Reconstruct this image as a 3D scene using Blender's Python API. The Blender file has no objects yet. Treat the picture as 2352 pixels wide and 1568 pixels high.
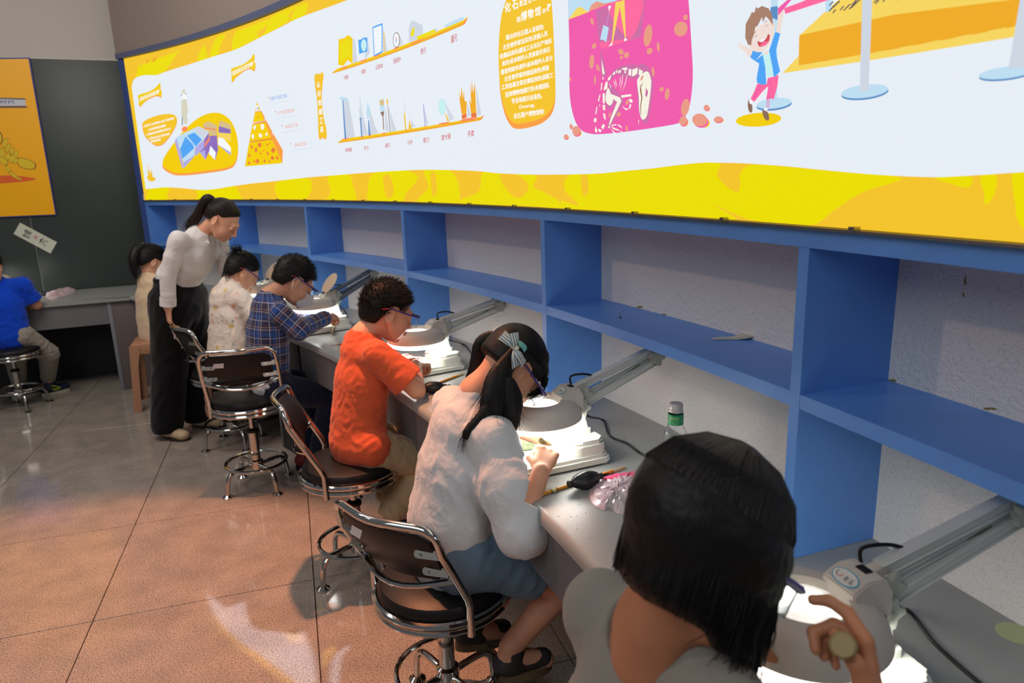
import bpy, bmesh, math, random
import numpy as np
from mathutils import Vector, Matrix
from mathutils.geometry import tessellate_polygon
random.seed(7); rng = np.random.default_rng(7)
SC = bpy.context.scene
COL = SC.collection
# ------------------------------------------------------------------ camera
F_PX = 1618.41; PIT = 0.233572; ROL = -0.0325158; CAMZ = 1.57733
_c, _s = math.cos(PIT), math.sin(PIT); _cr, _sr = math.cos(ROL), math.sin(ROL)
FW = np.array([0, _c, -_s]); _up = np.array([0, _s, _c]); _rt = np.array([1., 0, 0])
RT = _cr*_rt + _sr*_up; UP = -_sr*_rt + _cr*_up
CP = np.array([0, 0, CAMZ])
cam = bpy.data.cameras.new('camera'); camo = bpy.data.objects.new('camera', cam); COL.objects.link(camo)
camo.matrix_world = Matrix(((RT[0], UP[0], -FW[0], 0), (RT[1], UP[1], -FW[1], 0), (RT[2], UP[2], -FW[2], CAMZ), (0, 0, 0, 1)))
cam.sensor_width = 36; cam.lens = F_PX/2352*36; cam.clip_start = .02
cam.dof.use_dof = True; cam.dof.focus_distance = 2.0; cam.dof.aperture_fstop = 4.5
SC.camera = camo
# ------------------------------------------------------------------ light, world, exposure
vs = SC.view_settings; vs.view_transform = 'Standard'; vs.look = 'None'; vs.gamma = 1; vs.use_curve_mapping = False; vs.exposure = 0.0
w = bpy.data.worlds.new('world'); SC.world = w; w.use_nodes = True
w.node_tree.nodes['Background'].inputs[0].default_value = (.80, .83, .92, 1)
w.node_tree.nodes['Background'].inputs[1].default_value = .13

def lamp(name, kind, loc, target, power, color, **kw):
    l = bpy.data.lights.new(name, kind); o = bpy.data.objects.new(name, l); COL.objects.link(o)
    l.energy = power; l.color = color
    for k, v in kw.items(): setattr(l, k, v)
    o.location = loc
    d = Vector(target) - Vector(loc); o.rotation_euler = d.to_track_quat('-Z', 'Y').to_euler()
    return o
# two warm ceiling spots, two unseen area washes added as ambient fill
lamp('ceiling_spot_warm', 'SPOT', (-.95, 2.75, 3.45), (-1.7, 1.4, 0), 520, (1, .37, .17), spot_size=math.radians(68), spot_blend=.28, shadow_soft_size=.05)
lamp('ceiling_spot_pink', 'SPOT', (-3.1, 1.8, 3.45), (-.2, 2.4, .9), 60, (1, .62, .50), spot_size=math.radians(95), spot_blend=.6, shadow_soft_size=.06)
lamp('fill_wash_far', 'AREA', (-2.6, 3.2, 3.5), (-3.2, 5.0, .8), 50, (1, .93, .86), shape='RECTANGLE', size=1.8, size_y=1.2)
lamp('fill_wash_near', 'AREA', (-1.6, -.8, 3.2), (.1, 1.6, .8), 32, (.92, .96, 1), shape='RECTANGLE', size=2.5, size_y=2.0)

# ------------------------------------------------------------------ geometry of the curved wall (all in metres)
CX, CY, R = -8.01744, -1.67958, 9.12071      # shelf front is an arc of this circle
DEP, DD = .2343, .3992                       # shelf depth, how far the desk stands out
ZRB, ZRT, ZMT, ZMB, ZD = 1.4198, 1.4556, 1.1225, 1.0916, .7494
ZPT = 2.55
POSTS = [.5851, .7106, .8342, .9636, 1.0999, 1.2276]
def ray(x, y): return FW + (x-1176)/F_PX*RT - (y-784)/F_PX*UP
def atz(x, y, z): d = ray(x, y); return CP + d*(z-CAMZ)/d[2]
def atd(x, y, dep): return CP + ray(x, y)*dep
def cyl(x, y, rr):
    d = ray(x, y); a = d[0]**2+d[1]**2; b = 2*(-d[0]*CX-d[1]*CY); c = CX*CX+CY*CY-rr*rr
    return CP + d*(-b+math.sqrt(b*b-4*a*c))/(2*a)
def onp(x, y, P, n): d = ray(x, y); n = np.array(n, float); return CP + d*((np.array(P)-CP)@n)/(d@n)
def pol(th, r, z=0): return np.array([CX+r*math.sin(th), CY+r*math.cos(th), z])

# ------------------------------------------------------------------ materials
def lin(c):
    return tuple(((v/255)/12.92 if v/255 <= .04045 else ((v/255+.055)/1.055)**2.4) for v in c)
MATS = {}
def mat(name, c, rough=.5, metal=0, spec=.5, emit=None, es=1.0, alpha=None, trans=0, ior=1.45, coat=0, sheen=0, bump=None, var=None, sss=0):
    """bump=(scale, strength, distance); var=(scale, amount)"""
    if name in MATS: return MATS[name]
    m = bpy.data.materials.new(name); m.use_nodes = True; N = m.node_tree.nodes; L = m.node_tree.links
    b = N['Principled BSDF']; I = b.inputs
    I['Base Color'].default_value = (*lin(c), 1); I['Roughness'].default_value = rough; I['Metallic'].default_value = metal
    I['Specular IOR Level'].default_value = spec; I['IOR'].default_value = ior; I['Transmission Weight'].default_value = trans
    I['Coat Weight'].default_value = coat; I['Sheen Weight'].default_value = sheen
    if sss: I['Subsurface Weight'].default_value = sss; I['Subsurface Radius'].default_value = (.01, .004, .002)
    if emit: I['Emission Color'].default_value = (*lin(emit), 1); I['Emission Strength'].default_value = es
    if alpha is not None: I['Alpha'].default_value = alpha
    if bump or var:
        tc = N.new('ShaderNodeTexCoord')
    if bump:
        n = N.new('ShaderNodeTexNoise'); n.inputs['Scale'].default_value = bump[0]; n.inputs['Detail'].default_value = 4
        L.new(tc.outputs['Object'], n.inputs['Vector'])
        bp = N.new('ShaderNodeBump'); bp.inputs['Strength'].default_value = bump[1]; bp.inputs['Distance'].default_value = bump[2]
        L.new(n.outputs['Fac'], bp.inputs['Height']); L.new(bp.outputs['Normal'], I['Normal'])
    if var:
        n2 = N.new('ShaderNodeTexNoise'); n2.inputs['Scale'].default_value = var[0]; n2.inputs['Detail'].default_value = 5
        L.new(tc.outputs['Object'], n2.inputs['Vector'])
        rp = N.new('ShaderNodeValToRGB'); rp.color_ramp.elements[0].position = .3; rp.color_ramp.elements[1].position = .7
        a = tuple(max(0, v*(1-var[1])) for v in lin(c)); bb = tuple(min(1, v*(1+var[1])) for v in lin(c))
        rp.color_ramp.elements[0].color = (*a, 1); rp.color_ramp.elements[1].color = (*bb, 1)
        L.new(n2.outputs['Fac'], rp.inputs['Fac']); L.new(rp.outputs['Color'], I['Base Color'])
    MATS[name] = m; return m
def nodes(m): return m.node_tree.nodes, m.node_tree.links, m.node_tree.nodes['Principled BSDF'].inputs

# ------------------------------------------------------------------ object helpers
def link(name, me, mats, parent=None):
    for m in (mats if isinstance(mats, (list, tuple)) else [mats]): me.materials.append(m)
    o = bpy.data.objects.new(name, me); COL.objects.link(o)
    if parent is not None: o.parent = parent
    return o
def smooth(me, ang=None):
    me.polygons.foreach_set('use_smooth', [True]*len(me.polygons))
    if ang is not None: me.set_sharp_from_angle(angle=math.radians(ang))
def obj(name, bm, mats, parent=None, sm=40):
    bmesh.ops.recalc_face_normals(bm, faces=bm.faces)
    me = bpy.data.meshes.new(name); bm.to_mesh(me); bm.free()
    if sm: smooth(me, sm)
    return link(name, me, mats, parent)
def raw(name, v, f, mats, parent=None, sm=None, mi=None):
    me = bpy.data.meshes.new(name); me.from_pydata([tuple(map(float, p)) for p in v], [], [tuple(map(int, q)) for q in f]); me.update()
    if mi is not None: me.polygons.foreach_set('material_index', mi)
    if sm: smooth(me, sm)
    return link(name, me, mats, parent)
def tag(o, label, cat, group=None, kind=None):
    o['label'] = label; o['category'] = cat
    if group: o['group'] = group
    if kind: o['kind'] = kind
    return o
def thing(name, label, cat, loc=(0, 0, 0), rotz=0, group=None):
    o = bpy.data.objects.new(name, None); COL.objects.link(o); o.location = tuple(loc); o.rotation_euler = (0, 0, rotz)
    o.empty_display_size = .05
    return tag(o, label, cat, group)
def struct(o): o['kind'] = 'structure'; return o
def dup(root, loc, rotz, label, parent=None):
    c = root.copy(); COL.objects.link(c)
    if parent is not None: c.parent = parent
    else: c.location = tuple(loc); c.rotation_euler = (0, 0, rotz); c['label'] = label
    for ch in list(root.children): dup(ch, None, 0, None, c)
    return c
def frame(a, b, up=None):
    a, b = Vector(a), Vector(b); z = (b-a)
    if z.length < 1e-9: z = Vector((0, 0, 1))
    z.normalize(); u = Vector(up) if up is not None else (Vector((0, 0, 1)) if abs(z.z) < .95 else Vector((1, 0, 0)))
    x = u.cross(z).normalized(); y = z.cross(x); return a, x, y, z
def box(bm, lo, hi, M=None, bev=0, seg=2, mi=0):
    lo, hi = Vector(lo), Vector(hi); r = bmesh.ops.create_cube(bm, size=1)
    vs_ = r['verts']
    for v in vs_: v.co = Vector(((v.co.x+.5)*(hi.x-lo.x)+lo.x, (v.co.y+.5)*(hi.y-lo.y)+lo.y, (v.co.z+.5)*(hi.z-lo.z)+lo.z))
    fs = list({f for v in vs_ for f in v.link_faces})
    for f in fs: f.material_index = mi
    if bev:
        es = list({e for v in vs_ for e in v.link_edges})
        rr = bmesh.ops.bevel(bm, geom=es, offset=bev, segments=seg, affect='EDGES', profile=.5)
        vs_ = list({v for f in rr['faces'] for v in f.verts} | {v for v in vs_ if v.is_valid})
    if M is not None:
        for v in vs_: v.co = M @ v.co
    return vs_
def tube(bm, pts, r, n=10, cap=True, mi=0, closed=False, flat=1.0, up=None):
    """sweep a circle along a polyline; r is a number or one radius per point"""
    P = [Vector(p) for p in pts]; m = len(P); rs = r if isinstance(r, (list, tuple)) else [r]*m
    rings = []; px = None
    for i in range(m):
        if closed: t = (P[(i+1) % m]-P[i-1])
        else: t = P[min(i+1, m-1)]-P[max(i-1, 0)]
        if t.length < 1e-9: t = Vector((0, 0, 1))
        t.normalize()
        if px is None:
            u = Vector(up) if up is not None else (Vector((0, 0, 1)) if abs(t.z) < .9 else Vector((1, 0, 0))); x = u.cross(t).normalized()
        else: x = (px - t*px.dot(t)); x = x.normalized() if x.length > 1e-6 else px
        px = x; y = t.cross(x)
        rings.append([bm.verts.new(P[i]+(x*math.cos(a)+y*math.sin(a)*flat)*rs[i]) for a in (2*math.pi*k/n for k in range(n))])
    for i in range(m if closed else m-1):
        A, B = rings[i], rings[(i+1) % m]
        for k in range(n): bm.faces.new((A[k], A[(k+1) % n], B[(k+1) % n], B[k])).material_index = mi
    if cap and not closed:
        if rs[0] > 1e-5: bm.faces.new(rings[0][::-1]).material_index = mi
        if rs[-1] > 1e-5: bm.faces.new(rings[-1]).material_index = mi
def lathe(bm, prof, n=24, M=None, mi=0, ca=None):
    """prof: list of (r, z) turned about z"""
    rings = []
    for r_, z_ in prof:
        if r_ < 1e-6: rings.append([bm.verts.new((0, 0, z_))])
        else: rings.append([bm.verts.new((r_*math.cos(2*math.pi*k/n), r_*math.sin(2*math.pi*k/n), z_)) for k in range(n)])
    for A, B in zip(rings, rings[1:]):
        for k in range(n):
            k2 = (k+1) % n
            if len(A) == 1 and len(B) == 1: continue
            if len(A) == 1: f = bm.faces.new((A[0], B[k], B[k2]))
            elif len(B) == 1: f = bm.faces.new((A[k], A[k2], B[0]))
            else: f = bm.faces.new((A[k], A[k2], B[k2], B[k]))
            f.material_index = mi
    if M is not None:
        for rg in rings:
            for v in rg: v.co = M @ v.co
def prism(bm, pts, z0, z1, M=None, bev=0, mi=0):
    """extrude a 2-D outline from z0 to z1"""
    vb = [bm.verts.new((p[0], p[1], z0)) for p in pts]; vt = [bm.verts.new((p[0], p[1], z1)) for p in pts]
    n = len(pts); fs = [bm.faces.new(vb[::-1]), bm.faces.new(vt)]
    for k in range(n): fs.append(bm.faces.new((vb[k], vb[(k+1) % n], vt[(k+1) % n], vt[k])))
    for f in fs: f.material_index = mi
    vv = vb+vt
    if bev:
        es = list(fs[0].edges)+list(fs[1].edges)
        rr = bmesh.ops.bevel(bm, geom=es, offset=bev, segments=2, affect='EDGES')
        vv = list({v for f in rr['faces'] for v in f.verts} | {v for v in vv if v.is_valid})
    if M is not None:
        for v in vv: v.co = M @ v.co
def arcbox(bm, t0, t1, r0, r1, z0, z1, step=.02, mi=0):
    n = max(1, int(math.ceil((t1-t0)/step)))
    rings = []
    for i in range(n+1):
        t = t0+(t1-t0)*i/n
        rings.append([bm.verts.new(pol(t, r_, z_)) for r_, z_ in ((r0, z0), (r1, z0), (r1, z1), (r0, z1))])
    for A, B in zip(rings, rings[1:]):
        for k in range(4): bm.faces.new((A[k], A[(k+1) % 4], B[(k+1) % 4], B[k])).material_index = mi
    bm.faces.new(rings[0][::-1]); bm.faces.new(rings[-1])
def bez(pts, n=8, closed=False):
    """Catmull-Rom through the points"""
    P = [np.array(p, float) for p in pts]; m = len(P); out = []
    for i in range(m if closed else m-1):
        a = P[i-1] if (closed or i > 0) else P[0]; b = P[i]; c = P[(i+1) % m]; d = P[(i+2) % m] if (closed or i+2 < m) else P[-1]
        for k in range(n):
            t = k/n; out.append(.5*((2*b)+(-a+c)*t+(2*a-5*b+4*c-d)*t*t+(-a+3*b-3*c+d)*t**3))
    if not closed: out.append(P[-1])
    return out
# ================================================================== structure
def speckle(m, base, scales, dark):
    N, L, I = nodes(m); g = N.new('ShaderNodeNewGeometry')
    v = N.new('ShaderNodeTexNoise'); v.inputs['Scale'].default_value = scales[0]; v.inputs['Detail'].default_value = 3; v.inputs['Roughness'].default_value = .6
    r = N.new('ShaderNodeValToRGB'); e = r.color_ramp.elements; e[0].position = .38; e[1].position = .49
    e[0].color = (*lin(dark), 1); e[1].color = (*lin(base), 1)
    n2 = N.new('ShaderNodeTexNoise'); n2.inputs['Scale'].default_value = scales[1]; n2.inputs['Detail'].default_value = 4
    r2 = N.new('ShaderNodeValToRGB'); f = r2.color_ramp.elements; f[0].position = .35; f[1].position = .65; f[0].color = (.86, .86, .86, 1); f[1].color = (1.08, 1.06, 1.04, 1)
    mx = N.new('ShaderNodeMix'); mx.data_type = 'RGBA'; mx.blend_type = 'MULTIPLY'; mx.inputs[0].default_value = 1
    L.new(g.outputs['Position'], v.inputs['Vector']); L.new(g.outputs['Position'], n2.inputs['Vector'])
    L.new(v.outputs['Fac'], r.inputs['Fac']); L.new(n2.outputs['Fac'], r2.inputs['Fac'])
    L.new(r.outputs['Color'], mx.inputs[6]); L.new(r2.outputs['Color'], mx.inputs[7]); L.new(mx.outputs[2], I['Base Color'])
M_TILE = mat('polished_granite', (176, 164, 152), rough=.10, spec=.62)
speckle(M_TILE, (168, 158, 148), (230, 7), (84, 74, 68))
M_JOINT = mat('tile_joint', (60, 52, 48), rough=.8)
bm = bmesh.new(); box(bm, (-6.5, -1.5, -.08), (3, 8.5, -.012)); floor = struct(obj('floor', bm, M_JOINT, sm=None))
E1 = np.array([.9563, .2924]); E2 = np.array([-.2924, .9563]); TS = .80
bm = bmesh.new(); g = .0019; box(bm, (g, g, -.012), (TS-g, TS-g, 0), bev=.0008, seg=1)
tme = None
for i in range(-7, 5):
    for j in range(-4, 8):
        p = E1*(-.849+i*TS)+E2*(2.70+j*TS); c = p+(E1+E2)*TS/2
        if not (-5.9 < c[0] < 1.7 and -.3 < c[1] < 7.4): continue
        if math.hypot(c[0]-CX, c[1]-CY) > R+.7: continue
        if tme is None: t = obj('tile', bm, M_TILE, floor, sm=None); tme = t.data
        else: t = bpy.data.objects.new('tile', tme); COL.objects.link(t); t.parent = floor
        t.location = (p[0], p[1], 0); t.rotation_euler = (0, 0, math.atan2(E1[1], E1[0]))
# stucco wall behind the shelves
M_STUC = mat('stucco', (196, 196, 196), rough=.9, spec=.2)
N, L, I = nodes(M_STUC); tc = N.new('ShaderNodeTexCoord'); n = N.new('ShaderNodeTexNoise'); n.inputs['Scale'].default_value = 95; n.inputs['Detail'].default_value = 4
bp = N.new('ShaderNodeBump'); bp.inputs['Strength'].default_value = .9; bp.inputs['Distance'].default_value = .005
n3 = N.new('ShaderNodeTexNoise'); n3.inputs['Scale'].default_value = 430; n3.inputs['Detail'].default_value = 2
rr_ = N.new('ShaderNodeValToRGB'); e = rr_.color_ramp.elements; e[0].position = .33; e[0].color = (*lin((184, 182, 176)), 1); e[1].position = .43; e[1].color = (*lin((224, 222, 218)), 1)
L.new(tc.outputs['Object'], n.inputs['Vector']); L.new(tc.outputs['Object'], n3.inputs['Vector']); L.new(n.outputs['Fac'], bp.inputs['Height']); L.new(bp.outputs['Normal'], I['Normal'])
L.new(n3.outputs['Fac'], rr_.inputs['Fac'])
# old mould stains low in the corners of the bays
n4 = N.new('ShaderNodeTexNoise'); n4.inputs['Scale'].default_value = 14; n4.inputs['Detail'].default_value = 6; n4.inputs['Roughness'].default_value = .75
r4 = N.new('ShaderNodeValToRGB'); e = r4.color_ramp.elements; e[0].position = .69; e[0].color = (0, 0, 0, 1); e[1].position = .74; e[1].color = (.6, .6, .6, 1)
mx = N.new('ShaderNodeMix'); mx.data_type = 'RGBA'; mx.inputs[7].default_value = (*lin((138, 124, 70)), 1)
L.new(tc.outputs['Object'], n4.inputs['Vector']); L.new(n4.outputs['Fac'], r4.inputs['Fac']); L.new(r4.outputs['Color'], mx.inputs[0]); L.new(rr_.outputs['Color'], mx.inputs[6]); L.new(mx.outputs[2], I['Base Color'])
bm = bmesh.new(); arcbox(bm, .55, 1.47, R+DEP, R+DEP+.1, 0, 3.5); WR = struct(obj('wall_right', bm, M_STUC))
M_UPW = mat('upper_wall_paint', (150, 136, 128), rough=.8, spec=.2)
bm = bmesh.new(); arcbox(bm, .575, 1.47, R-.005, R+DEP-.001, 2.592, 3.5); struct(obj('wall_right_upper', bm, M_UPW))
# left wall
SL = .416; WA = math.atan(SL)
def wl(x, off=0): # point on the left wall, off metres in front of it
    return np.array([x+off*math.sin(WA), 6.047+SL*(x+3.259)-off*math.cos(WA)])
def lbox(bm, x0, x1, o0, o1, z0, z1, bev=0):
    """box along the left wall, x0..x1 measured on the wall, o0..o1 metres in front"""
    Mx = Matrix.Translation((-3.259, 6.047, 0)) @ Matrix.Rotation(WA, 4, 'Z'); k = 1/math.cos(WA)
    return box(bm, ((x0+3.259)*k, -o1, z0), ((x1+3.259)*k, -o0, z1), Mx, bev)
M_LW = mat('left_wall_paint', (186, 180, 172), rough=.85, spec=.2)
bm = bmesh.new(); lbox(bm, -6.2, -2.6, -.1, 0, 0, 3.5); struct(obj('wall_left', bm, M_LW))
# ------------------------------------------------------------------ dark glass board on the left wall
M_BOARD = mat('dark_board', (52, 60, 57), rough=.45, spec=.5, bump=(3, .05, .02), var=(2.2, .12))
brd = thing('chalkboard', 'tall dark green glass board covering the left wall above the grey desk', 'board')
seam = onp(84, 575, (*wl(-3.259), 0), (-SL, 1, 0))
for x0, x1 in ((-6.1, seam[0]-.0025), (seam[0]+.0025, -2.98)):
    bm = bmesh.new(); lbox(bm, x0, x1, .002, .012, .752, 2.565, bev=.001); obj('board_panel', bm, M_BOARD, brd)
bm = bmesh.new(); lbox(bm, seam[0]-.002, seam[0]+.002, .002, .010, .752, 2.56); obj('seam_strip', bm, mat('seam', (120, 128, 120), rough=.5), brd)
bm = bmesh.new(); lbox(bm, -6.1, -2.98, .001, .015, 2.565, 2.575); obj('top_trim', bm, mat('board_trim', (190, 186, 178), rough=.6), brd)
# ------------------------------------------------------------------ blue shelf lattice
M_BLUE = mat('blue_laminate', (90, 143, 216), rough=.38, spec=.5, var=(7, .05))
sh = thing('wall_shelf', 'blue laminate shelf lattice with open bays along the curved wall', 'shelf', (CX, CY, 0))
sh.location = (0, 0, 0)
PO = POSTS+[1.358]
TK = .028/R
for i, th in enumerate(PO):
    bm = bmesh.new(); arcbox(bm, th, th+TK*(1.0), R, R+DEP, ZD+.001, ZRB-.0005); obj('upright', bm, M_BLUE, sh)
for i, th in enumerate(PO):
    t1 = PO[i+1] if i+1 < len(PO) else 1.46
    bm = bmesh.new(); arcbox(bm, th+TK+.00005, t1-.00005, R+.001, R+DEP, ZMB, ZMT); obj('shelf_board', bm, M_BLUE, sh)
bm = bmesh.new(); arcbox(bm, .583, 1.46, R-.001, R+DEP, ZRB, ZRT); obj('top_rail', bm, M_BLUE, sh)
bm = bmesh.new(); arcbox(bm, .5785, .5848, R-.012, R+DEP, ZD+.001, 2.592); obj('end_panel', bm, mat('dark_blue_trim', (60, 84, 150), rough=.45), sh)
# chip stains on the shelf edges
M_DIRT = mat('grime', (134, 122, 66), rough=.9)
_rs = random.Random(21)
for x, y, w_, h_ in ((2036, 705, 5, 26), (2034, 745, 6, 14), (2043, 770, 3, 8), (2034, 795, 3, 14), (2028, 862, 6, 8), (2046, 874, 14, 4), (2217, 646, 5, 14), (2213, 678, 3, 8), (2275, 938, 20, 4), (1378, 600, 2, 12), (1378, 632, 2, 8), (1470, 705, 12, 2.5), (1520, 722, 14, 2), (1585, 742, 10, 2), (1985, 1105, 2.5, 7), (1982, 1135, 2, 5)):
    pts = [(x+w_*math.cos(a)*_rs.uniform(.45, 1.1), y+h_*math.sin(a)*_rs.uniform(.45, 1.1)) for a in (2*math.pi*k/12 for k in range(12))]
    raw('stain', [cyl(a, b, R+DEP-.0006) for a, b in pts], [tuple(range(12))], M_DIRT, WR)
# ------------------------------------------------------------------ desks
M_DTOP = mat('desk_laminate', (150, 152, 148), rough=.34, spec=.5, var=(5, .04))
M_DFACE = mat('desk_front_laminate', (112, 110, 112), rough=.42, var=(5, .04))
M_DARK = mat('desk_inside', (44, 44, 50), rough=.6)
dk = thing('curved_desk', 'long grey laminate desk curving along the wall under the blue shelves', 'desk')
bm = bmesh.new()
def desktop(bm, t0, t1, ra, rb, z1, th):
    n = int((t1-t0)/.012); prof = [(rb, z1-th), (rb, z1)]
    for k in range(7):
        a = math.pi/2*(1-k/6); prof.append((ra+.02-.02*math.cos(a)*1.0, z1-.02+.02*math.sin(a)))
    prof += [(ra, z1-th+.004), (ra+.004, z1-th)]
    rings = [[bm.verts.new(pol(t0+(t1-t0)*i/n, r_, z_)) for r_, z_ in prof] for i in range(n+1)]
    m = len(prof)
    for A, B in zip(rings, rings[1:]):
        for k in range(m): bm.faces.new((A[k], A[(k+1) % m], B[(k+1) % m], B[k]))
    bm.faces.new(rings[0][::-1]); bm.faces.new(rings[-1])
desktop(bm, .6195, 1.46, R-DD, R+DEP-.0005, ZD, .036); obj('worktop', bm, M_DTOP, dk)
for a, b in ((.62, .858), (.9, 1.06), (1.0601, 1.22), (1.2201, 1.46)):
    bm = bmesh.new(); arcbox(bm, a+.0003, b-.0003, R-DD+.025, R-DD+.043, .53, ZD-.037); obj('apron_panel', bm, M_DFACE, dk)
for a, b in ((.858, .899), (1.39, 1.43)):
    bm = bmesh.new(); arcbox(bm, a, b, R-DD+.02, R+DEP-.01, 0.001, ZD-.037); pd = obj('pedestal', bm, M_DARK, dk)
    bm = bmesh.new(); arcbox(bm, a-.0025, a, R-DD+.016, R+DEP-.01, 0.001, ZD-.037); obj('side_panel', bm, M_DFACE, pd)
bm = bmesh.new(); arcbox(bm, .6, 1.46, R+DEP-.03, R+DEP-.012, .001, ZD-.04); obj('back_panel', bm, M_DARK, dk)
ld = thing('left_desk', 'straight grey laminate desk below the dark glass board', 'desk')
# worktop as one outline: straight front edge running into the start of the curved desk
dirx = np.array([math.cos(WA), math.sin(WA)]); A0 = np.array([-2.946, 5.449])
off = .615
out = [wl(-5.9, .013), wl(-2.97, .013), pol(.6195, R+DEP-.01)[:2], pol(.6194, R-DD)[:2], A0-dirx*.02, A0-dirx*.4, A0-dirx*3.2]
bm = bmesh.new(); prism(bm, out, ZD-.036, ZD, bev=.006); obj('worktop', bm, M_DTOP, ld)
K0 = (wl(-3.259)-A0)@np.array([-math.sin(WA), math.cos(WA)])
bm = bmesh.new(); lbox(bm, -3.3-.05, -3.0, .3, K0-.022, .001, ZD-.037, bev=.002)
M_PED = mat('pedestal_brown_grey', (104, 92, 90), rough=.5, var=(5, .05))
pd = obj('pedestal', bm, M_PED, ld)
bm = bmesh.new(); lbox(bm, -3.375, -3.35, .02, K0-.018, .001, ZD-.037, bev=.002); obj('side_panel', bm, mat('desk_edge', (128, 130, 136), rough=.4), pd)
bm = bmesh.new(); lbox(bm, -5.9, -3.376, K0-.045, K0-.025, .54, ZD-.037); obj('apron_panel', bm, M_DFACE, ld)
bm = bmesh.new(); lbox(bm, -5.9, -3.376, .03, .05, .001, ZD-.037); obj('back_panel', bm, M_DARK, ld)
# ================================================================== back-lit picture wall
RF = R-.004                                   # radius of the lit face
def sz(x, y):                                  # a point of the printed picture: arc length and height
    p = cyl(x, y, RF); return (math.atan2(p[0]-CX, p[1]-CY)*R, p[2])
def lit(name, c, k=1.0):
    return mat('lit_'+name, (0, 0, 0), rough=.35, spec=.25, emit=c, es=k)
PAL = dict(white=(231, 238, 246), yellow=(236, 222, 0), amber=(244, 196, 44), gold=(243, 206, 12), orange=(250, 158, 70), deep=(240, 172, 40), magenta=(240, 92, 172),
           pink=(255, 106, 160), mauve=(204, 112, 168), peach=(234, 156, 134), cream=(246, 242, 226), blue=(80, 165, 245), lightblue=(190, 222, 242), steel=(90, 142, 196),
           grey=(206, 214, 226), lilac=(176, 170, 232), purple=(140, 110, 190), red=(206, 76, 84), brown=(168, 128, 108), skin=(240, 222, 214), navy=(70, 60, 90),
           cyan=(196, 240, 240), paper=(244, 248, 252), sand=(246, 214, 96), coral=(250, 138, 96), rust=(232, 118, 66), text=(250, 250, 246), bluetext=(64, 130, 230), beige=(214, 212, 190),
           green=(150, 200, 160), tan=(214, 190, 140), maroon=(150, 90, 60), dbrown=(140, 108, 90))
PMATS = {k: lit(k, v) for k, v in PAL.items()}
PKEYS = list(PAL)
PARTS = {}
def wrap(bm):
    for v in bm.verts:
        s_, z_, l_ = v.co; z_ = min(max(z_, ZRT+.008), ZPT-.002); q = pol(s_/R, RF-.0005-l_*.0005, z_); v.co = q
def part_bm(part):
    if part not in PARTS: PARTS[part] = bmesh.new()
    return PARTS[part]
def add_sz(part, pts, color, layer):
    b = bmesh.new(); vv = [b.verts.new((p[0], p[1], layer)) for p in pts]
    for tri in tessellate_polygon([[Vector((p[0], p[1], 0)) for p in pts]]):
        try: b.faces.new([vv[i] for i in tri])
        except ValueError: pass
    s0 = min(p[0] for p in pts); s1 = max(p[0] for p in pts)
    if s1-s0 > .06:
        k = s0+.05
        while k < s1:
            bmesh.ops.bisect_plane(b, geom=b.verts[:]+b.edges[:]+b.faces[:], plane_co=(k, 0, 0), plane_no=(1, 0, 0)); k += .05
        bmesh.ops.triangulate(b, faces=b.faces[:])
    wrap(b); d = part_bm(part); mp = {v: d.verts.new(v.co) for v in b.verts}; ci = PKEYS.index(color)
    for f in b.faces:
        g = [mp[v] for v in f.verts]; n = (g[1].co-g[0].co).cross(g[2].co-g[0].co); q = g[0].co
        if n.dot(Vector((CX-q.x, CY-q.y, 0))) < 0: g.reverse()
        d.faces.new(g).material_index = ci
    b.free()
def P(part, pts, color, layer=2, sm=0):
    if sm: pts = bez(pts, sm, True)
    add_sz(part, [sz(p[0], p[1]) for p in pts], color, layer)
def Z3(pts, sc, ox, oy): return [(ox+x/sc, oy+y/sc) for x, y in pts]
def ellp(cx, cy, rx, ry, ang=0, n=18):
    a = math.radians(ang); return [(cx+rx*math.cos(t)*math.cos(a)-ry*math.sin(t)*math.sin(a), cy+rx*math.cos(t)*math.sin(a)+ry*math.sin(t)*math.cos(a)) for t in (2*math.pi*k/n for k in range(n))]
_font_cache = {}
def glyphs(s, bold=.018):
    if (s, bold) in _font_cache: return _font_cache[(s, bold)]
    cu = bpy.data.curves.new('t', 'FONT'); cu.body = s; cu.size = 1; cu.offset = bold; cu.resolution_u = 2; cu.fill_mode = 'BOTH'
    o = bpy.data.objects.new('t', cu); COL.objects.link(o); dg = bpy.context.evaluated_depsgraph_get(); dg.update()
    me = bpy.data.meshes.new_from_object(o.evaluated_get(dg)); v = [tuple(p.co[:2]) for p in me.vertices]; f = [tuple(p.vertices) for p in me.polygons]
    bpy.data.objects.remove(o); bpy.data.curves.remove(cu); bpy.data.meshes.remove(me)
    v = np.array(v) if v else np.zeros((0, 2)); _font_cache[(s, bold)] = (v, f); return v, f
def fitted(s, bold=.018):
    v, f = glyphs(s, bold)
    if len(v) == 0: return v, f
    lo, hi = v.min(0), v.max(0); return (v-lo)/(hi-lo+1e-9)-.5, f
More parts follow.
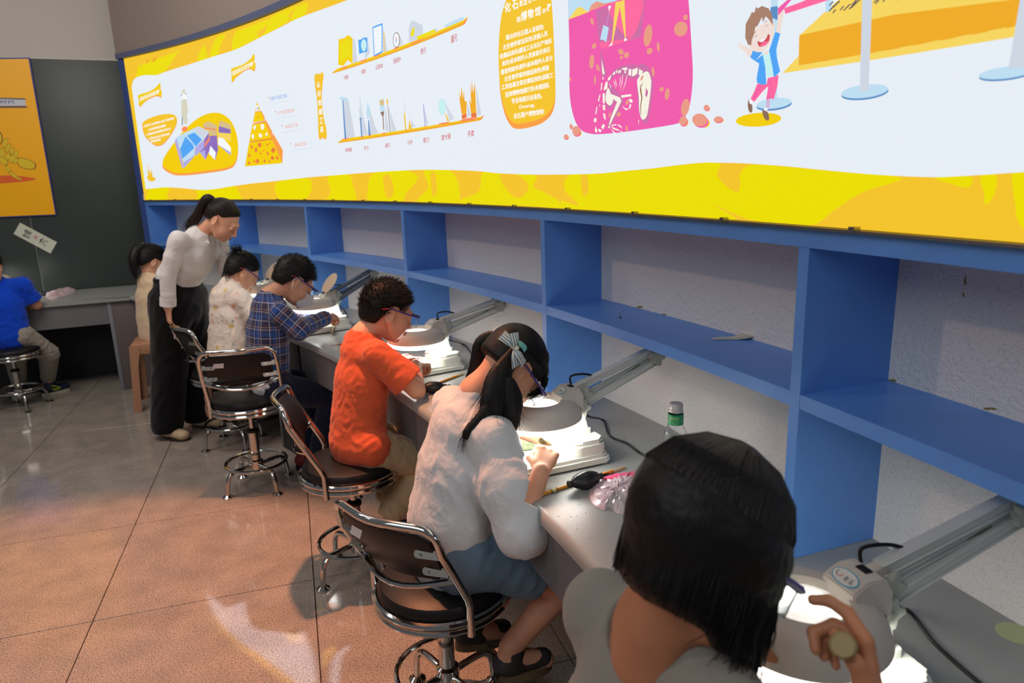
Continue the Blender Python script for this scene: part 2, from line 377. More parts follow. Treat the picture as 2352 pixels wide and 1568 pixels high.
def T(part, s, p0, p1, h, color, layer=6, bold=.022, lean=0):
    """text from p0 to p1 (pixel baseline centre line) with glyph height h"""
    v, f = fitted(s, 0.0); b_ = .03 if bold > .015 else (.012 if bold > .008 else 0); nch = max(1, len(s)); p0 = np.array(p0, float); p1 = np.array(p1, float); d = p1-p0; up = np.array([lean*h, -h])
    bmx = part_bm(part); ci = PKEYS.index(color)
    for n_, (ox, oy) in enumerate(((0, 0), (1, .6), (-1, -.6), (.8, -.8), (-.8, .8)) if b_ > .02 else ((0, 0), (1, .5), (-1, -.5)) if b_ else ((0, 0),)):   # overprinted copies give the heavy strokes
        vs_ = []
        for a, b in v:
            q = p0+d*(a+.5+ox*b_/nch)+up*(b+oy*b_); s_, z_ = sz(q[0], q[1]); vs_.append(bmx.verts.new(pol(s_/R, RF-.0005-layer*.0005-n_*.00004, z_)))
        for q in f:
            try: bmx.faces.new([vs_[i] for i in q]).material_index = ci
            except ValueError: pass
# --- base and white field
T0, T1 = .5862, 1.455
def base_face():
    b = bmesh.new(); n = 80
    A = [b.verts.new(pol(T0+(T1-T0)*i/n, RF, ZRT+.007)) for i in range(n+1)]; B = [b.verts.new(pol(T0+(T1-T0)*i/n, RF, ZPT)) for i in range(n+1)]
    for i in range(n): b.faces.new((A[i+1], A[i], B[i], B[i+1]))
    return b
BOT = [(335, 434), (358, 432), (381, 430), (420, 432), (464, 436), (500, 433), (530, 428), (580, 421), (620, 417), (700, 408), (760, 403), (850, 396), (960, 390), (1040, 390.5), (1100, 393), (1150, 398), (1240, 401), (1364, 399), (1430, 393), (1495, 387), (1600, 374.5), (1660, 373.7), (1719, 375.6), (1806, 381.6), (1900, 391), (2016, 401), (2134, 406.5), (2213, 404), (2352, 395)]
TOP = [(303, 200), (305, 190), (309, 182), (318, 176), (335, 172.5), (361, 172), (380, 165), (431, 149), (497, 128), (544, 113), (590, 90), (640, 65), (688, 41), (764, 13), (820, -8), (900, -40)]
bs = [sz(*p) for p in bez(BOT, 4)]; ts = [sz(*p) for p in bez(TOP, 4)]
s_end = T1*R-.03
bs += [(bs[-1][0]+.12*i, bs[-1][1]+.05*math.sin(i*.9)) for i in range(1, 12) if bs[-1][0]+.12*i < s_end]
last = ts[-1]
while ts[-1][0] < s_end-.2: k = ts[-1][0]+.15; ts.append((k, min(2.50, 2.46+.045*math.sin((k-last[0])*1.6))))
field = bs+[(s_end, bs[-1][1]), (s_end, 2.46)]+ts[::-1]
PB = []
# two-tone patches in the yellow border
Y = 'yellow'; BP = 'border_pattern'
for q, c in (([(341, 466), (339, 440), (352, 432), (372, 430), (388, 432), (384, 450), (383, 466)], Y), ([(450, 465), (455, 450), (452, 437), (475, 436), (500, 432), (515, 445), (508, 466)], Y), ([(512, 466), (508, 440), (512, 431), (538, 427), (548, 440), (556, 466)], Y),
             ([(620, 464), (640, 455), (632, 440), (640, 417), (700, 409), (716, 420), (712, 445), (690, 464)], Y), ([(752, 463), (760, 440), (755, 404), (800, 400), (812, 430), (815, 463)], Y), ([(850, 463), (846, 430), (860, 397), (935, 392), (960, 410), (935, 440), (920, 463)], Y),
             ([(960, 464), (985, 430), (975, 391), (1030, 390), (1052, 420), (1048, 467)], Y), ([(1052, 467), (1100, 440), (1108, 396), (1140, 398), (1230, 402), (1226, 430), (1270, 450), (1300, 488), (1240, 474)], Y), ([(1300, 488), (1290, 440), (1310, 402), (1376, 399), (1378, 496)], Y),
             ([(1379, 495), (1380, 399), (1430, 394), (1495, 388), (1600, 375.5), (1655, 375), (1648, 404), (1690, 440), (1700, 400), (1726, 379), (1806, 383), (1900, 392), (2072, 408), (1985, 440), (1920, 480), (1858, 520), (1747, 512), (1640, 470), (1690, 500), (1660, 505), (1500, 496)], Y),
             ([(2148, 408), (2180, 420), (2225, 431), (2229, 405)], Y), ([(2253, 405), (2262, 445), (2264, 470), (2283, 450), (2290, 403)], Y), ([(2327, 399), (2333, 470), (2337, 500), (2352, 524), (2372, 520), (2366, 396)], Y)):
    P(BP+'#%d' % q[0][0], q, c, 1, 4)
for q in ([(1660, 377), (1672, 375), (1690, 404), (1701, 412), (1697, 440), (1680, 430), (1668, 404)], [(1150, 400), (1190, 402), (1215, 430), (1190, 455), (1160, 430)], [(1240, 405), (1290, 404), (1300, 440), (1330, 470), (1290, 460), (1250, 440)], [(880, 410), (895, 402), (905, 440), (890, 455)], [(990, 400), (1000, 398), (1004, 440), (994, 448)], [(1335, 405), (1350, 405), (1352, 440), (1340, 448)]):
    P(BP+'#a%d' % q[0][0], q, 'amber', 1.4, 5)
for q in ([(330, 172), (324, 155), (320, 148), (317, 160), (313, 179)], [(331, 172), (327, 150), (352, 138), (400, 121), (416, 112), (405, 125), (392, 145), (378, 164), (361, 171)], [(454, 141), (460, 118), (470, 105), (476, 130), (474, 137)], [(482, 132), (490, 100), (500, 85), (518, 80), (506, 105), (500, 127)], [(533, 116), (540, 75), (560, 66), (620, 44), (605, 65), (590, 75), (595, 86), (560, 104)], [(600, 84), (610, 72), (625, 38), (690, 12), (665, 30), (660, 50), (612, 78)], [(668, 48), (680, 20), (706, 6), (700, 34)]):
    P(BP+'#y%d' % q[0][0], q, Y, 1, 4)
P(BP+'#d1', [(336, 139), (343, 135), (342, 144), (335, 146)], 'deep', 1.4); P(BP+'#d2', [(350, 137), (360, 129), (359, 139), (349, 143)], 'deep', 1.4)
P(BP+'#d3', [(301, 178), (303, 200), (318, 300), (330, 400), (336, 436), (333, 440), (318, 330)], Y, 1.4)
add_sz('white_field', field, 'white', 1.8)
# --- bones
def bone(part, outline, textline, s, h, vertical=False):
    P(part, outline, 'orange', 3, 5); P(part, [(x, y-2.2) for x, y in outline], 'gold' if not vertical else 'amber', 4, 5)
bo1 = Z3([(215, 1345), (330, 1290), (460, 1255), (620, 1180), (740, 1085), (800, 1005), (840, 1040), (835, 1150), (870, 1230), (865, 1330), (840, 1385), (790, 1350), (700, 1345), (560, 1400), (430, 1480), (340, 1560), (290, 1630), (240, 1600), (235, 1500), (230, 1430)], 12.06, 300, 110)
bone('bone_banner#1', bo1, 0, 0, 0); T('bone_banner#1', '恐龙化石形成过程', (322.5, 228), (366.5, 209.5), 10, 'text', lean=.12)
bo2 = Z3([(380, 890), (480, 830), (700, 760), (900, 670), (1080, 540), (1180, 440), (1270, 280), (1320, 350), (1310, 560), (1350, 660), (1350, 800), (1310, 930), (1260, 920), (1130, 850), (950, 910), (750, 1050), (560, 1200), (490, 1330), (440, 1380), (400, 1340), (390, 1200), (405, 1080)], 17.42, 510, 110)
bone('bone_banner#2', bo2, 0, 0, 0); T('bone_banner#2', '恐龙化石宝宝啦?', (535, 169), (583, 145), 11.5, 'text', lean=.1)
bo3 = Z3([(640, 700), (655, 672), (690, 675), (712, 655), (722, 690), (712, 760), (705, 900), (722, 1060), (745, 1160), (750, 1230), (735, 1255), (715, 1240), (690, 1255), (676, 1225), (672, 1100), (662, 900), (645, 780)], 3.92, 560, 0)
bone('bone_banner#3', bo3, 0, 0, 0, True)
for i, ch_ in enumerate('认识挖掘工具'):
    cx_ = 732.6+i*1.55; cy_ = 194.5+i*20.6; T('bone_banner#3', ch_, (cx_-3.6, cy_+.6), (cx_+3.6, cy_-.6), 13, 'text', bold=.03)
# --- speech shape with five lines
sp = Z3([(60, 430), (110, 350), (250, 280), (420, 230), (600, 210), (720, 240), (762, 330), (730, 450), (640, 610), (540, 740), (440, 820), (330, 825), (210, 740), (110, 620)], 8.71, 320, 240)
P('note_shape', sp, 'orange', 3, 4); P('note_shape', [(x, y-2.6) for x, y in sp], 'amber', 4, 4)
for s_, a, b in (('1.恐龙死亡后被掩埋,只留下坚硬骨骼', (85, 440), (700, 275)), ('2.沉积物层层覆盖', (180, 510), (540, 415)), ('3.骨骼变硬,慢慢变成化石', (150, 605), (635, 480)), ('4.地壳运动,化石露出地面', (185, 690), (615, 585)), ('等待被发现', (235, 745), (435, 695))):
    (ax, ay), (bx_, by) = Z3([a, b], 8.71, 320, 240); T('note_shape', s_, (ax, ay), (bx_, by), 5.6, 'text', 6, .02)
# --- yellow blob with block diagrams, little explorer
bl = Z3([(465, 1180), (500, 1060), (600, 900), (720, 740), (860, 560), (1020, 400), (1200, 260), (1370, 185), (1520, 162), (1680, 195), (1830, 320), (1930, 520), (1978, 760), (1970, 1000), (1900, 1180), (1780, 1250), (1600, 1290), (1300, 1330), (1000, 1365), (750, 1370), (600, 1320), (500, 1250)], 8.71, 320, 240)
P('yellow_island', [(x, y+5.5) for x, y in bl], 'orange', 2, 4); P('yellow_island', bl, 'gold', 3, 4)
K = lambda q, c, l=4: P('block_diagram', Z3(q, 8.71, 320, 240), c, l)
K([(715, 740), (745, 660), (860, 1080), (890, 1270), (860, 1260)], 'lilac'); K([(745, 660), (890, 580), (930, 560), (1190, 435), (1400, 560), (1300, 690), (1120, 870), (1110, 1010), (890, 1160)], 'lightblue'); K([(890, 1160), (1110, 1010), (1110, 1030), (895, 1275)], 'lilac', 5)
K([(820, 900), (930, 640), (1080, 800), (1105, 870), (870, 1085)], 'blue', 5); K([(960, 620), (1110, 560), (1260, 700), (1140, 840)], 'blue', 5); K([(1130, 860), (1300, 700), (1310, 860), (1140, 1025), (1115, 1000)], 'lilac', 5)
K([(1090, 510), (1200, 435), (1400, 545), (1310, 690)], 'grey', 6); K([(1310, 690), (1400, 560), (1420, 900), (1330, 1100), (1220, 950), (1300, 860)], 'purple', 5); K([(1315, 790), (1415, 640), (1418, 700), (1320, 860)], 'coral', 6); K([(1220, 960), (1330, 900), (1330, 1105)], 'lilac', 6)
K([(1280, 390), (1385, 335), (1560, 415), (1560, 620), (1420, 600), (1400, 520), (1300, 490)], 'tan', 5); K([(1285, 455), (1560, 490), (1560, 520), (1290, 475)], 'coral', 6); K([(1420, 620), (1560, 620), (1585, 900), (1525, 1110), (1400, 980)], 'purple', 5); K([(1430, 820), (1540, 960), (1520, 1105), (1400, 975)], 'paper', 6)
K([(1600, 360), (1640, 320), (1835, 400), (1840, 560), (1595, 500)], 'tan', 5); K([(1600, 430), (1835, 500), (1835, 580), (1595, 560)], 'purple', 6); K([(1590, 560), (1835, 600), (1840, 740), (1700, 690), (1590, 650)], 'sand', 6); K([(1590, 650), (1690, 670), (1840, 860), (1840, 960), (1580, 800)], 'paper', 6); K([(1580, 800), (1840, 960), (1835, 1015)], 'lilac', 6)
X = lambda q, c, l=5: P('little_explorer', Z3(q, 12.06, 300, 110), c, l, 4)
X([(1440, 1260), (1455, 1170), (1485, 1140), (1515, 1170), (1525, 1260)], 'beige'); X([(1425, 1300), (1480, 1260), (1560, 1280), (1560, 1400), (1490, 1440), (1430, 1400)], 'paper'); X([(1405, 1310), (1425, 1285), (1435, 1330)], 'navy', 6); X([(1530, 1280), (1555, 1260), (1558, 1300)], 'navy', 6); X([(1430, 1440), (1560, 1430), (1580, 1580), (1600, 1760), (1560, 1900), (1430, 1880), (1420, 1640)], 'beige'); X([(1440, 1900), (1460, 1890), (1450, 2130), (1432, 2130)], 'navy', 5); X([(1480, 1900), (1570, 1900), (1590, 2080), (1500, 2100)], 'beige'); X([(1450, 2200), (1560, 2180), (1590, 2260), (1500, 2310), (1430, 2290)], 'coral', 6)
P('grass_tuft', Z3([(150, 1160), (200, 1300), (225, 1400), (240, 1270), (275, 1450), (350, 1480), (280, 1540), (200, 1530), (150, 1450), (185, 1420), (160, 1330), (190, 1340)], 8.71, 320, 240), 'amber', 3)
# --- pyramid
G = lambda q, c, l=4: P('pyramid', Z3(q, 8.252, 550, 200), c, l)
G([(335, 285), (410, 425), (298, 455)], 'gold'); G([(300, 480), (410, 455), (480, 640), (258, 670)], 'gold'); G([(410, 455), (425, 450), (488, 580), (480, 640)], 'orange'); G([(300, 480), (320, 463), (420, 450), (410, 462)], 'rust', 5)
G([(250, 705), (495, 665), (615, 975), (193, 1030)], 'gold'); G([(495, 665), (500, 610), (632, 850), (615, 975)], 'orange'); G([(258, 700), (275, 680), (485, 645), (500, 610), (495, 665)], 'rust', 5)
G([(188, 1050), (625, 990), (820, 1440), (108, 1503)], 'gold'); G([(625, 990), (640, 870), (830, 1195), (820, 1440)], 'orange'); G([(192, 1048), (205, 1028), (612, 970), (640, 870), (625, 992)], 'rust', 5)
P('pyramid', Z3(ellp(343, 392, 28, 48), 8.252, 550, 200), 'paper', 5); P('pyramid', Z3(ellp(352, 400, 10, 22), 8.252, 550, 200), 'bluetext', 6)
rp_ = random.Random(3)
def critter(cx_, cy_, r_, c, part='pyramid'):
    n = 11; P(part, Z3([(cx_+math.cos(2*math.pi*k/n)*r_*rp_.uniform(.25, 1.15)*.8, cy_+math.sin(2*math.pi*k/n)*r_*rp_.uniform(.3, 1.3)) for k in range(n)], 8.252, 550, 200), c, 5)
for a in ((300, 770, 45), (450, 740, 55), (265, 930, 45), (405, 915, 60), (525, 895, 35)): critter(*a, 'paper'); critter(a[0]+8, a[1]+10, a[2]*.45, 'rust')
for a in ((400, 1095, 55), (240, 1140, 42), (325, 1190, 55), (540, 1080, 26), (650, 1190, 55), (195, 1300, 40), (540, 1260, 36), (410, 1260, 26), (465, 1215, 20), (190, 1440, 36), (350, 1395, 50), (480, 1395, 36), (575, 1405, 28), (635, 1350, 46), (725, 1345, 50), (295, 1410, 26), (595, 1060, 24), (465, 1330, 18)): critter(*a, 'rust')
critter(365, 555, 30, 'deep')
for i, (s_, a, b, u0, u1, c) in enumerate((('只有1个形成了化石', (595, 225), (912, 160), (572, 340), (940, 245), 'bluetext'), ('10个被沉积物包埋', (735, 490), (1042, 440), (695, 603), (1088, 518), 'peach'), ('100具恐龙尸体', (870, 755), (1122, 715), (820, 862), (1190, 795), 'peach'), ('10000条恐龙', (1052, 1095), (1285, 1070), (980, 1200), (1365, 1145), 'peach'))):
    (a, b, u0, u1) = Z3([a, b, u0, u1], 8.252, 550, 200); T('pyramid_note#%d' % i, s_, a, b, 9.5, c, 5, .004)
    P('pyramid_note#%d' % i, [(u0[0], u0[1]), (u1[0], u1[1]), (u1[0], u1[1]+1), (u0[0], u0[1]+1)], 'grey', 3); P('pyramid_note#%d' % i, [(u1[0], u1[1]), (u1[0]+.7, u1[1]), (u1[0]-.3, u1[1]-17), (u1[0]-.8, u1[1]-17)], 'grey', 3)
    T('pyramid_note#%d' % i, '*', (u0[0]-1.5, a[1]-3), (u0[0]+1, a[1]-3.3), 4, 'red', 5)
# --- tool shelves
S_ = 'tool_shelf#1'
P(S_, [(765, 166), (776, 157), (1066, 45), (1077, 38), (1068, 51)], 'gold', 3); P(S_, [(765, 165.5), (1067, 50), (1077, 38.5), (1070, 54), (1067, 57), (765, 169)], 'deep', 4); P(S_, [(1067, 50), (1077, 38.5), (1070, 54), (1067, 57)], 'coral', 5)
S_ = 'tool_shelf#2'; P(S_, [(778, 326), (788, 318.5), (1106, 268), (1114, 263), (1106, 271)], 'gold', 3); P(S_, [(778, 325), (1106, 270), (1106, 276), (778, 328.5)], 'deep', 4); P(S_, [(1106, 270), (1114, 263), (1107, 276)], 'coral', 5)
for a in ((792, 155, 9, 1.6, -20), (836, 139, 10, 1.6, -20), (868, 127, 10, 1.6, -20), (911, 111, 8, 1.6, -20), (960, 95, 18, 1.6, -20), (795, 319, 9, 1.6, -9), (833, 314, 5, 1.2, -9), (850, 311, 5, 1.2, -9), (883, 306, 6, 1.4, -9), (934, 298, 4, 1, -9), (944, 296, 5, 1, -9), (978, 290, 3, 1, -9), (1022, 283, 14, 2, -9), (1078, 274, 20, 3, -9)): P('tool_shelf#1' if a[1] < 160 else S_, ellp(*a), 'coral', 5)
TOOLX = ((0, 812, 792), (0, 850, 836), (0, 890, 868), (0, 930, 912), (0, 1010, 960), (0, 1100, 1044))
def tool_key(q):
    x = sum(p[0] for p in q)/len(q); y = sum(p[1] for p in q)/len(q)
    cuts = (817, 852, 890, 930, 1015, 1200) if y < 160 and x > 700 and y < 330-.5*(x-700) and y < 152-.2*(x-800) else (812, 838, 866, 887.5, 906, 936, 960, 990, 1042, 1078.5, 1200)
    return ('u' if len(cuts) == 6 else 'l')+str(sum(x > c for c in cuts))
U = lambda q, c, l=6, sm=0: P('tool_picture#'+tool_key(q), q, c, l, sm)
for q in ([(811, 88), (816, 92), (821, 142), (811, 148)], [(845, 86), (850, 120), (842, 134), (838, 132)], [(880, 56), (891, 118), (880, 121)], [(918, 80), (927, 100), (915, 108)], [(789, 228), (801, 230), (816, 314), (797, 318)], [(825, 208), (834, 265), (846, 308), (834, 312)], [(845, 232), (862, 290), (870, 305), (853, 310)], [(884, 240), (894, 300), (886, 303)], [(893, 245), (911, 300), (900, 303)], [(928, 225), (932, 256), (930, 256)], [(939, 242), (944, 275), (955, 290), (946, 294)], [(973, 240), (985, 284), (979, 289)], [(1023, 236), (1044, 272), (1033, 278)], [(1094, 195), (1106, 262), (1097, 266)], [(1074, 235), (1083, 265), (1074, 268)]): U(q, 'grey', 2)
U([(779, 90), (791, 88), (801, 80), (811, 88), (811, 147), (800, 138), (790, 151), (778, 149)], 'gold', 5); U([(782, 97), (790, 94), (800, 89), (808, 98), (809, 136), (800, 130), (789, 142), (781, 138)], Y, 6)
U([(824, 92), (832, 90), (834, 87), (845, 86), (845, 118), (826, 124)], 'blue', 5); U(ellp(837, 104, 6.3, 14), 'cyan', 6)
U([(857, 62), (880, 53), (880, 120), (860, 130)], 'blue', 5); U([(859, 65), (878, 58), (878, 117), (862, 126)], 'paper', 6)
for k in range(6): U([(861+.2*k, 73+9*k), (875, 68+9*k), (875, 68.8+9*k), (861+.2*k, 73.8+9*k)], 'grey', 7)
U([(882, 75), (884, 75), (885, 119), (883, 120)], 'amber', 5)
U(ellp(912, 92, 8, 18), 'dbrown', 5); U(ellp(912, 92, 6.6, 16), 'paper', 6); U([(911.5, 82), (913, 92), (911, 92)], 'red', 7); U([(911, 92), (913, 92), (912.5, 102)], 'bluetext', 7)
U([(941, 97), (940, 66), (944, 52), (950, 47), (957, 51), (972, 58), (973, 78), (959, 91)], 'grey', 5); U([(944, 80), (950, 64), (954, 62), (953, 78), (948, 86)], Y, 6); U([(959, 84), (1000, 67), (1002, 73), (960, 91)], Y, 6); U([(1000, 67), (1006, 64), (1006, 72), (1002, 74)], 'grey', 6)
U([(1024, 57), (1066, 38), (1067, 46), (1024, 64)], 'lightblue', 6)
U([(781, 223), (789, 222), (799, 226), (801, 232), (790, 230), (784, 231)], 'lightblue', 5); U([(788, 230), (790, 230), (793, 270), (797, 318), (793, 319), (790, 270)], 'steel', 6)
U([(826, 248), (828, 245), (831, 268), (828, 270)], 'grey', 6); U([(826, 271), (832, 270), (832, 273), (831, 273), (834, 314), (831, 315), (828, 273)], 'steel', 6)
U([(843, 258), (846, 232), (852, 258), (848, 274), (846, 275)], 'lightblue', 6); U([(847, 276), (849, 276), (853, 310), (848, 311)], 'steel', 6)
U([(873, 230), (883, 228), (884, 241), (874, 243)], 'tan'); U([(874, 243), (884, 241), (884, 255), (876, 257)], 'lightblue'); U([(875, 258), (884, 255), (882, 268), (884, 298), (882, 298), (880, 268)], 'dbrown')
U([(889, 230), (891, 227), (893, 229), (893, 240), (891, 243)], 'amber'); U([(891, 243), (893, 243), (893, 247), (892, 247)], 'bluetext'); U([(892, 248), (893.3, 248), (898.5, 304), (897, 304)], 'dbrown')
U([(929, 262), (930.5, 256), (932, 262), (935, 297), (932, 298)], 'amber'); U([(940, 290), (942, 272), (944, 285), (947, 290), (946, 296), (941, 297)], 'amber')
U([(973, 240), (975, 239), (979, 289), (977, 290)], 'lilac'); U(ellp(1017, 245, 8.2, 17.5), 'cyan'); U(ellp(1017, 245, 8.9, 18.5), 'grey', 5); U([(1024, 262), (1026, 260), (1033, 277), (1030, 280)], 'amber')
U([(1062, 262), (1058, 235), (1056, 208), (1060, 226), (1062, 196), (1065, 226), (1067, 206), (1069, 232), (1074, 233), (1073, 263)], 'deep'); U([(1084, 260), (1079, 228), (1084, 238), (1081.5, 192), (1084.5, 216), (1085.5, 182), (1088.5, 214), (1093, 188), (1094, 220), (1096, 260)], 'deep'); U([(1062, 264), (1073, 261), (1074, 270), (1063, 274)], 'rust'); U([(1084, 260), (1096, 259), (1097, 269), (1084, 270)], 'rust')
for s_, x, y, w_, h, sl in (('地图', 796.5, 177.5, 9.5, 10, .25), ('相机', 836.5, 164, 10, 10.5, .25), ('记录本', 872.5, 152.5, 17, 11.5, .28), ('指南针', 913.5, 138, 17.5, 12.5, .28), ('卷尺', 973.5, 117, 12, 14.5, .3), ('量尺', 1044.5, 88.5, 14, 17, .32), ('地质锤', 801.5, 344, 15, 9.5, .1), ('铲子', 843, 340, 10.5, 10, .1), ('刷子', 892, 334, 11, 11, .13), ('小针', 943, 326.5, 12, 11.5, .13), ('凿刀', 980, 321.5, 13, 12, .15), ('放大镜', 1026, 314, 21, 13.5, .17), ('手套', 1083, 306.5, 15, 14.5, .18)):
    T('tool_name#'+s_, s_, (x-w_/2, y+w_*sl/2), (x+w_/2, y-w_*sl/2), h, 'red', 5, .012)
# --- amber text panel
tp = [(1150, 60), (1147, 105), (1147, 150), (1150, 198), (1157, 237), (1168.5, 268), (1187, 284), (1226.5, 278), (1253, 266), (1271, 244), (1277, 205), (1275, 132), (1271, 40), (1266, -10), (1250, -40), (1200, -34), (1170, -10), (1156, 25)]
P('text_panel', [(x, y+(12 if y > 150 else 4)) for x, y in tp], 'orange', 3, 5); P('text_panel', tp, 'amber', 4, 5)
for ch_, x, y, r_ in (('化', 1168, 17, 11), ('石', 1185.5, 10.5, 11), ('是', 1199, 8, 6.5), ('怎', 1208.5, 5, 6.5), ('么', 1219, 1, 6.5), ('来', 1230, -4, 6.5), ('到', 1193, 45, 6.5), ('博', 1205.5, 37, 11), ('物', 1221, 31, 10.5), ('馆', 1237.5, 26, 10.5), ('的', 1252, 25, 5.5), ('?', 1262.5, 17, 8)):
    T('text_panel', ch_, (x-r_*.62, y+r_*.18), (x+r_*.62, y-r_*.18), r_*2, 'text', 6, .034)
for s_, a, b in (('眼尖的化石猎人发现的;', (1164.6, 87), (1251, 61)), ('古生物学家证实的;发掘人员', (1157.5, 109.5), (1259.5, 76.5)), ('收集起来的;搬运工从化石产地运', (1150.6, 130.5), (1269, 93)), ('来的;标本制作人员修复并用石', (1155, 147), (1265.5, 113)), ('膏复制缺失部件;标本制作人员与', (1152.7, 166.5), (1270.8, 132.5)), ('古生物学家拼接起来的;焊接', (1160.6, 182), (1263, 155)), ('工用金属支架支撑起来的;装配工', (1154, 201), (1272.6, 172)), ('运到博物馆展厅的;布展团队', (1162.7, 218), (1264, 195)), ('专业地展示出来的。', (1177, 232.5), (1247, 219.5)), ('Duang,', (1195, 247), (1230, 241.5)), ('化石落户博物馆啦!', (1182, 267), (1251.6, 255.5))):
    T('text_panel', s_, a, b, 12.6 if s_ != 'Duang,' else 10, 'text', 6, .03)
# --- magenta dig panel
MP = 'dig_panel'; z3 = lambda q: Z3(q, 3.794, 1100, 0)
P(MP, [(1304, -60), (1306, 0), (1307.4, 46), (1309.3, 120), (1309.5, 158), (1309, 195), (1312, 237), (1321.4, 275), (1334.6, 297), (1353, 306), (1379, 308), (1442.6, 302), (1548, 286), (1567, 276), (1581, 258), (1589, 224), (1593, 171), (1590, 105), (1585, 26), (1583, 0), (1580, -60)], 'magenta', 3, 4)
P(MP, [(1306, -60), (1306.5, 0), (1308, 44), (1365, 22), (1430, -3), (1560, -52), (1560, -60)], 'lightblue', 4); P(MP, [(1308, 45), (1316, 33), (1328, 18), (1337, 16), (1348, 25), (1356, 27)], 'sand', 5); P(MP, [(1354, 27), (1360, 12), (1372, 3), (1390, 8), (1412, 4)], 'peach', 5)
P(MP, z3([(1025, 95), (1290, 0), (1455, 0), (1420, 325), (1075, 430), (1045, 310)]), 'mauve', 4); P(MP, z3([(1130, 55), (1260, 0), (1440, 0), (1390, 240), (1330, 325), (1260, 290), (1180, 180)]), 'pink', 5, 4); P(MP, z3([(1060, 370), (1400, 325), (1075, 430)]), 'pink', 5)
P(MP, z3([(1200, 20), (1280, 0), (1240, 40), (1175, 375), (1165, 375)]), 'sand', 6); P(MP, z3([(1230, 20), (1278, 0), (1290, 340), (1282, 335)]), 'sand', 6); P(MP, z3([(1172, 365), (1175, 390), (1138, 408)]), 'paper', 7); P(MP, z3([(1282, 328), (1305, 348), (1275, 362)]), 'paper', 7)
P(MP, z3([(1135, 55), (1163, 50), (1145, 98)]), 'paper', 6); P(MP, z3([(1140, 95), (1143, 96), (1128, 215), (1124, 215)]), 'lilac', 6); P(MP, z3([(1095, 218), (1143, 240), (1120, 370), (1098, 350), (1067, 345)]), 'lightblue', 7)
for a in ((993, 187, 14, 30, -15), (1010, 400, 18, 27, 30), (990, 537, 21, 62, 5), (1043, 590, 13, 32, -20), (1018, 697, 8, 38, 0), (1480, 310, 36, 98, 8), (1495, 445, 24, 30, 35), (1570, 408, 12, 43, -5), (1245, 452, 22, 28, -35), (1293, 480, 22, 28, 25), (1248, 502, 13, 14, 0), (1808, 152, 20, 25, 20), (1767, 252, 58, 66, 20), (1600, 778, 18, 21, 30), (1648, 820, 20, 52, 8), (1806, 935, 36, 76, 10), (1525, 625, 12, 42, -5), (1222, 995, 19, 22, 10), (1295, 1120, 9, 28, -5), (1300, 890, 12, 26, 25), (1145, 1000, 7, 25, 8), (802, 690, 8, 20, 0)):
    P(MP, z3(ellp(*a)), 'peach', 4)
for a in ((1935, 1045, 66, 56, 12), (1790, 1052, 34, 42, 15), (1993, 938, 24, 26, 0), (2095, 1040, 38, 27, -15), (856, 1140, 35, 42, 0), (810, 1100, 13, 22, 0), (766, 1192, 20, 22, 10)):
    c = list(a); P('pebble#%d' % a[0], z3(ellp(c[0]+a[2]*.45, c[1]+a[3]*.4, a[2]*.85, a[3]*.8, a[4])), 'amber', 4); P('pebble#%d' % a[0], z3(ellp(c[0]+a[2]*.12, c[1]+a[3]*.22, a[2], a[3], a[4])), 'magenta', 5); P('pebble#%d' % a[0], z3(ellp(*a)), 'peach', 6)
B = lambda q, sm=0, c='cream', l=6: P('skeleton_picture', z3(q), c, l, sm)
for q in ([(1068, 440), (1120, 640), (1100, 665), (1075, 640)], [(1410, 560), (1500, 605), (1528, 720), (1510, 900), (1480, 1060), (1430, 1055), (1400, 960), (1385, 740)], [(1125, 700), (1180, 620), (1260, 570), (1400, 570), (1420, 640), (1380, 680), (1290, 680), (1200, 650), (1150, 710)], [(1100, 760), (1140, 730), (1260, 850), (1260, 900), (1190, 1040), (1140, 1120), (1130, 1090), (1190, 900), (1150, 950), (1110, 920)]): B(q, 4, 'mauve', 4)
for q in ([(1078, 515), (1105, 640), (1092, 655), (1083, 630)], [(1085, 675), (1095, 668), (1093, 695), (1085, 692)], [(1075, 722), (1085, 725), (1078, 785), (1070, 783)], [(1060, 825), (1068, 825), (1055, 885), (1045, 882)], [(1055, 912), (1065, 912), (1062, 932)], [(1033, 930), (1042, 932), (1030, 1000), (1023, 995)], [(1012, 1030), (1030, 1028), (1035, 1045), (1025, 1068), (1010, 1058)], [(1025, 1098), (1042, 1140), (1035, 1158), (1018, 1140)], [(1050, 1120), (1078, 1132), (1068, 1155), (1050, 1140)], [(1090, 1078), (1108, 1092), (1092, 1128), (1075, 1110)], [(1090, 985), (1108, 990), (1115, 1045), (1100, 1035)], [(1087, 912), (1108, 915), (1108, 965), (1090, 955)], [(1088, 812), (1108, 815), (1105, 905), (1088, 895)], [(1118, 708), (1132, 715), (1128, 770), (1100, 790), (1098, 770)],
          [(1165, 648), (1150, 700), (1130, 700), (1135, 680)], [(1172, 645), (1195, 620), (1195, 645), (1178, 655)], [(1200, 625), (1215, 605), (1215, 630), (1205, 640)], [(1222, 620), (1250, 605), (1245, 630), (1225, 642)], [(1258, 592), (1305, 588), (1300, 608), (1290, 612), (1290, 640), (1278, 638), (1280, 610), (1262, 608)], [(1315, 600), (1340, 605), (1335, 660), (1312, 655)], [(1348, 605), (1395, 590), (1390, 640), (1365, 660), (1342, 668)], [(1405, 600), (1440, 620), (1420, 665), (1402, 650)]): B(q)
for x0, y0, x1, y1 in ((1300, 650, 1250, 815), (1262, 650, 1232, 800), (1240, 670, 1225, 760), (1195, 690, 1200, 780), (1180, 700, 1188, 760), (1148, 730, 1152, 780)): B([(x0, y0), (x0+3, y0), ((x0+x1)/2+12, (y0+y1)/2), (x1, y1), ((x0+x1)/2+6, (y0+y1)/2)])
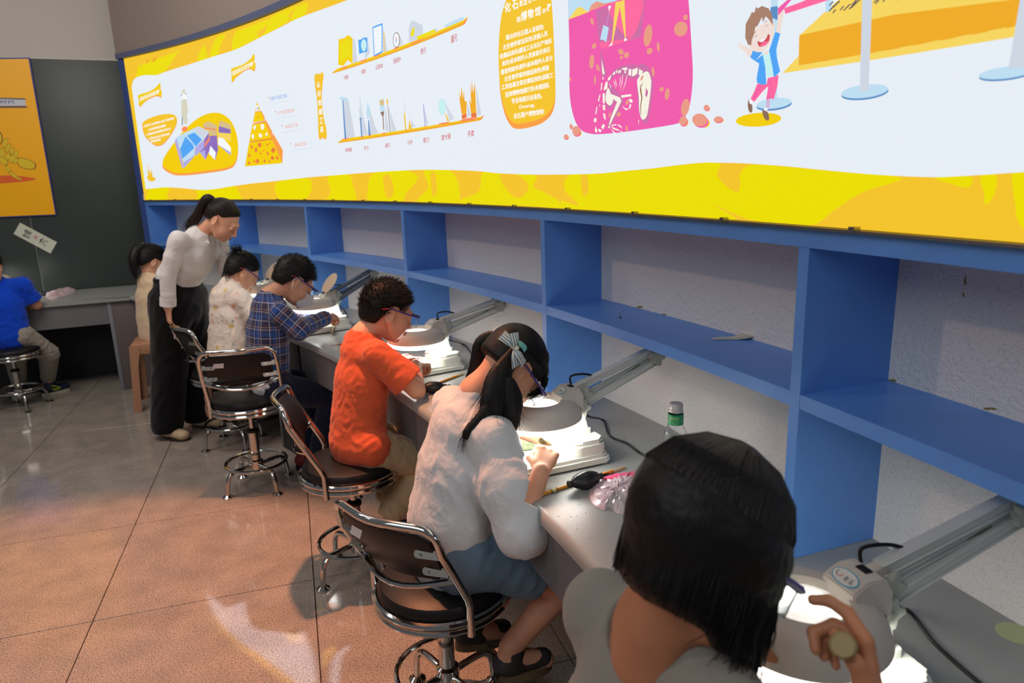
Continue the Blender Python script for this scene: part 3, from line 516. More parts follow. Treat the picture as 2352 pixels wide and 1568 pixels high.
B([(1135, 765), (1165, 830), (1180, 850), (1175, 890), (1150, 920), (1115, 885), (1115, 830)], 3); B([(1165, 820), (1240, 850), (1252, 880), (1215, 960), (1180, 1030), (1150, 1095), (1143, 1085), (1165, 1010), (1215, 890), (1180, 860), (1150, 890)], 0, 'cream', 7)
B([(1250, 830), (1335, 820), (1340, 838), (1250, 852)]); B([(1320, 860), (1345, 870), (1348, 890), (1325, 892)], 3); B([(1325, 905), (1338, 912), (1325, 950), (1315, 945)]); B([(1260, 920), (1285, 945), (1310, 945), (1300, 962), (1275, 950)]); B(ellp(1143, 1107, 8, 10))
for q in ([(1160, 1090), (1205, 1080), (1207, 1090), (1165, 1098)], [(1212, 1082), (1240, 1090), (1262, 1120), (1235, 1105)], [(1160, 1100), (1228, 1130), (1230, 1142), (1180, 1125)], [(1235, 1132), (1265, 1152), (1250, 1152)], [(1155, 1120), (1200, 1158), (1185, 1162)], [(1398, 1045), (1405, 1045), (1402, 1090)]): B(q)
B([(1470, 622), (1495, 640), (1512, 700), (1512, 740), (1505, 820), (1488, 940), (1470, 1020), (1432, 1040), (1408, 960), (1405, 850), (1390, 730), (1395, 690), (1425, 650)], 3, 'cream', 7); B(ellp(1433, 680, 9, 26, 25), 0, 'peach', 8); B([(1470, 765), (1488, 800), (1475, 850), (1462, 830)], 0, 'mauve', 8); B([(1468, 960), (1470, 975), (1462, 992)], 0, 'tan', 8)
B([(1447, 712), (1425, 760), (1430, 800), (1437, 850), (1425, 930), (1425, 1000), (1421, 1000), (1418, 930), (1428, 850), (1416, 780), (1420, 750)], 0, 'maroon', 8)
# --- boy cartoon, barrier posts and plinth
z4 = lambda q: Z3(q, 2.529, 1660, 0)
BP2 = 'plinth_picture'
P(BP2, z4([(450, 205), (640, 30), (700, -20), (1240, -180), (1800, -330), (1790, -20), (1735, -5)]), 'sand', 2); P(BP2, z4([(450, 205), (1000, 85), (1735, -8), (1705, 155), (865, 310), (445, 380)]), 'deep', 3); P(BP2, z4([(352, 425), (445, 325), (445, 380), (865, 308), (1705, 150), (1820, 128), (1820, 195), (1700, 215), (865, 350)]), 'sand', 3)
P(BP2, z4([(1735, -8), (1900, -40), (1900, 110), (1705, 155)]), 'deep', 3)
rq = random.Random(5)
for k in range(26):
    x = rq.uniform(620, 1040); y = 70-(x-620)*.2+rq.uniform(-40, 10); ln = rq.uniform(20, 55)
    P(BP2, z4([(x, y), (x+3, y+5), (x+ln, y-ln*.75), (x+ln-4, y-ln*.75-6)]), 'navy', 4)
for q in ([(285, 0), (325, 0), (320, 595), (300, 600)], [(603, 0), (637, 0), (636, 60), (603, 75)]): P('barrier_picture#%d' % (0 if q[0][0] < 500 else 1), z4(q), 'lightblue', 3)
P('barrier_picture#0', z4([(283, 42), (325, 35), (325, 118), (283, 100)]), 'steel', 4)
for (cx_, cy_, rx, ry) in ((305, 603, 103, 30), (833, 533, 138, 38), (1655, 425, 160, 34)):
    P('barrier_picture#%d' % {305: 0, 833: 2, 1655: 3}[cx_], z4(ellp(cx_, cy_+8, rx, ry, -7, 28)), 'steel', 4); P('barrier_picture#%d' % {305: 0, 833: 2, 1655: 3}[cx_], z4(ellp(cx_, cy_-3, rx, ry, -7, 28)), 'lightblue', 5)
P('barrier_picture#2', z4([(822, -60), (880, -60), (857, 525), (830, 530), (805, 525)]), 'grey', 6); P('barrier_picture#3', z4([(1748, -60), (1810, -60), (1800, 395), (1672, 395)]), 'grey', 6)
P('barrier_picture#4', z4([(328, 50), (395, -10), (450, -50), (330, 92)]), 'magenta', 6); P('barrier_picture#4', z4([(365, 48), (470, 10), (560, -30), (655, -10), (620, 2), (372, 82)]), 'pink', 6)
C_ = 'boy_picture'; c4 = lambda q, c, l=6, sm=0: P(C_, z4(q), c, l, sm)
c4(ellp(213, 695, 133, 40, -4, 28), 'gold', 3)
c4([(165, 335), (130, 295), (100, 270), (108, 250), (120, 262), (140, 268), (175, 290), (185, 312)], 'skin', 5, 4); c4([(318, 190), (325, 120), (330, 60), (345, 25), (372, 40), (362, 80), (350, 140), (340, 192)], 'skin', 5, 4)
c4([(200, 350), (250, 310), (262, 490), (235, 492), (207, 480), (205, 455), (220, 370), (168, 335), (185, 290), (215, 300), (240, 305)], 'blue', 6); c4([(275, 300), (315, 185), (343, 195), (318, 290), (322, 330), (342, 415), (308, 450), (295, 400)], 'blue', 6)
c4([(240, 305), (278, 290), (300, 400), (303, 440), (268, 450), (258, 400)], 'cyan', 7); c4([(248, 302), (280, 290), (272, 318), (255, 320)], 'skin', 8)
c4([(208, 485), (262, 490), (268, 455), (332, 435), (325, 500), (300, 590), (282, 635), (250, 625), (262, 560), (272, 500), (240, 530), (190, 592), (168, 575), (190, 530)], 'pink', 5)
for k in range(5): c4([(222+9*k, 488), (225+9*k, 488), (185+6*k, 580-6*k), (181+6*k, 578-6*k)] if k < 3 else [(262+14*(k-2), 450), (266+14*(k-2), 450), (258+9*(k-2), 625), (254+9*(k-2), 624)], 'magenta', 6)
c4([(170, 575), (182, 585), (178, 600), (165, 598)], 'paper', 6); c4([(252, 625), (272, 632), (262, 645), (245, 640)], 'paper', 6); c4([(158, 573), (165, 600), (180, 610), (180, 650), (165, 650), (155, 620)], 'dbrown', 7, 3); c4([(240, 640), (262, 645), (275, 660), (278, 695), (262, 698), (245, 675)], 'dbrown', 7, 3)
c4([(165, 265), (190, 180), (290, 120), (310, 170), (295, 235), (262, 285), (225, 303), (190, 295)], 'skin', 8, 5); c4(ellp(177, 268, 12, 17), 'skin', 8); c4(ellp(306, 150, 9, 18), 'skin', 8)
c4([(142, 220), (145, 140), (175, 85), (180, 70), (195, 75), (205, 40), (215, 50), (240, 35), (280, 50), (300, 90), (304, 150), (285, 120), (262, 95), (245, 130), (240, 100), (215, 150), (200, 160), (195, 195), (180, 235), (178, 262), (160, 262)], 'brown', 9)
c4([(215, 240), (240, 245), (265, 222), (275, 200), (285, 205), (282, 235), (262, 262), (230, 272), (218, 262)], 'red', 9, 4); c4([(222, 238), (262, 222), (270, 208), (245, 245)], 'paper', 10); c4([(230, 262), (262, 240), (275, 245), (250, 268)], 'pink', 10, 3)
for q in ([(198, 215), (205, 205), (217, 210), (206, 208), (200, 218)], [(262, 155), (268, 143), (280, 145), (269, 146), (264, 158)], [(255, 128), (270, 118), (272, 121), (257, 131)], [(195, 190), (207, 182), (208, 185), (197, 193)]): c4(q, 'dbrown', 10)
# --- assemble
lb = thing('light_box', 'long glowing curved picture panel of fossil digging with a wavy yellow border', 'light box')
bm = bmesh.new(); arcbox(bm, T0, T1, R-.0039+.002, R+DEP-.002, ZRT+.002, ZPT+.001); obj('cabinet', bm, mat('dark_cabinet', (50, 46, 48), rough=.5), lb)
bm = base_face(); fc = obj('picture_face', bm, PMATS['amber'], lb, sm=None)
for nm, b in PARTS.items():
    nm = nm.split('#')[0]; me = bpy.data.meshes.new(nm); b.to_mesh(me); b.free(); used = sorted({p.material_index for p in me.polygons}); idx = [p.material_index for p in me.polygons]
    for u in used: me.materials.append(PMATS[PKEYS[u]])
    me.polygons.foreach_set('material_index', [used.index(i) for i in idx])
    o = bpy.data.objects.new(nm, me); COL.objects.link(o); o.parent = lb
M_ALU = mat('aluminium', (170, 165, 160), rough=.3, metal=1)
bm = bmesh.new(); arcbox(bm, T0, T1, R-.016, R-.0045, ZRT+.0005, ZRT+.006); obj('bottom_strip', bm, M_ALU, lb)
for i in range(22):
    t = T0+.01+i*(T1-T0-.02)/21; bm = bmesh.new(); arcbox(bm, t, t+.0015, R-.019, R-.0045, ZRT+.002, ZRT+.012); obj('clip', bm, M_ALU, lb)
bm = bmesh.new(); arcbox(bm, .5785, T1, R-.03, R+.02, ZPT+.002, ZPT+.040); obj('top_rail', bm, mat('rail_slate', (88, 98, 130), rough=.5), lb)
bm = bmesh.new(); arcbox(bm, .5853, .5861, R-.01, R-.002, ZRT+.003, ZRT+.05); obj('corner_bracket', bm, mat('bracket_grey', (190, 190, 200), rough=.5), lb)
# ------------------------------------------------------------------ orange skeleton poster on the dark board (flat print)
W0 = np.array([*wl(-3.259, .03), 0.]); WN = (-SL, 1, 0); wn = np.array([-SL, 1, 0])/math.hypot(SL, 1)
def wp(x, y, l=0): return onp(x, y, W0, WN)-wn*l*.0006
op = thing('orange_poster', 'orange poster with a yellow skeleton drawing mounted on the dark board', 'poster')
c = [wp(-260, 140), wp(65, 135), wp(127, 492), wp(-210, 506)]
k_ = wn*.014
def slab(name, q, th, m, par):
    v = [np.array(p) for p in q]; v2 = [p+wn*th for p in v]
    n = len(v); return raw(name, v+v2, [tuple(range(n))[::-1], tuple(range(n, 2*n))]+[(i, (i+1) % n, (i+1) % n+n, i+n) for i in range(n)], m, par)
slab('backing', [wp(x, y)+wn*.001 for x, y in ((-264, 136), (68, 132), (130, 494), (-212, 509))], .014, mat('blue_edge', (50, 50, 130), rough=.5), op)
slab('print', c, .0009, mat('poster_orange', (246, 176, 0), rough=.4, spec=.4), op)
def wpoly(name, q, m, l=1, sm=0):
    if sm: q = bez(q, sm, True)
    b = bmesh.new(); vv = [b.verts.new(wp(x, y, l)) for x, y in q]
    for t in tessellate_polygon([[Vector((x, y, 0)) for x, y in q]]):
        try: b.faces.new([vv[i] for i in t])
        except ValueError: pass
    return obj(name, b, m, op, sm=None)
M_YB = mat('print_yellow', (220, 190, 20), rough=.5); M_RO = mat('print_orange_red', (226, 96, 34), rough=.5); M_LN = mat('print_brown', (150, 84, 20), rough=.5)
q5 = lambda q: Z3(q, 3.135, 0, 120)
wpoly('ground_shadow', q5([(-200, 905), (0, 888), (130, 890), (262, 912), (130, 935), (-100, 945)]), M_RO, 1, 4)
bones = [[(130, 775), (150, 762), (200, 775), (248, 800), (245, 835), (200, 838), (150, 825), (132, 800)], [(20, 670), (30, 630), (60, 625), (50, 650), (40, 685)], [(42, 710), (50, 670), (78, 660), (65, 700), (52, 720)], [(68, 735), (80, 690), (102, 690), (90, 735), (78, 745)], [(100, 750), (110, 715), (130, 715), (120, 755)], [(40, 760), (60, 720), (85, 735), (60, 775)], [(66, 780), (85, 745), (110, 755), (80, 795)], [(92, 795), (110, 760), (130, 775), (115, 800)], [(0, 700), (15, 690), (35, 720), (20, 760), (0, 745)], [(0, 750), (25, 755), (55, 790), (40, 812), (0, 790)], [(38, 820), (55, 820), (80, 850), (60, 860), (45, 845)], [(65, 865), (85, 862), (125, 895), (115, 908), (80, 885)], [(120, 900), (150, 905), (155, 918), (125, 915)], [(-120, 600), (-60, 560), (0, 580), (10, 640), (-40, 690), (-110, 680)], [(-60, 700), (-20, 700), (-10, 860), (-30, 900), (-60, 880)]]
for q in bones:
    cx_ = sum(p[0] for p in q)/len(q); cy_ = sum(p[1] for p in q)/len(q)
    wpoly('bone_outline', q5([(cx_+(x-cx_)*1.12, cy_+(y-cy_)*1.12) for x, y in q]), M_LN, 2, 3); wpoly('drawn_bone', q5(q), M_YB, 3, 3)
wpoly('title_plate', q5([(-200, 322), (180, 335), (186, 385), (-200, 390)]), mat('plate_white', (196, 200, 204), rough=.5), 2)
wpoly('plate_shadow', q5([(-200, 388), (186, 385), (200, 400), (-200, 402)]), mat('plate_brown', (110, 80, 60), rough=.5), 2); wpoly('plate_rod', q5([(-200, 322), (180, 332), (190, 342), (-200, 330)]), mat('plate_dark', (80, 84, 100), rough=.5), 3)
v, f = fitted('岩石时代', .004)
vv = [wp(*Z3([(-6+a*226, 357-b*26+a*2)], 3.135, 0, 120)[0], 4) for a, b in v]
raw('title_text', vv, f, mat('print_indigo', (50, 44, 130), rough=.5), op)
# sealing slip taped across the seam
sl = thing('paper_slip', 'white paper slip with two brushed black characters taped slanting on the dark board', 'paper slip')
_W = W0; W0 = np.array([*wl(-3.259, .0145), 0.])
q = [(31, 537), (46, 511), (131, 556), (116, 582)]
slab('paper', [wp(*p) for p in q], .0008, mat('slip_paper', (200, 204, 186), rough=.8), sl)
for s_, cx_, cy_, sc_ in (('封', 62, 537, 19), ('条', 99, 556, 19)):
    v, f = fitted(s_, .01); ca, sa = math.cos(math.radians(28)), math.sin(math.radians(28)); vv = []
    for a, b in v:
        a, b = (b, -a)  # characters lie on their side along the slip
        x_, y_ = -a*sc_, -b*sc_; vv.append(wp(cx_+x_*ca-y_*sa, cy_+x_*sa+y_*ca, 1.5))
    raw('brushed_character', vv, f, mat('ink', (52, 56, 50), rough=.7), sl)
raw('red_seal', [wp(x, y, 1.2) for x, y in ellp(82, 545, 5, 4.5, 25, 14)], [tuple(range(14))], mat('seal_red', (196, 150, 140), rough=.8), sl)
W0 = _W
# ================================================================== swivel stools
M_CHR = mat('chrome', (205, 203, 198), rough=.09, metal=1); M_VIN = mat('black_vinyl', (24, 23, 25), rough=.42, spec=.35, bump=(260, .12, .002)); M_RUB = mat('black_plastic', (20, 20, 21), rough=.45)
M_BRK = mat('bracket_steel', (186, 180, 168), rough=.32, metal=1); M_STK = mat('sticker_pink_white', (206, 192, 190), rough=.7)
def arc3(x0, x1, y_side, y_mid, z0, zm, n=9):
    return [(x0+(x1-x0)*i/(n-1), y_side+(y_mid-y_side)*math.sin(math.pi*i/(n-1)), z0+(zm-z0)*math.sin(math.pi*i/(n-1))) for i in range(n)]
def stool(name_label, loc, rotz, dz=0., legrot=0., sticker=True, back=True, group='chrome swivel stools around the desks'):
    t = thing('swivel_stool', name_label, 'stool', (loc[0], loc[1], 0), rotz, group)
    bm = bmesh.new(); z = .425+dz
    lathe(bm, [(0, z-.006), (.178, z-.006), (.186, z+.004), (.187, z+.018), (.178, z+.034), (.150, z+.044), (.09, z+.049), (0, z+.050)], 40); obj('seat', bm, M_VIN, t)
    bm = bmesh.new()
    for zz, rr in ((z-.006, .192), (z-.029, .190)): tube(bm, [(rr*math.cos(a), rr*math.sin(a), zz) for a in (2*math.pi*k/44 for k in range(44))], .0105, 8, closed=True, up=(0, 0, 1))
    obj('seat_ring', bm, M_CHR, t)
    bm = bmesh.new(); lathe(bm, [(0, z-.022), (.172, z-.022), (.176, z-.006), (0, z-.006)], 32); obj('seat_pan', bm, M_RUB, t)
    bm = bmesh.new(); box(bm, (-.07, -.05, z-.052), (.07, .05, z-.023), bev=.006); tube(bm, [(.05, 0, z-.04), (.10, .02, z-.045), (.165, .03, z-.06)], .006, 6); obj('lift_lever', bm, M_RUB, t)
    bm = bmesh.new(); lathe(bm, [(0, .22), (.0135, .22), (.0135, z-.05), (0, z-.05)], 16); obj('upper_column', bm, M_CHR, t)
    bm = bmesh.new(); lathe(bm, [(0, .085), (.024, .085), (.024, .285+dz*.5), (.020, .287+dz*.5), (0, .29+dz*.5)], 20); cl = obj('lower_column', bm, M_CHR, t)
    bm = bmesh.new(); lathe(bm, [(.0242, .278+dz*.5), (.031, .281+dz*.5), (.031, .293+dz*.5), (.014, .303+dz*.5), (.0136, .303+dz*.5)], 20); obj('collar', bm, M_RUB, cl)
    bm = bmesh.new(); zr = .135
    tube(bm, [(.152*math.cos(a), .152*math.sin(a), zr+.008) for a in (2*math.pi*k/40 for k in range(40))], .0085, 8, closed=True, up=(0, 0, 1)); obj('foot_ring', bm, M_CHR, t)
    bm = bmesh.new(); lathe(bm, [(0, .10), (.034, .10), (.036, .115), (.034, .15), (.0245, .156)], 20); obj('hub', bm, M_CHR, t)
    for k in range(4):
        a = legrot+math.pi/4+k*math.pi/2; c, s = math.cos(a), math.sin(a)
        pts = bez([(.028, .125), (.11, .126), (.145, .118), (.165, .09), (.172, .05), (.176, .012)], 3)
        bm = bmesh.new(); tube(bm, [(c*p[0], s*p[0], p[1]) for p in pts], .0115, 9, up=(-s, c, 0)); lg = obj('leg', bm, M_CHR, t)
        bm = bmesh.new(); lathe(bm, [(0, .0003), (.026, .0003), (.027, .006), (.018, .012), (.012, .016)], 18, Matrix.Translation((c*.177, s*.177, 0))); obj('foot_pad', bm, M_CHR, lg)
    if back:
        zt = .745+dz; zb = z-.045; X0 = .174
        L_ = [(-X0, -.095, zb), (-X0, -.097, z+.045), (-X0-.002, -.108, z+.075), (-X0-.004, -.165, z+.18), (-X0-.002, -.20, zt-.075)]
        corner = bez([(-X0-.002, -.20, zt-.075), (-X0+.003, -.212, zt-.028), (-X0+.03, -.225, zt-.004), (-X0+.075, -.240, zt)], 4)
        topm = [(-X0+.075+(2*X0-.15)*i/6, -.240-.022*math.sin(math.pi*i/6), zt+.002) for i in range(1, 6)]
        half = L_[:-1]+[tuple(p) for p in corner]; path = half+topm+[(-p[0], p[1], p[2]) for p in half[::-1]]
        bm = bmesh.new(); tube(bm, path, .0115, 10, up=(1, 0, 0)); fr = obj('back_frame', bm, M_CHR, t)
        bm = bmesh.new(); tube(bm, arc3(-X0+.004, X0-.004, -.148, -.205, z+.145, z+.118), .0085, 8, up=(0, 0, 1)); obj('lower_bar', bm, M_CHR, t)
        # padded panel, curved the same way
        bm = bmesh.new(); n = 12; rows = []
        for i in range(n+1):
            u = i/n; x = -.152+.304*u; s_ = math.sin(math.pi*(.08+.84*u)); row = []
            lo, hi = z+.150-.02*s_, zt-.022+.004*s_
            if i in (0, n): lo += .03; hi -= .02
            for v in (0, .06, .5, .94, 1):
                zz = lo+(hi-lo)*v; y = -.112-(zz-(z+.075))*.44-.034*s_-.002
                row.append((x, y, zz, v))
            rows.append(row)
        fr_ = [[bm.verts.new((x, y+(.013 if 0 < v < 1 else .004), zz)) for x, y, zz, v in r] for r in rows]; bk = [[bm.verts.new((x, y-(.006 if 0 < v < 1 else 0), zz)) for x, y, zz, v in r] for r in rows]
        for i in range(n):
            for j in range(4):
                bm.faces.new((fr_[i][j], fr_[i+1][j], fr_[i+1][j+1], fr_[i][j+1])); bm.faces.new((bk[i][j], bk[i][j+1], bk[i+1][j+1], bk[i+1][j]))
            for j in (0, 4): bm.faces.new((fr_[i][j], bk[i][j], bk[i+1][j], fr_[i+1][j]))
        for i in (0, n):
            for j in range(4): bm.faces.new((fr_[i][j], fr_[i][j+1], bk[i][j+1], bk[i][j]))
        pn = obj('backrest', bm, M_VIN, t, sm=50)
        for sx in (-1, 1):
            for zz in (zt-.080, zt-.142):
                y = -.112-(zz-(z+.075))*.44
                Mx = Matrix.Translation((sx*.143, y-.0225, zz)) @ Matrix.Rotation(sx*math.radians(18), 4, 'Z') @ Matrix.Rotation(math.radians(90-24), 4, 'X')
                bm = bmesh.new(); o_ = [(sx*(-.030+.011*math.cos(a)), .011*math.sin(a)) for a in (math.pi/2+math.pi*k/6 for k in range(7))]+[(sx*.030, -.011), (sx*.030, .011)]
                prism(bm, o_[::1] if sx > 0 else o_[::-1], -.002, .002, Mx); br = obj('bracket', bm, M_BRK, pn)
                bm = bmesh.new(); lathe(bm, [(0, .006), (.004, .006), (.0052, .002), (.0052, 0)], 8, Mx @ Matrix.Translation((-sx*.022, 0, 0))); obj('bolt', bm, M_CHR, pn)
        if sticker:
            zz = zt-.06; y = -.112-(zz-(z+.075))*.44-.0305
            Mx = Matrix.Translation((-.085, y-.0035, zz)) @ Matrix.Rotation(math.radians(-12), 4, 'Z') @ Matrix.Rotation(math.radians(90-24), 4, 'X')
            bm = bmesh.new(); prism(bm, [(-.024, -.02), (.024, -.02), (.024, .02), (-.024, .02)], -.0006, .0006, Mx); obj('sticker', bm, M_STK, pn)
    return t
R_ = math.radians
ST = dict(B=(-1.372, 3.49), C=(-.66, 2.625), D=(-.225, 1.83), A=(-1.745, 4.13), E=(-3.66, 5.02), N=(.03, .72))
stool('chrome swivel stool with a black backrest behind the boy in the plaid shirt', ST['B'], R_(14), .055, R_(-10))
stool('chrome swivel stool turned sideways under the boy in the orange t-shirt', ST['C'], R_(-76), .035, R_(78))
stool('nearest chrome swivel stool, black backrest facing the camera, under the girl with striped bows', ST['D'], R_(-34), -.0, R_(30))
stool('chrome swivel stool half hidden behind the legs of the standing woman', ST['A'], R_(-47), .035, R_(45))
stool('chrome swivel stool under the boy in the bright blue t-shirt', ST['E'], R_(-95), .0, R_(5))
# ------------------------------------------------------------------ tan plastic stool
M_TAN = mat('tan_plastic', (178, 128, 96), rough=.42)
ts_ = thing('plastic_stool', 'tan moulded plastic stool under the girl in the cream vest', 'stool', (-2.60, 5.03, 0), R_(20))
bm = bmesh.new(); H_ = .49; box(bm, (-.15, -.15, H_-.018), (.15, .15, H_), bev=.012, seg=3); obj('seat', bm, M_TAN, ts_)
for sx in (-1, 1):
    bm = bmesh.new(); box(bm, (-.135, sx*.150-.004, H_-.075), (.135, sx*.150+.004, H_-.012), bev=.002); obj('seat_skirt', bm, M_TAN, ts_)
    bm = bmesh.new(); box(bm, (sx*.150-.004, -.135, H_-.075), (sx*.150+.004, .135, H_-.012), bev=.002); obj('seat_skirt', bm, M_TAN, ts_)
for sx in (-1, 1):
    for sy in (-1, 1):
        bm = bmesh.new()
        top = [(.156, .156), (.156, .085), (.148, .085), (.148, .148), (.085, .148), (.085, .156)]; bot = [(.185, .185), (.185, .135), (.178, .135), (.178, .178), (.135, .178), (.135, .185)]
        A = [bm.verts.new((sx*a, sy*b, H_-.014)) for a, b in top]; mid = [bm.verts.new((sx*(a*.72+c_*.28+ (0)), sy*(b*.72+d_*.28), H_-.15)) for (a, b), (c_, d_) in zip([(x if x > .14 else x+.02, y if y > .14 else y+.02) for x, y in top], bot)]; B_ = [bm.verts.new((sx*a, sy*b, 0.0003)) for a, b in bot]
        for U_, V_ in ((A, mid), (mid, B_)):
            for k in range(6): bm.faces.new((U_[k], U_[(k+1) % 6], V_[(k+1) % 6], V_[k]))
        bm.faces.new(B_); bm.faces.new(A[::-1]); obj('leg', bm, M_TAN, ts_)
# ================================================================== magnifier lamps
M_HOUS = mat('lamp_housing', (204, 196, 184), rough=.5); M_IVO = mat('lamp_base_ivory', (222, 224, 214), rough=.4); M_TRAY = mat('tray_white', (236, 238, 232), rough=.35)
M_KNOB = mat('knob_grey', (168, 172, 162), rough=.5); M_ARM = mat('arm_painted', (206, 208, 202), rough=.36, metal=.1); M_ARMD = mat('arm_grey', (112, 122, 134), rough=.4, metal=.2); M_CAB = mat('black_cable', (14, 14, 15), rough=.4)
M_LED = mat('lamp_diffuser', (230, 230, 230), rough=.6, emit=(255, 252, 244), es=3.6); M_LEDS = mat('lamp_diffuser_side', (230, 230, 230), rough=.6, emit=(255, 252, 244), es=36.0); M_LEDB = mat('diffuser_rim', (240, 240, 240), rough=.6, emit=(255, 250, 240), es=2.2)
M_LENS = mat('lens_glass', (252, 254, 255), rough=.0, trans=1, ior=1.45)
N, L, I = nodes(M_LENS); _tl = N.new('ShaderNodeBsdfTranslucent'); _tl.inputs[0].default_value = (.95, .97, 1, 1); _ms = N.new('ShaderNodeMixShader'); _ms.inputs[0].default_value = .42; L.new(N['Principled BSDF'].outputs[0], _ms.inputs[1]); L.new(_tl.outputs[0], _ms.inputs[2]); L.new(_ms.outputs[0], N['Material Output'].inputs[0])
M_RING = mat('label_cyan', (40, 164, 200), rough=.5); M_LAB = mat('label_white', (228, 226, 220), rough=.45); M_LR = mat('label_red', (200, 50, 60), rough=.5); M_LK = mat('label_black', (20, 20, 20), rough=.5)
M_DKMET = mat('dark_metal', (60, 60, 62), rough=.35, metal=.8)
def star(bm, r, h, M, lobes=5, mi=0):
    n = lobes*8; o = []
    for k in range(n):
        a = 2*math.pi*k/n; q = .5+.5*math.cos(lobes*a); o.append(((r*(.52+.48*q**.7))*math.cos(a), (r*(.52+.48*q**.7))*math.sin(a)))
    prism(bm, o, 0, h, M, bev=.0015, mi=mi)
def channel(bm, a, b, w, h, up, mi=0):
    """U-shaped arm from a to b"""
    a, b = Vector(a), Vector(b); z = (b-a).normalized(); x = Vector(up).cross(z).normalized(); y = z.cross(x); t = .0022
    Mx = Matrix(((x.x, y.x, z.x, a.x), (x.y, y.y, z.y, a.y), (x.z, y.z, z.z, a.z), (0, 0, 0, 1))); l = (b-a).length
    for lo, hi in (((-w/2, -h/2, 0), (-w/2+t, h/2, l)), ((w/2-t, -h/2, 0), (w/2, h/2, l)), ((-w/2+t, -h/2+t*2, 0), (w/2-t, h/2-t*1.2, l))): box(bm, lo, hi, Mx, mi=mi, bev=.0008, seg=1)
def RX(p, axis='Y-'):
    return Matrix.Translation(p) @ Matrix.Rotation(math.radians(90), 4, 'X')
def rrect(x0, x1, y0, y1, r, n=5):
    o = []
    for cx_, cy_, a0 in ((x1-r, y1-r, 0), (x0+r, y1-r, 90), (x0+r, y0+r, 180), (x1-r, y0+r, 270)):
        for k in range(n+1): a = math.radians(a0+90*k/n); o.append((cx_+r*math.cos(a), cy_+r*math.sin(a)))
    return o
def magnifier(label, loc, th, lid=False, grey=False, tilt=0., el=(.205, .27), hz=.0, cable=None, full=True, ringx=-.185, power=True):
    """local frame: x towards the wall, y to the left, origin at the wall-side foot of the base"""
    t = thing('magnifier_lamp', label, 'lamp', loc, math.pi/2-th, 'magnifier lamps on the desks')
    arm = M_ARMD if grey else M_ARM
    bm = bmesh.new(); prism(bm, rrect(-.325, 0, -.105, .105, .022), .006, .022, bev=.003); prism(bm, rrect(-.318, -.007, -.098, .098, .02), .022, .032, bev=.003)
    for x in (-.30, -.02):
        for y in (-.085, .085): lathe(bm, [(0, 0.0002), (.012, 0.0002), (.012, .007)], 10, Matrix.Translation((x, y, 0)))
    obj('base', bm, M_IVO, t)
    bm = bmesh.new(); prism(bm, rrect(-.31, -.12, -.088, .088, .01), .0321, .0335, bev=.0005); obj('work_tray', bm, M_TRAY, t)
    bm = bmesh.new(); prism(bm, rrect(-.115, -.012, -.095, .095, .022), .032, .062, bev=.002); prism(bm, rrect(-.110, -.017, -.090, .090, .02), .062, .076, bev=.006); obj('rear_block', bm, M_IVO, t)
    bm = bmesh.new(); prism(bm, rrect(-.095, -.032, -.038, .038, .004), .076, .092, bev=.001)
    b0 = [(-.088, -.032), (-.04, -.032), (-.04, .032), (-.088, .032)]; b1 = [(-.080, -.022), (-.048, -.022), (-.048, .022), (-.080, .022)]
    A = [bm.verts.new((x, y, .092)) for x, y in b0]; B_ = [bm.verts.new((x, y, .138)) for x, y in b1]
    for k in range(4): bm.faces.new((A[k], A[(k+1) % 4], B_[(k+1) % 4], B_[k]))
    bm.faces.new(B_); obj('pillar', bm, M_IVO, t)
    P0 = Vector((-.062, 0, .150)); EL = Vector((el[0], 0, el[1]))
    bm = bmesh.new(); box(bm, (-.074, -.010, .13), (-.05, .010, .165), bev=.004); obj('pillar_joint', bm, M_KNOB, t)
    bm = bmesh.new(); star(bm, .030, .014, RX((P0.x+.004, -.020, P0.z+.004))); lathe(bm, [(0, .018), (.010, .017), (.012, .013)], 14, RX((P0.x, -.020, P0.z))); obj('star_knob', bm, M_KNOB, t)
    Hn = Vector((ringx+.118, 0, .196+hz)); up = (0, 1, 0)
    if full:
        d = (EL-P0).normalized(); nrm = Vector((-d.z, 0, d.x))
        for k, y in ((0, .0), ):
            bm = bmesh.new(); channel(bm, P0+d*.015, EL-nrm*.016, .022, .030, up); obj('lower_arm', bm, arm, t)
        bm = bmesh.new(); channel(bm, Hn+Vector((.015, 0, .018)), EL+nrm*.020, .021, .024, up); obj('upper_arm', bm, arm, t)
        bm = bmesh.new(); channel(bm, Hn+Vector((.022, 0, -.012)), EL-nrm*.0+Vector((.004, 0, -.004)), .012, .010, up); obj('tie_rod', bm, arm, t)
        bm = bmesh.new(); star(bm, .028, .014, RX((EL.x+.004, -.013, EL.z))); obj('star_knob', bm, M_KNOB, t)
        bm = bmesh.new(); box(bm, (EL.x-.014, -.012, EL.z-.02), (EL.x+.014, .012, EL.z+.028), bev=.004); obj('elbow_joint', bm, M_KNOB, t)
        pts = bez([P0+d*.06, P0+d*.10+nrm*-.002, EL-d*.05], 3)
        bm = bmesh.new(); tube(bm, [tuple(p) for p in pts], .004, 6); obj('spring', bm, mat('spring_olive', (150, 152, 118), rough=.4, metal=.6), t)
    bm = bmesh.new()
    lathe(bm, [(.0, -.010), (.024, -.010), (.027, -.007), (.027, .007), (.024, .010), (.0, .010)], 24, RX((Hn.x+.012, 0, Hn.z))); obj('hinge_drum', bm, M_HOUS, t)
    bm = bmesh.new(); star(bm, .028, .012, RX((Hn.x+.022, -.014, Hn.z-.006))); lathe(bm, [(0, .016), (.010, .015), (.012, .011)], 14, RX((Hn.x+.016, -.012, Hn.z-.004))); obj('star_knob', bm, M_KNOB, t)
    # ring head
    Mr = Matrix.Translation((ringx, 0, .178+hz)) @ Matrix.Rotation(math.radians(tilt), 4, 'Y')
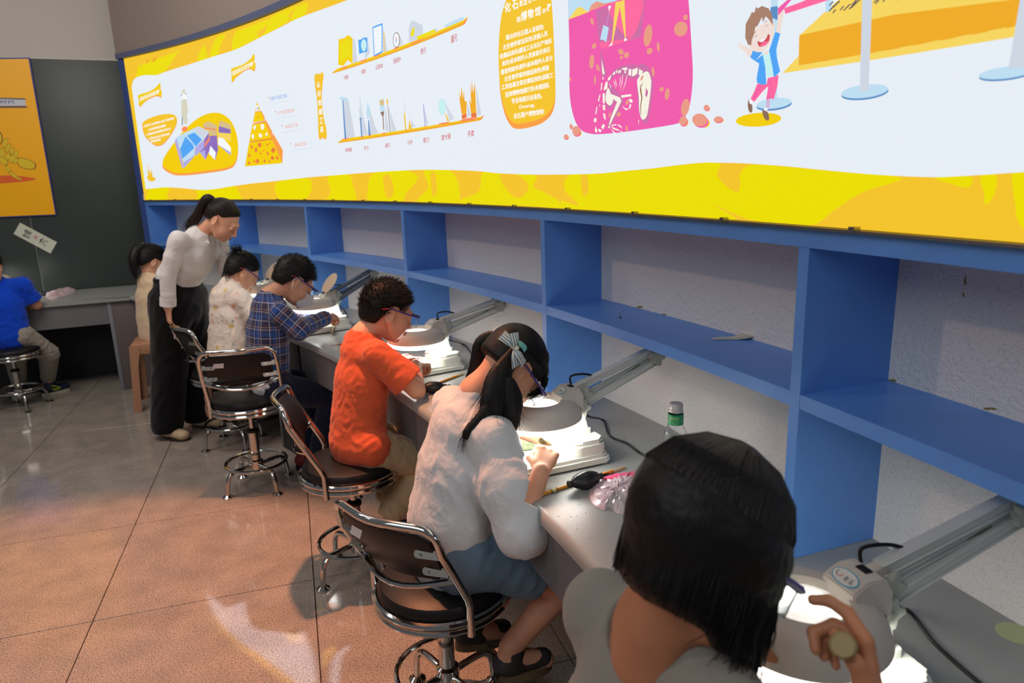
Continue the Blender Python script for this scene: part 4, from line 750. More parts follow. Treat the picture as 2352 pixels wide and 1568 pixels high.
    bm = bmesh.new(); lathe(bm, [(.0615, -.022), (.0615, .006), (.064, .013), (.070, .014), (.096, .009), (.110, .001), (.118, -.012), (.1255, -.033), (.1255, -.036), (.120, -.036), (.117, -.022), (.0615, -.022)], 56, Mr); hd = obj('lamp_head', bm, M_HOUS, t)
    bm = bmesh.new(); lathe(bm, [(.064, -.0225), (.066, -.044), (.074, -.0545), (.100, -.0580), (.1085, -.0572)], 48, Mr); obj('diffuser', bm, M_LED, hd)
    bm = bmesh.new(); lathe(bm, [(.1085, -.0572), (.1145, -.0535), (.1185, -.045), (.1188, -.036)], 48, Mr); obj('diffuser_side', bm, M_LEDS, hd)
    bm = bmesh.new(); lathe(bm, [(.1188, -.0362), (.1258, -.0362), (.1252, -.0405), (.1195, -.0405), (.1188, -.0362)], 56, Mr); obj('diffuser_rim', bm, M_LEDB, hd)
    bm = bmesh.new(); lathe(bm, [(0, .008), (.02, .0072), (.04, .0048), (.0612, .0), (.0612, -.002), (.04, -.0068), (.02, -.0092), (0, -.010)], 40, Mr); obj('lens', bm, M_LENS, hd)
    # switch box
    bm = bmesh.new(); M2 = Mr
    w0, w1 = .040, .036
    pr = [(.058, -.002), (.060, .024), (.085, .040), (.118, .040), (.128, .018), (.128, -.03), (.112, -.010), (.09, .002)]
    s1 = [bm.verts.new(M2 @ Vector((x, -w0+(0.006 if z_ > .02 else 0), z_))) for x, z_ in pr]; s2 = [bm.verts.new(M2 @ Vector((x, w0-(0.006 if z_ > .02 else 0), z_))) for x, z_ in pr]
    n = len(pr); bm.faces.new(s1); bm.faces.new(s2[::-1])
    for k in range(n): bm.faces.new((s1[k], s2[k], s2[(k+1) % n], s1[(k+1) % n]))
    rr = bmesh.ops.bevel(bm, geom=bm.edges[:], offset=.0025, segments=2, affect='EDGES'); sb = obj('switch_box', bm, M_HOUS, hd)
    bm = bmesh.new(); box(bm, (.098, -.012, .040), (.112, .010, .0425), M2, bev=.0008); obj('rocker_switch', bm, M_RUB, sb)
    sl_ = math.atan2(.016, .025); Ms = M2 @ Matrix.Translation((.0725, .0, .0325)) @ Matrix.Rotation(-sl_, 4, 'Y')
    for nm, a, b, zz, m_ in (('label_rim', .0135, .026, .0008, M_RING), ('label', .0118, .0243, .0013, M_LAB)):
        bm = bmesh.new(); prism(bm, [(a*math.cos(q), b*math.sin(q)) for q in (2*math.pi*k/28 for k in range(28))], -.0005, zz, Ms); obj(nm, bm, m_, sb)
    # printed mark: an open red and black swirl and two brushed characters; the text runs from left to right seen from the user
    def flat(nm, poly, m_):
        bmm = bmesh.new(); bmm.faces.new([bmm.verts.new(Ms @ Vector((x, y, .0016))) for x, y in poly]); return bmm
    sw = [(.0015+.0058*math.cos(a), .0115+.0062*math.sin(a)) for a in (math.radians(60+24*k) for k in range(10))]
    bm = bmesh.new(); tube(bm, [tuple(Ms @ Vector((x, y, .0014))) for x, y in sw[4:]], .0006, 5); obj('swirl', bm, M_LR, sb)
    bm = bmesh.new(); tube(bm, [tuple(Ms @ Vector((x, y, .0014))) for x, y in sw[:5]], .0006, 5); obj('swirl', bm, M_LK, sb)
    v, f = fitted('放 弘', .02) if False else fitted('收 弘', .0)
    vv = [Ms @ Vector((-.0012+b*.009, -.009-a*.018, .0016)) for a, b in v]; raw('brushed_mark', vv, [q[::-1] for q in f], M_LK, sb)
    if lid:
        Ml = Mr @ Matrix.Translation((.070, 0, .030)) @ Matrix.Rotation(math.radians(-52), 4, 'Y')
        bm = bmesh.new(); lathe(bm, [(0, .0), (.064, .0), (.067, .002), (.064, .004), (0, .005)], 32, Ml @ Matrix.Translation((.064, 0, 0))); obj('lens_cover', bm, mat('cover_tan', (206, 184, 158), rough=.5), hd)
        bm = bmesh.new(); box(bm, (-.006, -.016, -.012), (.006, .016, .006), Ml, bev=.002); obj('cover_hinge', bm, M_RUB, hd)
        bm = bmesh.new(); prism(bm, rrect(-.082, -.052, -.012, .012, .01), .013, .026, Mr @ Matrix.Rotation(math.radians(200), 4, 'Z'), bev=.003); obj('latch', bm, M_LAB, hd)
    if full:
        bm = bmesh.new(); pts = bez([Mr @ Vector((.118, .02, .038)), (Hn.x+.0, .02, Hn.z+.045), (Hn.x+.04, .012, Hn.z+.048), (Hn.x+.075, .004, Hn.z+.037)], 6); tube(bm, [tuple(p) for p in pts], .0032, 7); obj('cable_loop', bm, M_CAB, t)
        if hz == 0:
            bm = bmesh.new(); pts = bez([(EL.x-.02, .004, EL.z+.03), (EL.x-.03, .004, EL.z+.07), (EL.x+.02, .004, EL.z+.06), (EL.x+.03, .004, EL.z+.0)], 5); tube(bm, [tuple(p) for p in pts], .0026, 6); obj('cable_loop', bm, M_CAB, t)
    if cable:
        inv = Matrix.Rotation(-(math.pi/2-th), 4, 'Z') @ Matrix.Translation(-Vector(loc))
        pts = [Vector((-.045, 0, .140)), Vector((-.02, -.005, .115))]+[inv @ Vector(tuple(atz(x, y, ZD+.004))) for x, y in cable]
        bm = bmesh.new(); tube(bm, [(p[0], p[1], max(p[2], .0038)) for p in bez(pts, 8)], .0036, 7); obj('cable', bm, M_CAB, t)
    return t
magnifier('nearest magnifier lamp, beside the blue divider in front of the bob haired girl', (.612, .994, ZD), 1.30, cable=[(2075, 1400), (2150, 1480), (2240, 1560), (2352, 1650)], ringx=-.19)
magnifier('magnifier lamp used by the girl with striped bows, water bottle behind it', (.240, 2.008, ZD), 1.165, cable=[(1385, 965), (1400, 1000), (1440, 1018), (1470, 1040), (1500, 1050), (1540, 1058)])
magnifier('magnifier lamp with pinkish glow in front of the boy in the orange t-shirt', (-.255, 3.069, ZD), 1.03, el=(.225, .243), cable=[(1062, 790), (1085, 815), (1092, 835), (1080, 842)])
magnifier('magnifier lamp with raised lens cover and dark grey arm at the plaid shirt boy', (-.958, 4.00, ZD), .93, lid=True, grey=True, el=(.19, .285), cable=[(792, 715), (800, 740)])
magnifier('magnifier lamp with raised lens cover at the girl in the printed hooded jacket', (-1.496, 4.658, ZD), .80, lid=True, el=(.15, .22))
magnifier('magnifier lamp at the left edge, beyond the boy in the bright blue t-shirt', (-4.062, 5.595, ZD), -.395, el=(.03, .34))
# ================================================================== things on the desks and shelves
def desk_tool(name, label, cat, a, b, r=.0035, h=ZD, build=None):
    p, q = Vector(tuple(atz(*a, h+r))), Vector(tuple(atz(*b, h+r))); t = thing(name, label, cat, tuple((p+q)/2))
    Mi = Matrix.Translation(-(p+q)/2); build(t, Mi @ p, Mi @ q, r); return t
M_BAM = mat('bamboo', (214, 142, 44), rough=.35); M_BRIS = mat('bristle', (226, 206, 164), rough=.9); M_BLK = mat('black_rubber', (30, 31, 33), rough=.42, spec=.5)
def brush(t, p, q, r):
    d = (q-p).normalized(); L_ = (q-p).length
    bm = bmesh.new(); tube(bm, [tuple(p), tuple(p+d*(L_*.84))], r, 10); h_ = obj('handle', bm, M_BAM, t)
    bm = bmesh.new()
    for k in range(26):
        a = random.uniform(0, 6.28); rr = random.uniform(0, r*.95); x = Vector((-d.y, d.x, 0)); o = x*math.cos(a)*rr+Vector((0, 0, 1))*math.sin(a)*rr
        tube(bm, [tuple(p+d*(L_*.83)+o*.8), tuple(p+d*(L_*.94)+o*1.15), tuple(p+d*L_*random.uniform(.97, 1.02)+o*1.3)], [.0011, .001, .0004], 4)
    obj('bristles', bm, M_BRIS, t)
    bm = bmesh.new(); tube(bm, [tuple(p+d*L_*.12), tuple(p+d*L_*.17)], r*1.06, 10); obj('paper_band', bm, mat('band_yellow', (214, 206, 128), rough=.6), t)
    bm = bmesh.new()
    for k in (.115, .175): tube(bm, [tuple(p+d*L_*k), tuple(p+d*L_*(k+.008))], r*1.15, 10)
    tube(bm, [tuple(p+d*L_*.115), tuple(p+d*L_*.13+Vector((.004, -.012, -.001))), tuple(p+d*L_*.17+Vector((.002, -.012, -.001))), tuple(p+d*L_*.175)], .0009, 5); obj('hanging_cord', bm, M_BLK, t)
desk_tool('brush', 'bamboo handled brush lying behind the black blower beside the pink bag', 'brush', (1241, 1136), (1436, 1072), .0048, ZD, brush)
desk_tool('brush', 'bamboo handled brush at the elbow of the boy in orange', 'brush', (953, 899), (1066, 857), .0048, ZD, brush)
def blower(t, p, q, r):
    d = (q-p).normalized(); L_ = (q-p).length; z = d; x = Vector((0, 0, 1)).cross(z).normalized(); y = z.cross(x)
    Mx = Matrix(((x.x, y.x, z.x, p.x), (x.y, y.y, z.y, p.y), (x.z, y.z, z.z, p.z), (0, 0, 0, 1))); l = L_
    bm = bmesh.new(); lathe(bm, [(0, 0), (.0085, 0), (.0100, .002), (.0100, .010), (.0085, .012), (.016, .022), (r*.93, .042), (r, .055), (r*.93, .070), (.015, .090), (.007, .098)], 28, Mx)
    for v in bm.verts:
        pass
    b_ = obj('bulb', bm, M_BLK, t)
    bm = bmesh.new()
    for k in range(8):
        a = 2*math.pi*k/8+.2
        tube(bm, [tuple(Mx @ Vector((rr*math.cos(a), rr*math.sin(a), zz))) for rr, zz in ((.0088, .0125), (.0165, .022), (r*.94, .042), (r*1.012, .055), (r*.94, .070), (.0155, .090))], .0007, 5)
    obj('rib', bm, M_BLK, b_)
    bm = bmesh.new(); lathe(bm, [(.0075, .096), (.0085, .100), (.0085, .106), (.0042, .110), (.0028, max(l, .125)), (0, max(l, .125))], 14, Mx); obj('nozzle', bm, M_BLK, t)
desk_tool('air_blower', 'black rubber air blower beside the crumpled pink bag', 'air blower', (1305, 1112), (1398, 1088), .024, ZD, blower)
desk_tool('air_blower', 'black rubber air blower at the elbow of the boy in orange', 'air blower', (962, 893), (1035, 884), .024, ZD, blower)
# crumpled wrapper
def crumple(name, label, cat, pts, z, thick, mats, seed, amp=.012, paint=None, alpha=None):
    rg = random.Random(seed); q = [Vector(tuple(atz(x, y, z))) for x, y in bez(pts, 4, True)]; cen = sum(q, Vector())/len(q)
    t = thing(name, label, cat, tuple(cen)); bm = bmesh.new(); rings = []; K = 7
    for k in range(K+1):
        f = 1-k/K; ring = []
        for i, p in enumerate(q):
            w_ = (p-cen)*f; w_ = w_+Vector((rg.uniform(-1, 1), rg.uniform(-1, 1), 0))*amp*1.1*(k > 0); h = thick*(1-f*f)**.5 if f < 1 else 0
            ring.append(bm.verts.new((w_.x, w_.y, max(.0008, h+(rg.uniform(-amp, amp) if 0 < k else rg.uniform(0, amp*.5))))) if k < K else None)
        rings.append(ring)
    c0 = bm.verts.new((0, 0, thick))
    n = len(q)
    for k in range(K-1):
        for i in range(n):
            f_ = bm.faces.new((rings[k][i], rings[k][(i+1) % n], rings[k+1][(i+1) % n], rings[k+1][i]))
            if paint: f_.material_index = paint(k/K, i/n)
    for i in range(n): bm.faces.new((rings[K-1][i], rings[K-1][(i+1) % n], c0))
    bmesh.ops.triangulate(bm, faces=bm.faces[:]); obj('film', bm, mats, t, sm=25); return t
def print_mat(name, bg, ink, sc, thr, rough=.25, alpha=.9):
    m = mat(name, bg, rough=rough, alpha=alpha, spec=.6)
    if 'made' in m: return m
    m['made'] = 1; N, L, I = nodes(m); tc = N.new('ShaderNodeTexCoord'); mp = N.new('ShaderNodeMapping'); mp.inputs['Rotation'].default_value = (0, 0, .5); mp.inputs['Scale'].default_value = (sc*.35, sc*1.6, sc)
    n = N.new('ShaderNodeTexNoise'); n.inputs['Scale'].default_value = 1; n.inputs['Detail'].default_value = 1
    wv = N.new('ShaderNodeTexWave'); wv.inputs['Scale'].default_value = sc*.5; wv.bands_direction = 'Y'; mp2 = N.new('ShaderNodeMapping'); mp2.inputs['Rotation'].default_value = (0, 0, .5)
    mu = N.new('ShaderNodeMath'); mu.operation = 'MULTIPLY'; r = N.new('ShaderNodeValToRGB'); e = r.color_ramp.elements; e[0].position = thr; e[1].position = thr+.06; e[0].color = (*lin(bg), 1); e[1].color = (*lin(ink), 1)
    L.new(tc.outputs['Object'], mp.inputs['Vector']); L.new(mp.outputs['Vector'], n.inputs['Vector']); L.new(tc.outputs['Object'], mp2.inputs['Vector']); L.new(mp2.outputs['Vector'], wv.inputs['Vector'])
    L.new(n.outputs['Fac'], mu.inputs[0]); L.new(wv.outputs['Fac'], mu.inputs[1]); L.new(mu.outputs[0], r.inputs['Fac']); L.new(r.outputs['Color'], I['Base Color']); return m
M_WR = print_mat('wrapper_print', (222, 204, 208), (208, 140, 156), 150, .42); M_PK = mat('wrapper_pink', (232, 84, 128), rough=.3); M_CL = mat('clear_film', (226, 214, 214), rough=.2, alpha=.55, spec=.7)
crumple('plastic_wrapper', 'crumpled pink and clear plastic wrapper beside the bob haired girl', 'wrapper', [(1353, 1135), (1362, 1108), (1390, 1096), (1425, 1088), (1465, 1084), (1485, 1100), (1480, 1140), (1470, 1170), (1440, 1182), (1415, 1178), (1400, 1165), (1385, 1172), (1362, 1158)], ZD, .020, [M_WR, M_PK, M_CL], 4, .0032, lambda f, u: 1 if (f < .35 and .10 < u < .33) else (2 if (f < .75 and .55 < u < .82) else 0))
crumple('plastic_wrapper', 'pink and white plastic wrapper lying on the left desk', 'wrapper', [(108, 685), (107, 678), (135, 671), (160, 665), (173, 665), (175, 670), (152, 679), (130, 686), (116, 689)], ZD, .04, [M_WR, M_PK, M_CL], 9, .006, lambda f, u: 0)
M_ROCK = mat('matrix_stone', (150, 160, 128), rough=.9, var=(60, .3), bump=(80, .5, .004))
def lump(name, label, cat, px, z, s, m, seed=1, flat=.7):
    rg = random.Random(seed); p = atz(*px, z); bm = bmesh.new(); bmesh.ops.create_icosphere(bm, subdivisions=2, radius=1)
    for v in bm.verts:
        k = 1+rg.uniform(-.16, .16); v.co = Vector((v.co.x*s[0]*k, v.co.y*s[1]*k, max(-s[2]*.75, v.co.z*s[2]*k)+s[2]*.75))
    o = obj(name, bm, m, sm=30); o.location = tuple(p); return tag(o, label, cat)
lump('stone', 'greenish stone under the hand of the boy in orange', 'stone', (978, 846), ZD+.0336, (.024, .018, .016), M_ROCK, 2)
lump('stone', 'small pale stone on the tray in front of the girl with striped bows', 'stone', (1205, 1030), ZD+.0336, (.03, .022, .012), M_ROCK, 5)
lump('rubber_cap', 'small black cap beside the pink wrapper on the left desk', 'cap', (102, 679), ZD, (.03, .02, .018), M_BLK, 3)
lump('sponge', 'small yellow sponge at the arm of the boy in bright blue', 'sponge', (82, 678), ZD, (.02, .014, .012), mat('sponge_yellow', (206, 180, 110), rough=.9), 6)
lump('paper_bit', 'tiny blue scrap of paper beside the black lamp cable', 'paper scrap', (1435, 1016), ZD, (.006, .004, .002), mat('scrap_blue', (80, 160, 190), rough=.6), 8)
# chisels
def chisel(t, p, q, r):
    d = (q-p).normalized(); L_ = (q-p).length
    bm = bmesh.new(); tube(bm, [tuple(p+d*L_*k) for k in (0, .05, .2, .38, .45)], [r*.8, r, r*.9, r*.62, r*.4], 12); obj('handle', bm, mat('olive_wood', (158, 138, 92), rough=.5), t)
    bm = bmesh.new(); tube(bm, [tuple(p+d*L_*k) for k in (.45, .6, .95, 1)], [r*.3, r*.22, r*.2, r*.05], 8); obj('blade', bm, M_CHR, t)
t = thing('chisel', 'small wooden handled chisel resting on the lamp base of the plaid shirt boy', 'chisel')
pp = Vector(tuple(atz(763, 766, ZD+.009))); qq = Vector(tuple(atz(771, 742, ZD+.043))); t.location = pp; chisel(t, Vector((0, 0, 0)), (qq-pp)*1.7, .0085)
def pick(t, p, q, r):
    d = (q-p).normalized(); L_ = (q-p).length
    bm = bmesh.new(); tube(bm, [tuple(p), tuple(p+d*L_*.55)], r*.5, 7); tube(bm, [tuple(p), tuple(p+Vector((-.012, .004, 0)))], r*.4, 6); obj('wire', bm, mat('rust_wire', (120, 70, 50), rough=.5, metal=.5), t)
    bm = bmesh.new(); tube(bm, [tuple(p+d*L_*.45), tuple(p+d*L_*.7), tuple(p+d*L_)], [r, r*1.1, r*.7], 8); obj('handle', bm, mat('red_brown', (176, 92, 56), rough=.5), t)
desk_tool('needle_pick', 'small red handled pick lying at the back of the boy in orange', 'pick', (765, 793), (793, 789), .004, ZD, pick)
# bottle
p = atz(1549, 1096, ZD); bt = thing('water_bottle', 'clear plastic water bottle with a green label and silver cap', 'bottle', tuple(p))
bm = bmesh.new(); prof = [(0, .001), (.022, .001), (.028, .008), (.031, .02), (.031, .05), (.0285, .055), (.031, .06), (.031, .115), (.030, .130), (.024, .146), (.0205, .152), (.0205, .19), (.0175, .194), (.0165, .20), (.0155, .20), (.0163, .193), (.0195, .188), (.0195, .153), (.0232, .145), (.0292, .129), (.0302, .115), (.0302, .06), (.0277, .055), (.0302, .05), (.0302, .02), (.0272, .009), (.0215, .002), (0, .002)]
lathe(bm, prof, 32); obj('shell', bm, mat('clear_plastic', (250, 253, 253), rough=.02, trans=1, ior=1.18), bt)
bm = bmesh.new(); lathe(bm, [(.0207, .158), (.0209, .158), (.0209, .186), (.0207, .186)], 32); lbm = obj('label', bm, mat('label_green', (20, 150, 96), rough=.4), bt)
bm = bmesh.new(); lathe(bm, [(0, .2155), (.0165, .2155), (.0182, .2135), (.0185, .200), (.0180, .198), (.0195, .197), (.0195, .192), (.0178, .1915)][::-1], 32); obj('cap', bm, mat('cap_silver', (196, 190, 186), rough=.35, metal=.2), bt)
camdir = math.atan2(-p[1], -p[0])
def around(s_, a0, w_, zc, h_, r_, nm, m_):
    v, f = fitted(s_, .006); vv = [(r_*math.cos(a0+a*w_), r_*math.sin(a0+a*w_), zc+b*h_) for a, b in v]; raw(nm, vv, f, m_, lbm)
M_LT = mat('label_print', (190, 216, 130), rough=.5); around('树叶', camdir-.15, 1.25, .177, .0085, .02115, 'label_text', M_LT); around('500ml', camdir-.1, .8, .163, .0035, .02115, 'label_text', M_LT)
bm = bmesh.new(); lathe(bm, [(.0208, .1685), (.02105, .1685), (.02105, .1692), (.0208, .1692)], 32); obj('label_line', bm, M_LT, lbm)
# spoon-like scrap on the middle shelf, green spot on the desk, sponge crumbs
p = atz(1686, 778, ZMT); o_ = [(-.055, -.003), (-.02, -.005), (.01, -.011), (.035, -.014), (.052, -.008), (.055, .002), (.045, .010), (.02, .010), (-.01, .003), (-.05, .001)]
bm = bmesh.new(); prism(bm, bez([(a, b) for a, b in o_], 3, True), .001, .006, bev=.001)
for v in bm.verts: v.co.z += max(0, v.co.x)*.12; v.co.x *= 1.05; v.co.y *= 1.5
o = obj('wooden_scoop', bm, mat('pale_wood', (206, 200, 178), rough=.7)); o.location = tuple(p); a_ = atz(1708, 776, ZMT)-atz(1663, 778, ZMT); o.rotation_euler = (0, 0, math.atan2(a_[1], a_[0])); tag(o, 'small pale wooden scoop lying on the middle blue shelf', 'scoop')
p = atz(2334, 1455, ZD); bm = bmesh.new(); lathe(bm, [(0, .0004), (.032, .0004), (.032, .0012), (0, .0012)], 30); o = obj('green_sticker', bm, mat('sticker_green', (176, 188, 140), rough=.6)); o.location = tuple(p); tag(o, 'round pale green sticker on the desk at the right edge', 'sticker')
bm = bmesh.new(); rg = random.Random(11)
def crumb(x, y, z, r_):
    c = atz(x, y, z); bmesh.ops.create_icosphere(bm, subdivisions=1, radius=r_, matrix=Matrix.Translation((c[0], c[1], z+r_*.6)) @ Matrix.Scale(rg.uniform(.5, 1), 4, (1, 0, 0)))
for k in range(70): crumb(rg.gauss(1325, 36), rg.gauss(1195, 38), ZD, rg.choice([.0003, .0004, .0005, .0007]))
for x, y in ((1283, 1186), (1311, 1187), (1325, 1186), (1330, 1146), (1331, 1160), (1356, 1237), (1345, 1178), (1326, 1216), (1459, 1053), (1411, 977), (1508, 1014), (1247, 1141)): crumb(x, y, ZD, .0013)
o = obj('stone_crumbs', bm, mat('crumb_dark', (70, 66, 60), rough=.9), sm=None); tag(o, 'dark stone crumbs scattered on the desk before the pink wrapper', 'crumbs', kind='stuff')
bm = bmesh.new()
for x, y, r_ in ((1425, 730, .004), (1424, 721, .002), (1431, 716, .002), (1492, 722, .0015)): crumb(x, y, ZMT, r_)
o = obj('mud_crumbs', bm, mat('crumb_brown', (80, 66, 56), rough=.9), sm=None); tag(o, 'small brown mud crumbs on the middle blue shelf', 'crumbs', kind='stuff')
# green scribble on the lower blue divider, yellow tape hanging by the elbow of a lamp
# ------------------------------------------------------------------ unseen gobo lamps, added to throw the white and yellow floor motif (cut plates)
def gobo(src, polys, color, power, name, label):
    src = np.array(src, float); t = thing(name, label, 'projector', tuple(src)); zc = src[2]-.30; k = .30/src[2]
    def pr(x, y): p = atz(x, y, 0); q = src+(p-src)*k; return q
    cen = src+(atz(640, 1480, 0)-src)*k; b = bmesh.new(); outer = [cen+np.array((math.cos(a), math.sin(a), 0))*.17 for a in (2*math.pi*i/16 for i in range(16))]
    loops = [outer]+[[pr(x, y) for x, y in pl] for pl in polys]; vv = [[b.verts.new((q[0]-src[0], q[1]-src[1], zc-src[2])) for q in l] for l in loops]; flat = [v for l in vv for v in l]
    for tri in tessellate_polygon([[Vector((q[0], q[1], 0)) for q in l] for l in loops]):
        try: b.faces.new([flat[i] for i in tri])
        except ValueError: pass
    obj('cut_plate', b, mat('plate_black', (10, 10, 10), rough=.8), t, sm=None)
    bm = bmesh.new(); lathe(bm, [(.175, -.31), (.175, .02), (.10, .10), (0, .10)], 24, Matrix.Translation((cen[0]-src[0], cen[1]-src[1], 0))); lathe(bm, [(.173, -.31), (.173, .018), (.098, .098), (0, .098)][::-1], 24, Matrix.Translation((cen[0]-src[0], cen[1]-src[1], 0))); obj('barrel', bm, mat('plate_black', (10, 10, 10), rough=.8), t)
    l = lamp(name+'_bulb', 'SPOT', tuple(src), tuple(cen), power, color, spot_size=math.radians(70), spot_blend=.1, shadow_soft_size=.0012)
gobo((-1.25, 1.55, 3.55), [[(473, 1363), (493, 1377), (519, 1396), (539, 1388), (561, 1380), (566, 1405), (573, 1432), (595, 1447), (652, 1452), (680, 1458), (696, 1447), (708, 1471), (720, 1510), (728, 1570), (684, 1570), (645, 1540), (600, 1505), (554, 1476), (515, 1440), (490, 1405)], [(756, 1570), (760, 1520), (772, 1500), (800, 1481), (806, 1486), (785, 1505), (778, 1570)]], (.62, .76, 1), 480, 'added_gobo', 'black ceiling projector throwing a white motif onto the floor')
gobo((-1.9, 1.3, 3.55), [[(490, 1407), (515, 1442), (554, 1478), (600, 1507), (645, 1542), (682, 1570), (655, 1570), (600, 1525), (545, 1486), (505, 1440)], [(655, 1452), (690, 1456), (700, 1470), (672, 1478), (655, 1466)], [(738, 1500), (768, 1480), (770, 1500), (755, 1525), (738, 1535)]], (1, .62, .12), 420, 'added_gobo', 'black ceiling projector throwing a yellow motif onto the floor')
# ================================================================== figures: smooth distance fields turned into one surface
import openvdb
class Vox:
    def __init__(s, lo, hi, h):
        s.lo = np.array(lo, float); s.h = h; s.n = np.ceil((np.array(hi, float)-s.lo)/h).astype(int)+1
        s.v = np.full(s.n, .08, np.float32); s.mask = None
    def sub(s, lo, hi, pad):
        a = np.clip(np.floor((np.minimum(lo, hi)-pad-s.lo)/s.h).astype(int), 0, s.n); b = np.clip(np.ceil((np.maximum(lo, hi)+pad-s.lo)/s.h).astype(int)+1, 0, s.n)
        if np.any(b <= a): return None, None
        ax = [s.lo[i]+s.h*np.arange(a[i], b[i]) for i in range(3)]
        X, Y, Z = np.meshgrid(*ax, indexing='ij', sparse=False)
        return tuple(slice(a[i], b[i]) for i in range(3)), (X.astype(np.float32), Y.astype(np.float32), Z.astype(np.float32))
    def put(s, sl, d, k, mode='u'):
        o = s.v[sl]
        if mode == 'u':
            if k <= 0: s.v[sl] = np.minimum(o, d)
            else: h_ = np.clip(.5+.5*(o-d)/k, 0, 1); s.v[sl] = o*(1-h_)+d*h_-k*h_*(1-h_)
        else:
            if k <= 0: s.v[sl] = np.maximum(o, -d)
            else: h_ = np.clip(.5-.5*(o+d)/k, 0, 1); s.v[sl] = o*(1-h_)-d*h_+k*h_*(1-h_)
    def cap(s, a, b, ra, rb, k=.015, flat=None, mode='u'):
        a = np.array(a, float); b = np.array(b, float); r = max(ra, rb)
        sl, P_ = s.sub(np.minimum(a, b)-r, np.maximum(a, b)+r, .03+k)
        if sl is None: return
        ab = b-a; L2 = float(ab@ab)+1e-12; px, py, pz = P_[0]-a[0], P_[1]-a[1], P_[2]-a[2]
        t = np.clip((px*ab[0]+py*ab[1]+pz*ab[2])/L2, 0, 1); qx, qy, qz = px-t*ab[0], py-t*ab[1], pz-t*ab[2]
        if flat is not None:      # flat = (direction, factor): squash the section along a direction
            u = np.array(flat[0], float); u /= np.linalg.norm(u); w_ = qx*u[0]+qy*u[1]+qz*u[2]; g_ = 1/flat[1]-1
            qx, qy, qz = qx+w_*g_*u[0], qy+w_*g_*u[1], qz+w_*g_*u[2]
        d = np.sqrt(qx*qx+qy*qy+qz*qz)-(ra+(rb-ra)*t)
        if flat is not None: d *= (flat[1]+1)/2 if flat[1] < 1 else 1
        s.put(sl, d.astype(np.float32), k, mode)
    def ell(s, c, r, M=None, k=.012, mode='u'):
        c = np.array(c, float); r = np.array(r, float); rm = r.max()
        sl, P_ = s.sub(c-rm, c+rm, .02+k)
        if sl is None: return
        p = [P_[0]-c[0], P_[1]-c[1], P_[2]-c[2]]
        if M is not None: p = [p[0]*M[0, i]+p[1]*M[1, i]+p[2]*M[2, i] for i in range(3)]   # columns of M are the axes
        k0 = np.sqrt((p[0]/r[0])**2+(p[1]/r[1])**2+(p[2]/r[2])**2); k1 = np.sqrt((p[0]/r[0]**2)**2+(p[1]/r[1]**2)**2+(p[2]/r[2]**2)**2)+1e-9
        s.put(sl, (k0*(k0-1)/k1).astype(np.float32), k, mode)
    def chain(s, pts, rs, k=.015, flat=None):
        for i in range(len(pts)-1): s.cap(pts[i], pts[i+1], rs[i], rs[i+1], k if i == 0 else .007, flat)
    def plane(s, p, n, k=0):      # keep the side the normal points away from
        X, Y, Z = s.full(); n = np.array(n, float)/np.linalg.norm(n); s.v = np.maximum(s.v, ((X-p[0])*n[0]+(Y-p[1])*n[1]+(Z-p[2])*n[2]).astype(np.float32))
    def full(s):
        ax = [s.lo[i]+s.h*np.arange(s.n[i]) for i in range(3)]; return np.meshgrid(*ax, indexing='ij', sparse=True)
    def cutcap(s, a, b, r, p, n):  # inside a capsule region only, remove what lies beyond the plane
        a = np.array(a, float); b = np.array(b, float); sl, P_ = s.sub(np.minimum(a, b)-r, np.maximum(a, b)+r, .0)
        if sl is None: return
        ab = b-a; L2 = float(ab@ab)+1e-12; px, py, pz = P_[0]-a[0], P_[1]-a[1], P_[2]-a[2]; t = np.clip((px*ab[0]+py*ab[1]+pz*ab[2])/L2, 0, 1)
        d = np.sqrt((px-t*ab[0])**2+(py-t*ab[1])**2+(pz-t*ab[2])**2)-r; n = np.array(n, float)/np.linalg.norm(n)
        pl = -((P_[0]-p[0])*n[0]+(P_[1]-p[1])*n[1]+(P_[2]-p[2])*n[2])
        s.v[sl] = np.maximum(s.v[sl], -np.maximum(d, pl)).astype(np.float32)
    def folds(s, amp, freq, seed, stretch=(1, 1, .45)):
        amp = amp*.62
        rg_ = np.random.default_rng(seed); X, Y, Z = s.full(); acc = np.zeros(s.n, np.float32); wx = np.zeros(s.n, np.float32)
        for i in range(3):
            q = rg_.normal(size=3)*freq*.5; wx = wx+np.sin(X*q[0]+Y*q[1]+Z*q[2]+rg_.uniform(0, 6)).astype(np.float32)
        for i in range(4):
            q = rg_.normal(size=3)*np.array(stretch); q = q/np.linalg.norm(q)*freq*rg_.uniform(.7, 1.5)
            w_ = np.sin(X*q[0]+Y*q[1]+Z*q[2]+wx*1.3+rg_.uniform(0, 6)); acc = acc+(1-np.abs(w_)*1.6).astype(np.float32)*.5
        m = np.abs(s.v) < .05; s.v = np.where(m, s.v-acc*amp, s.v).astype(np.float32)
    def mesh(s):
        g_ = openvdb.FloatGrid(.08); g_.copyFromArray(s.v, tolerance=0.0); r_ = g_.convertToQuads(isovalue=0.0); p, q = r_[0], r_[1]
        return p*s.h+s.lo, q
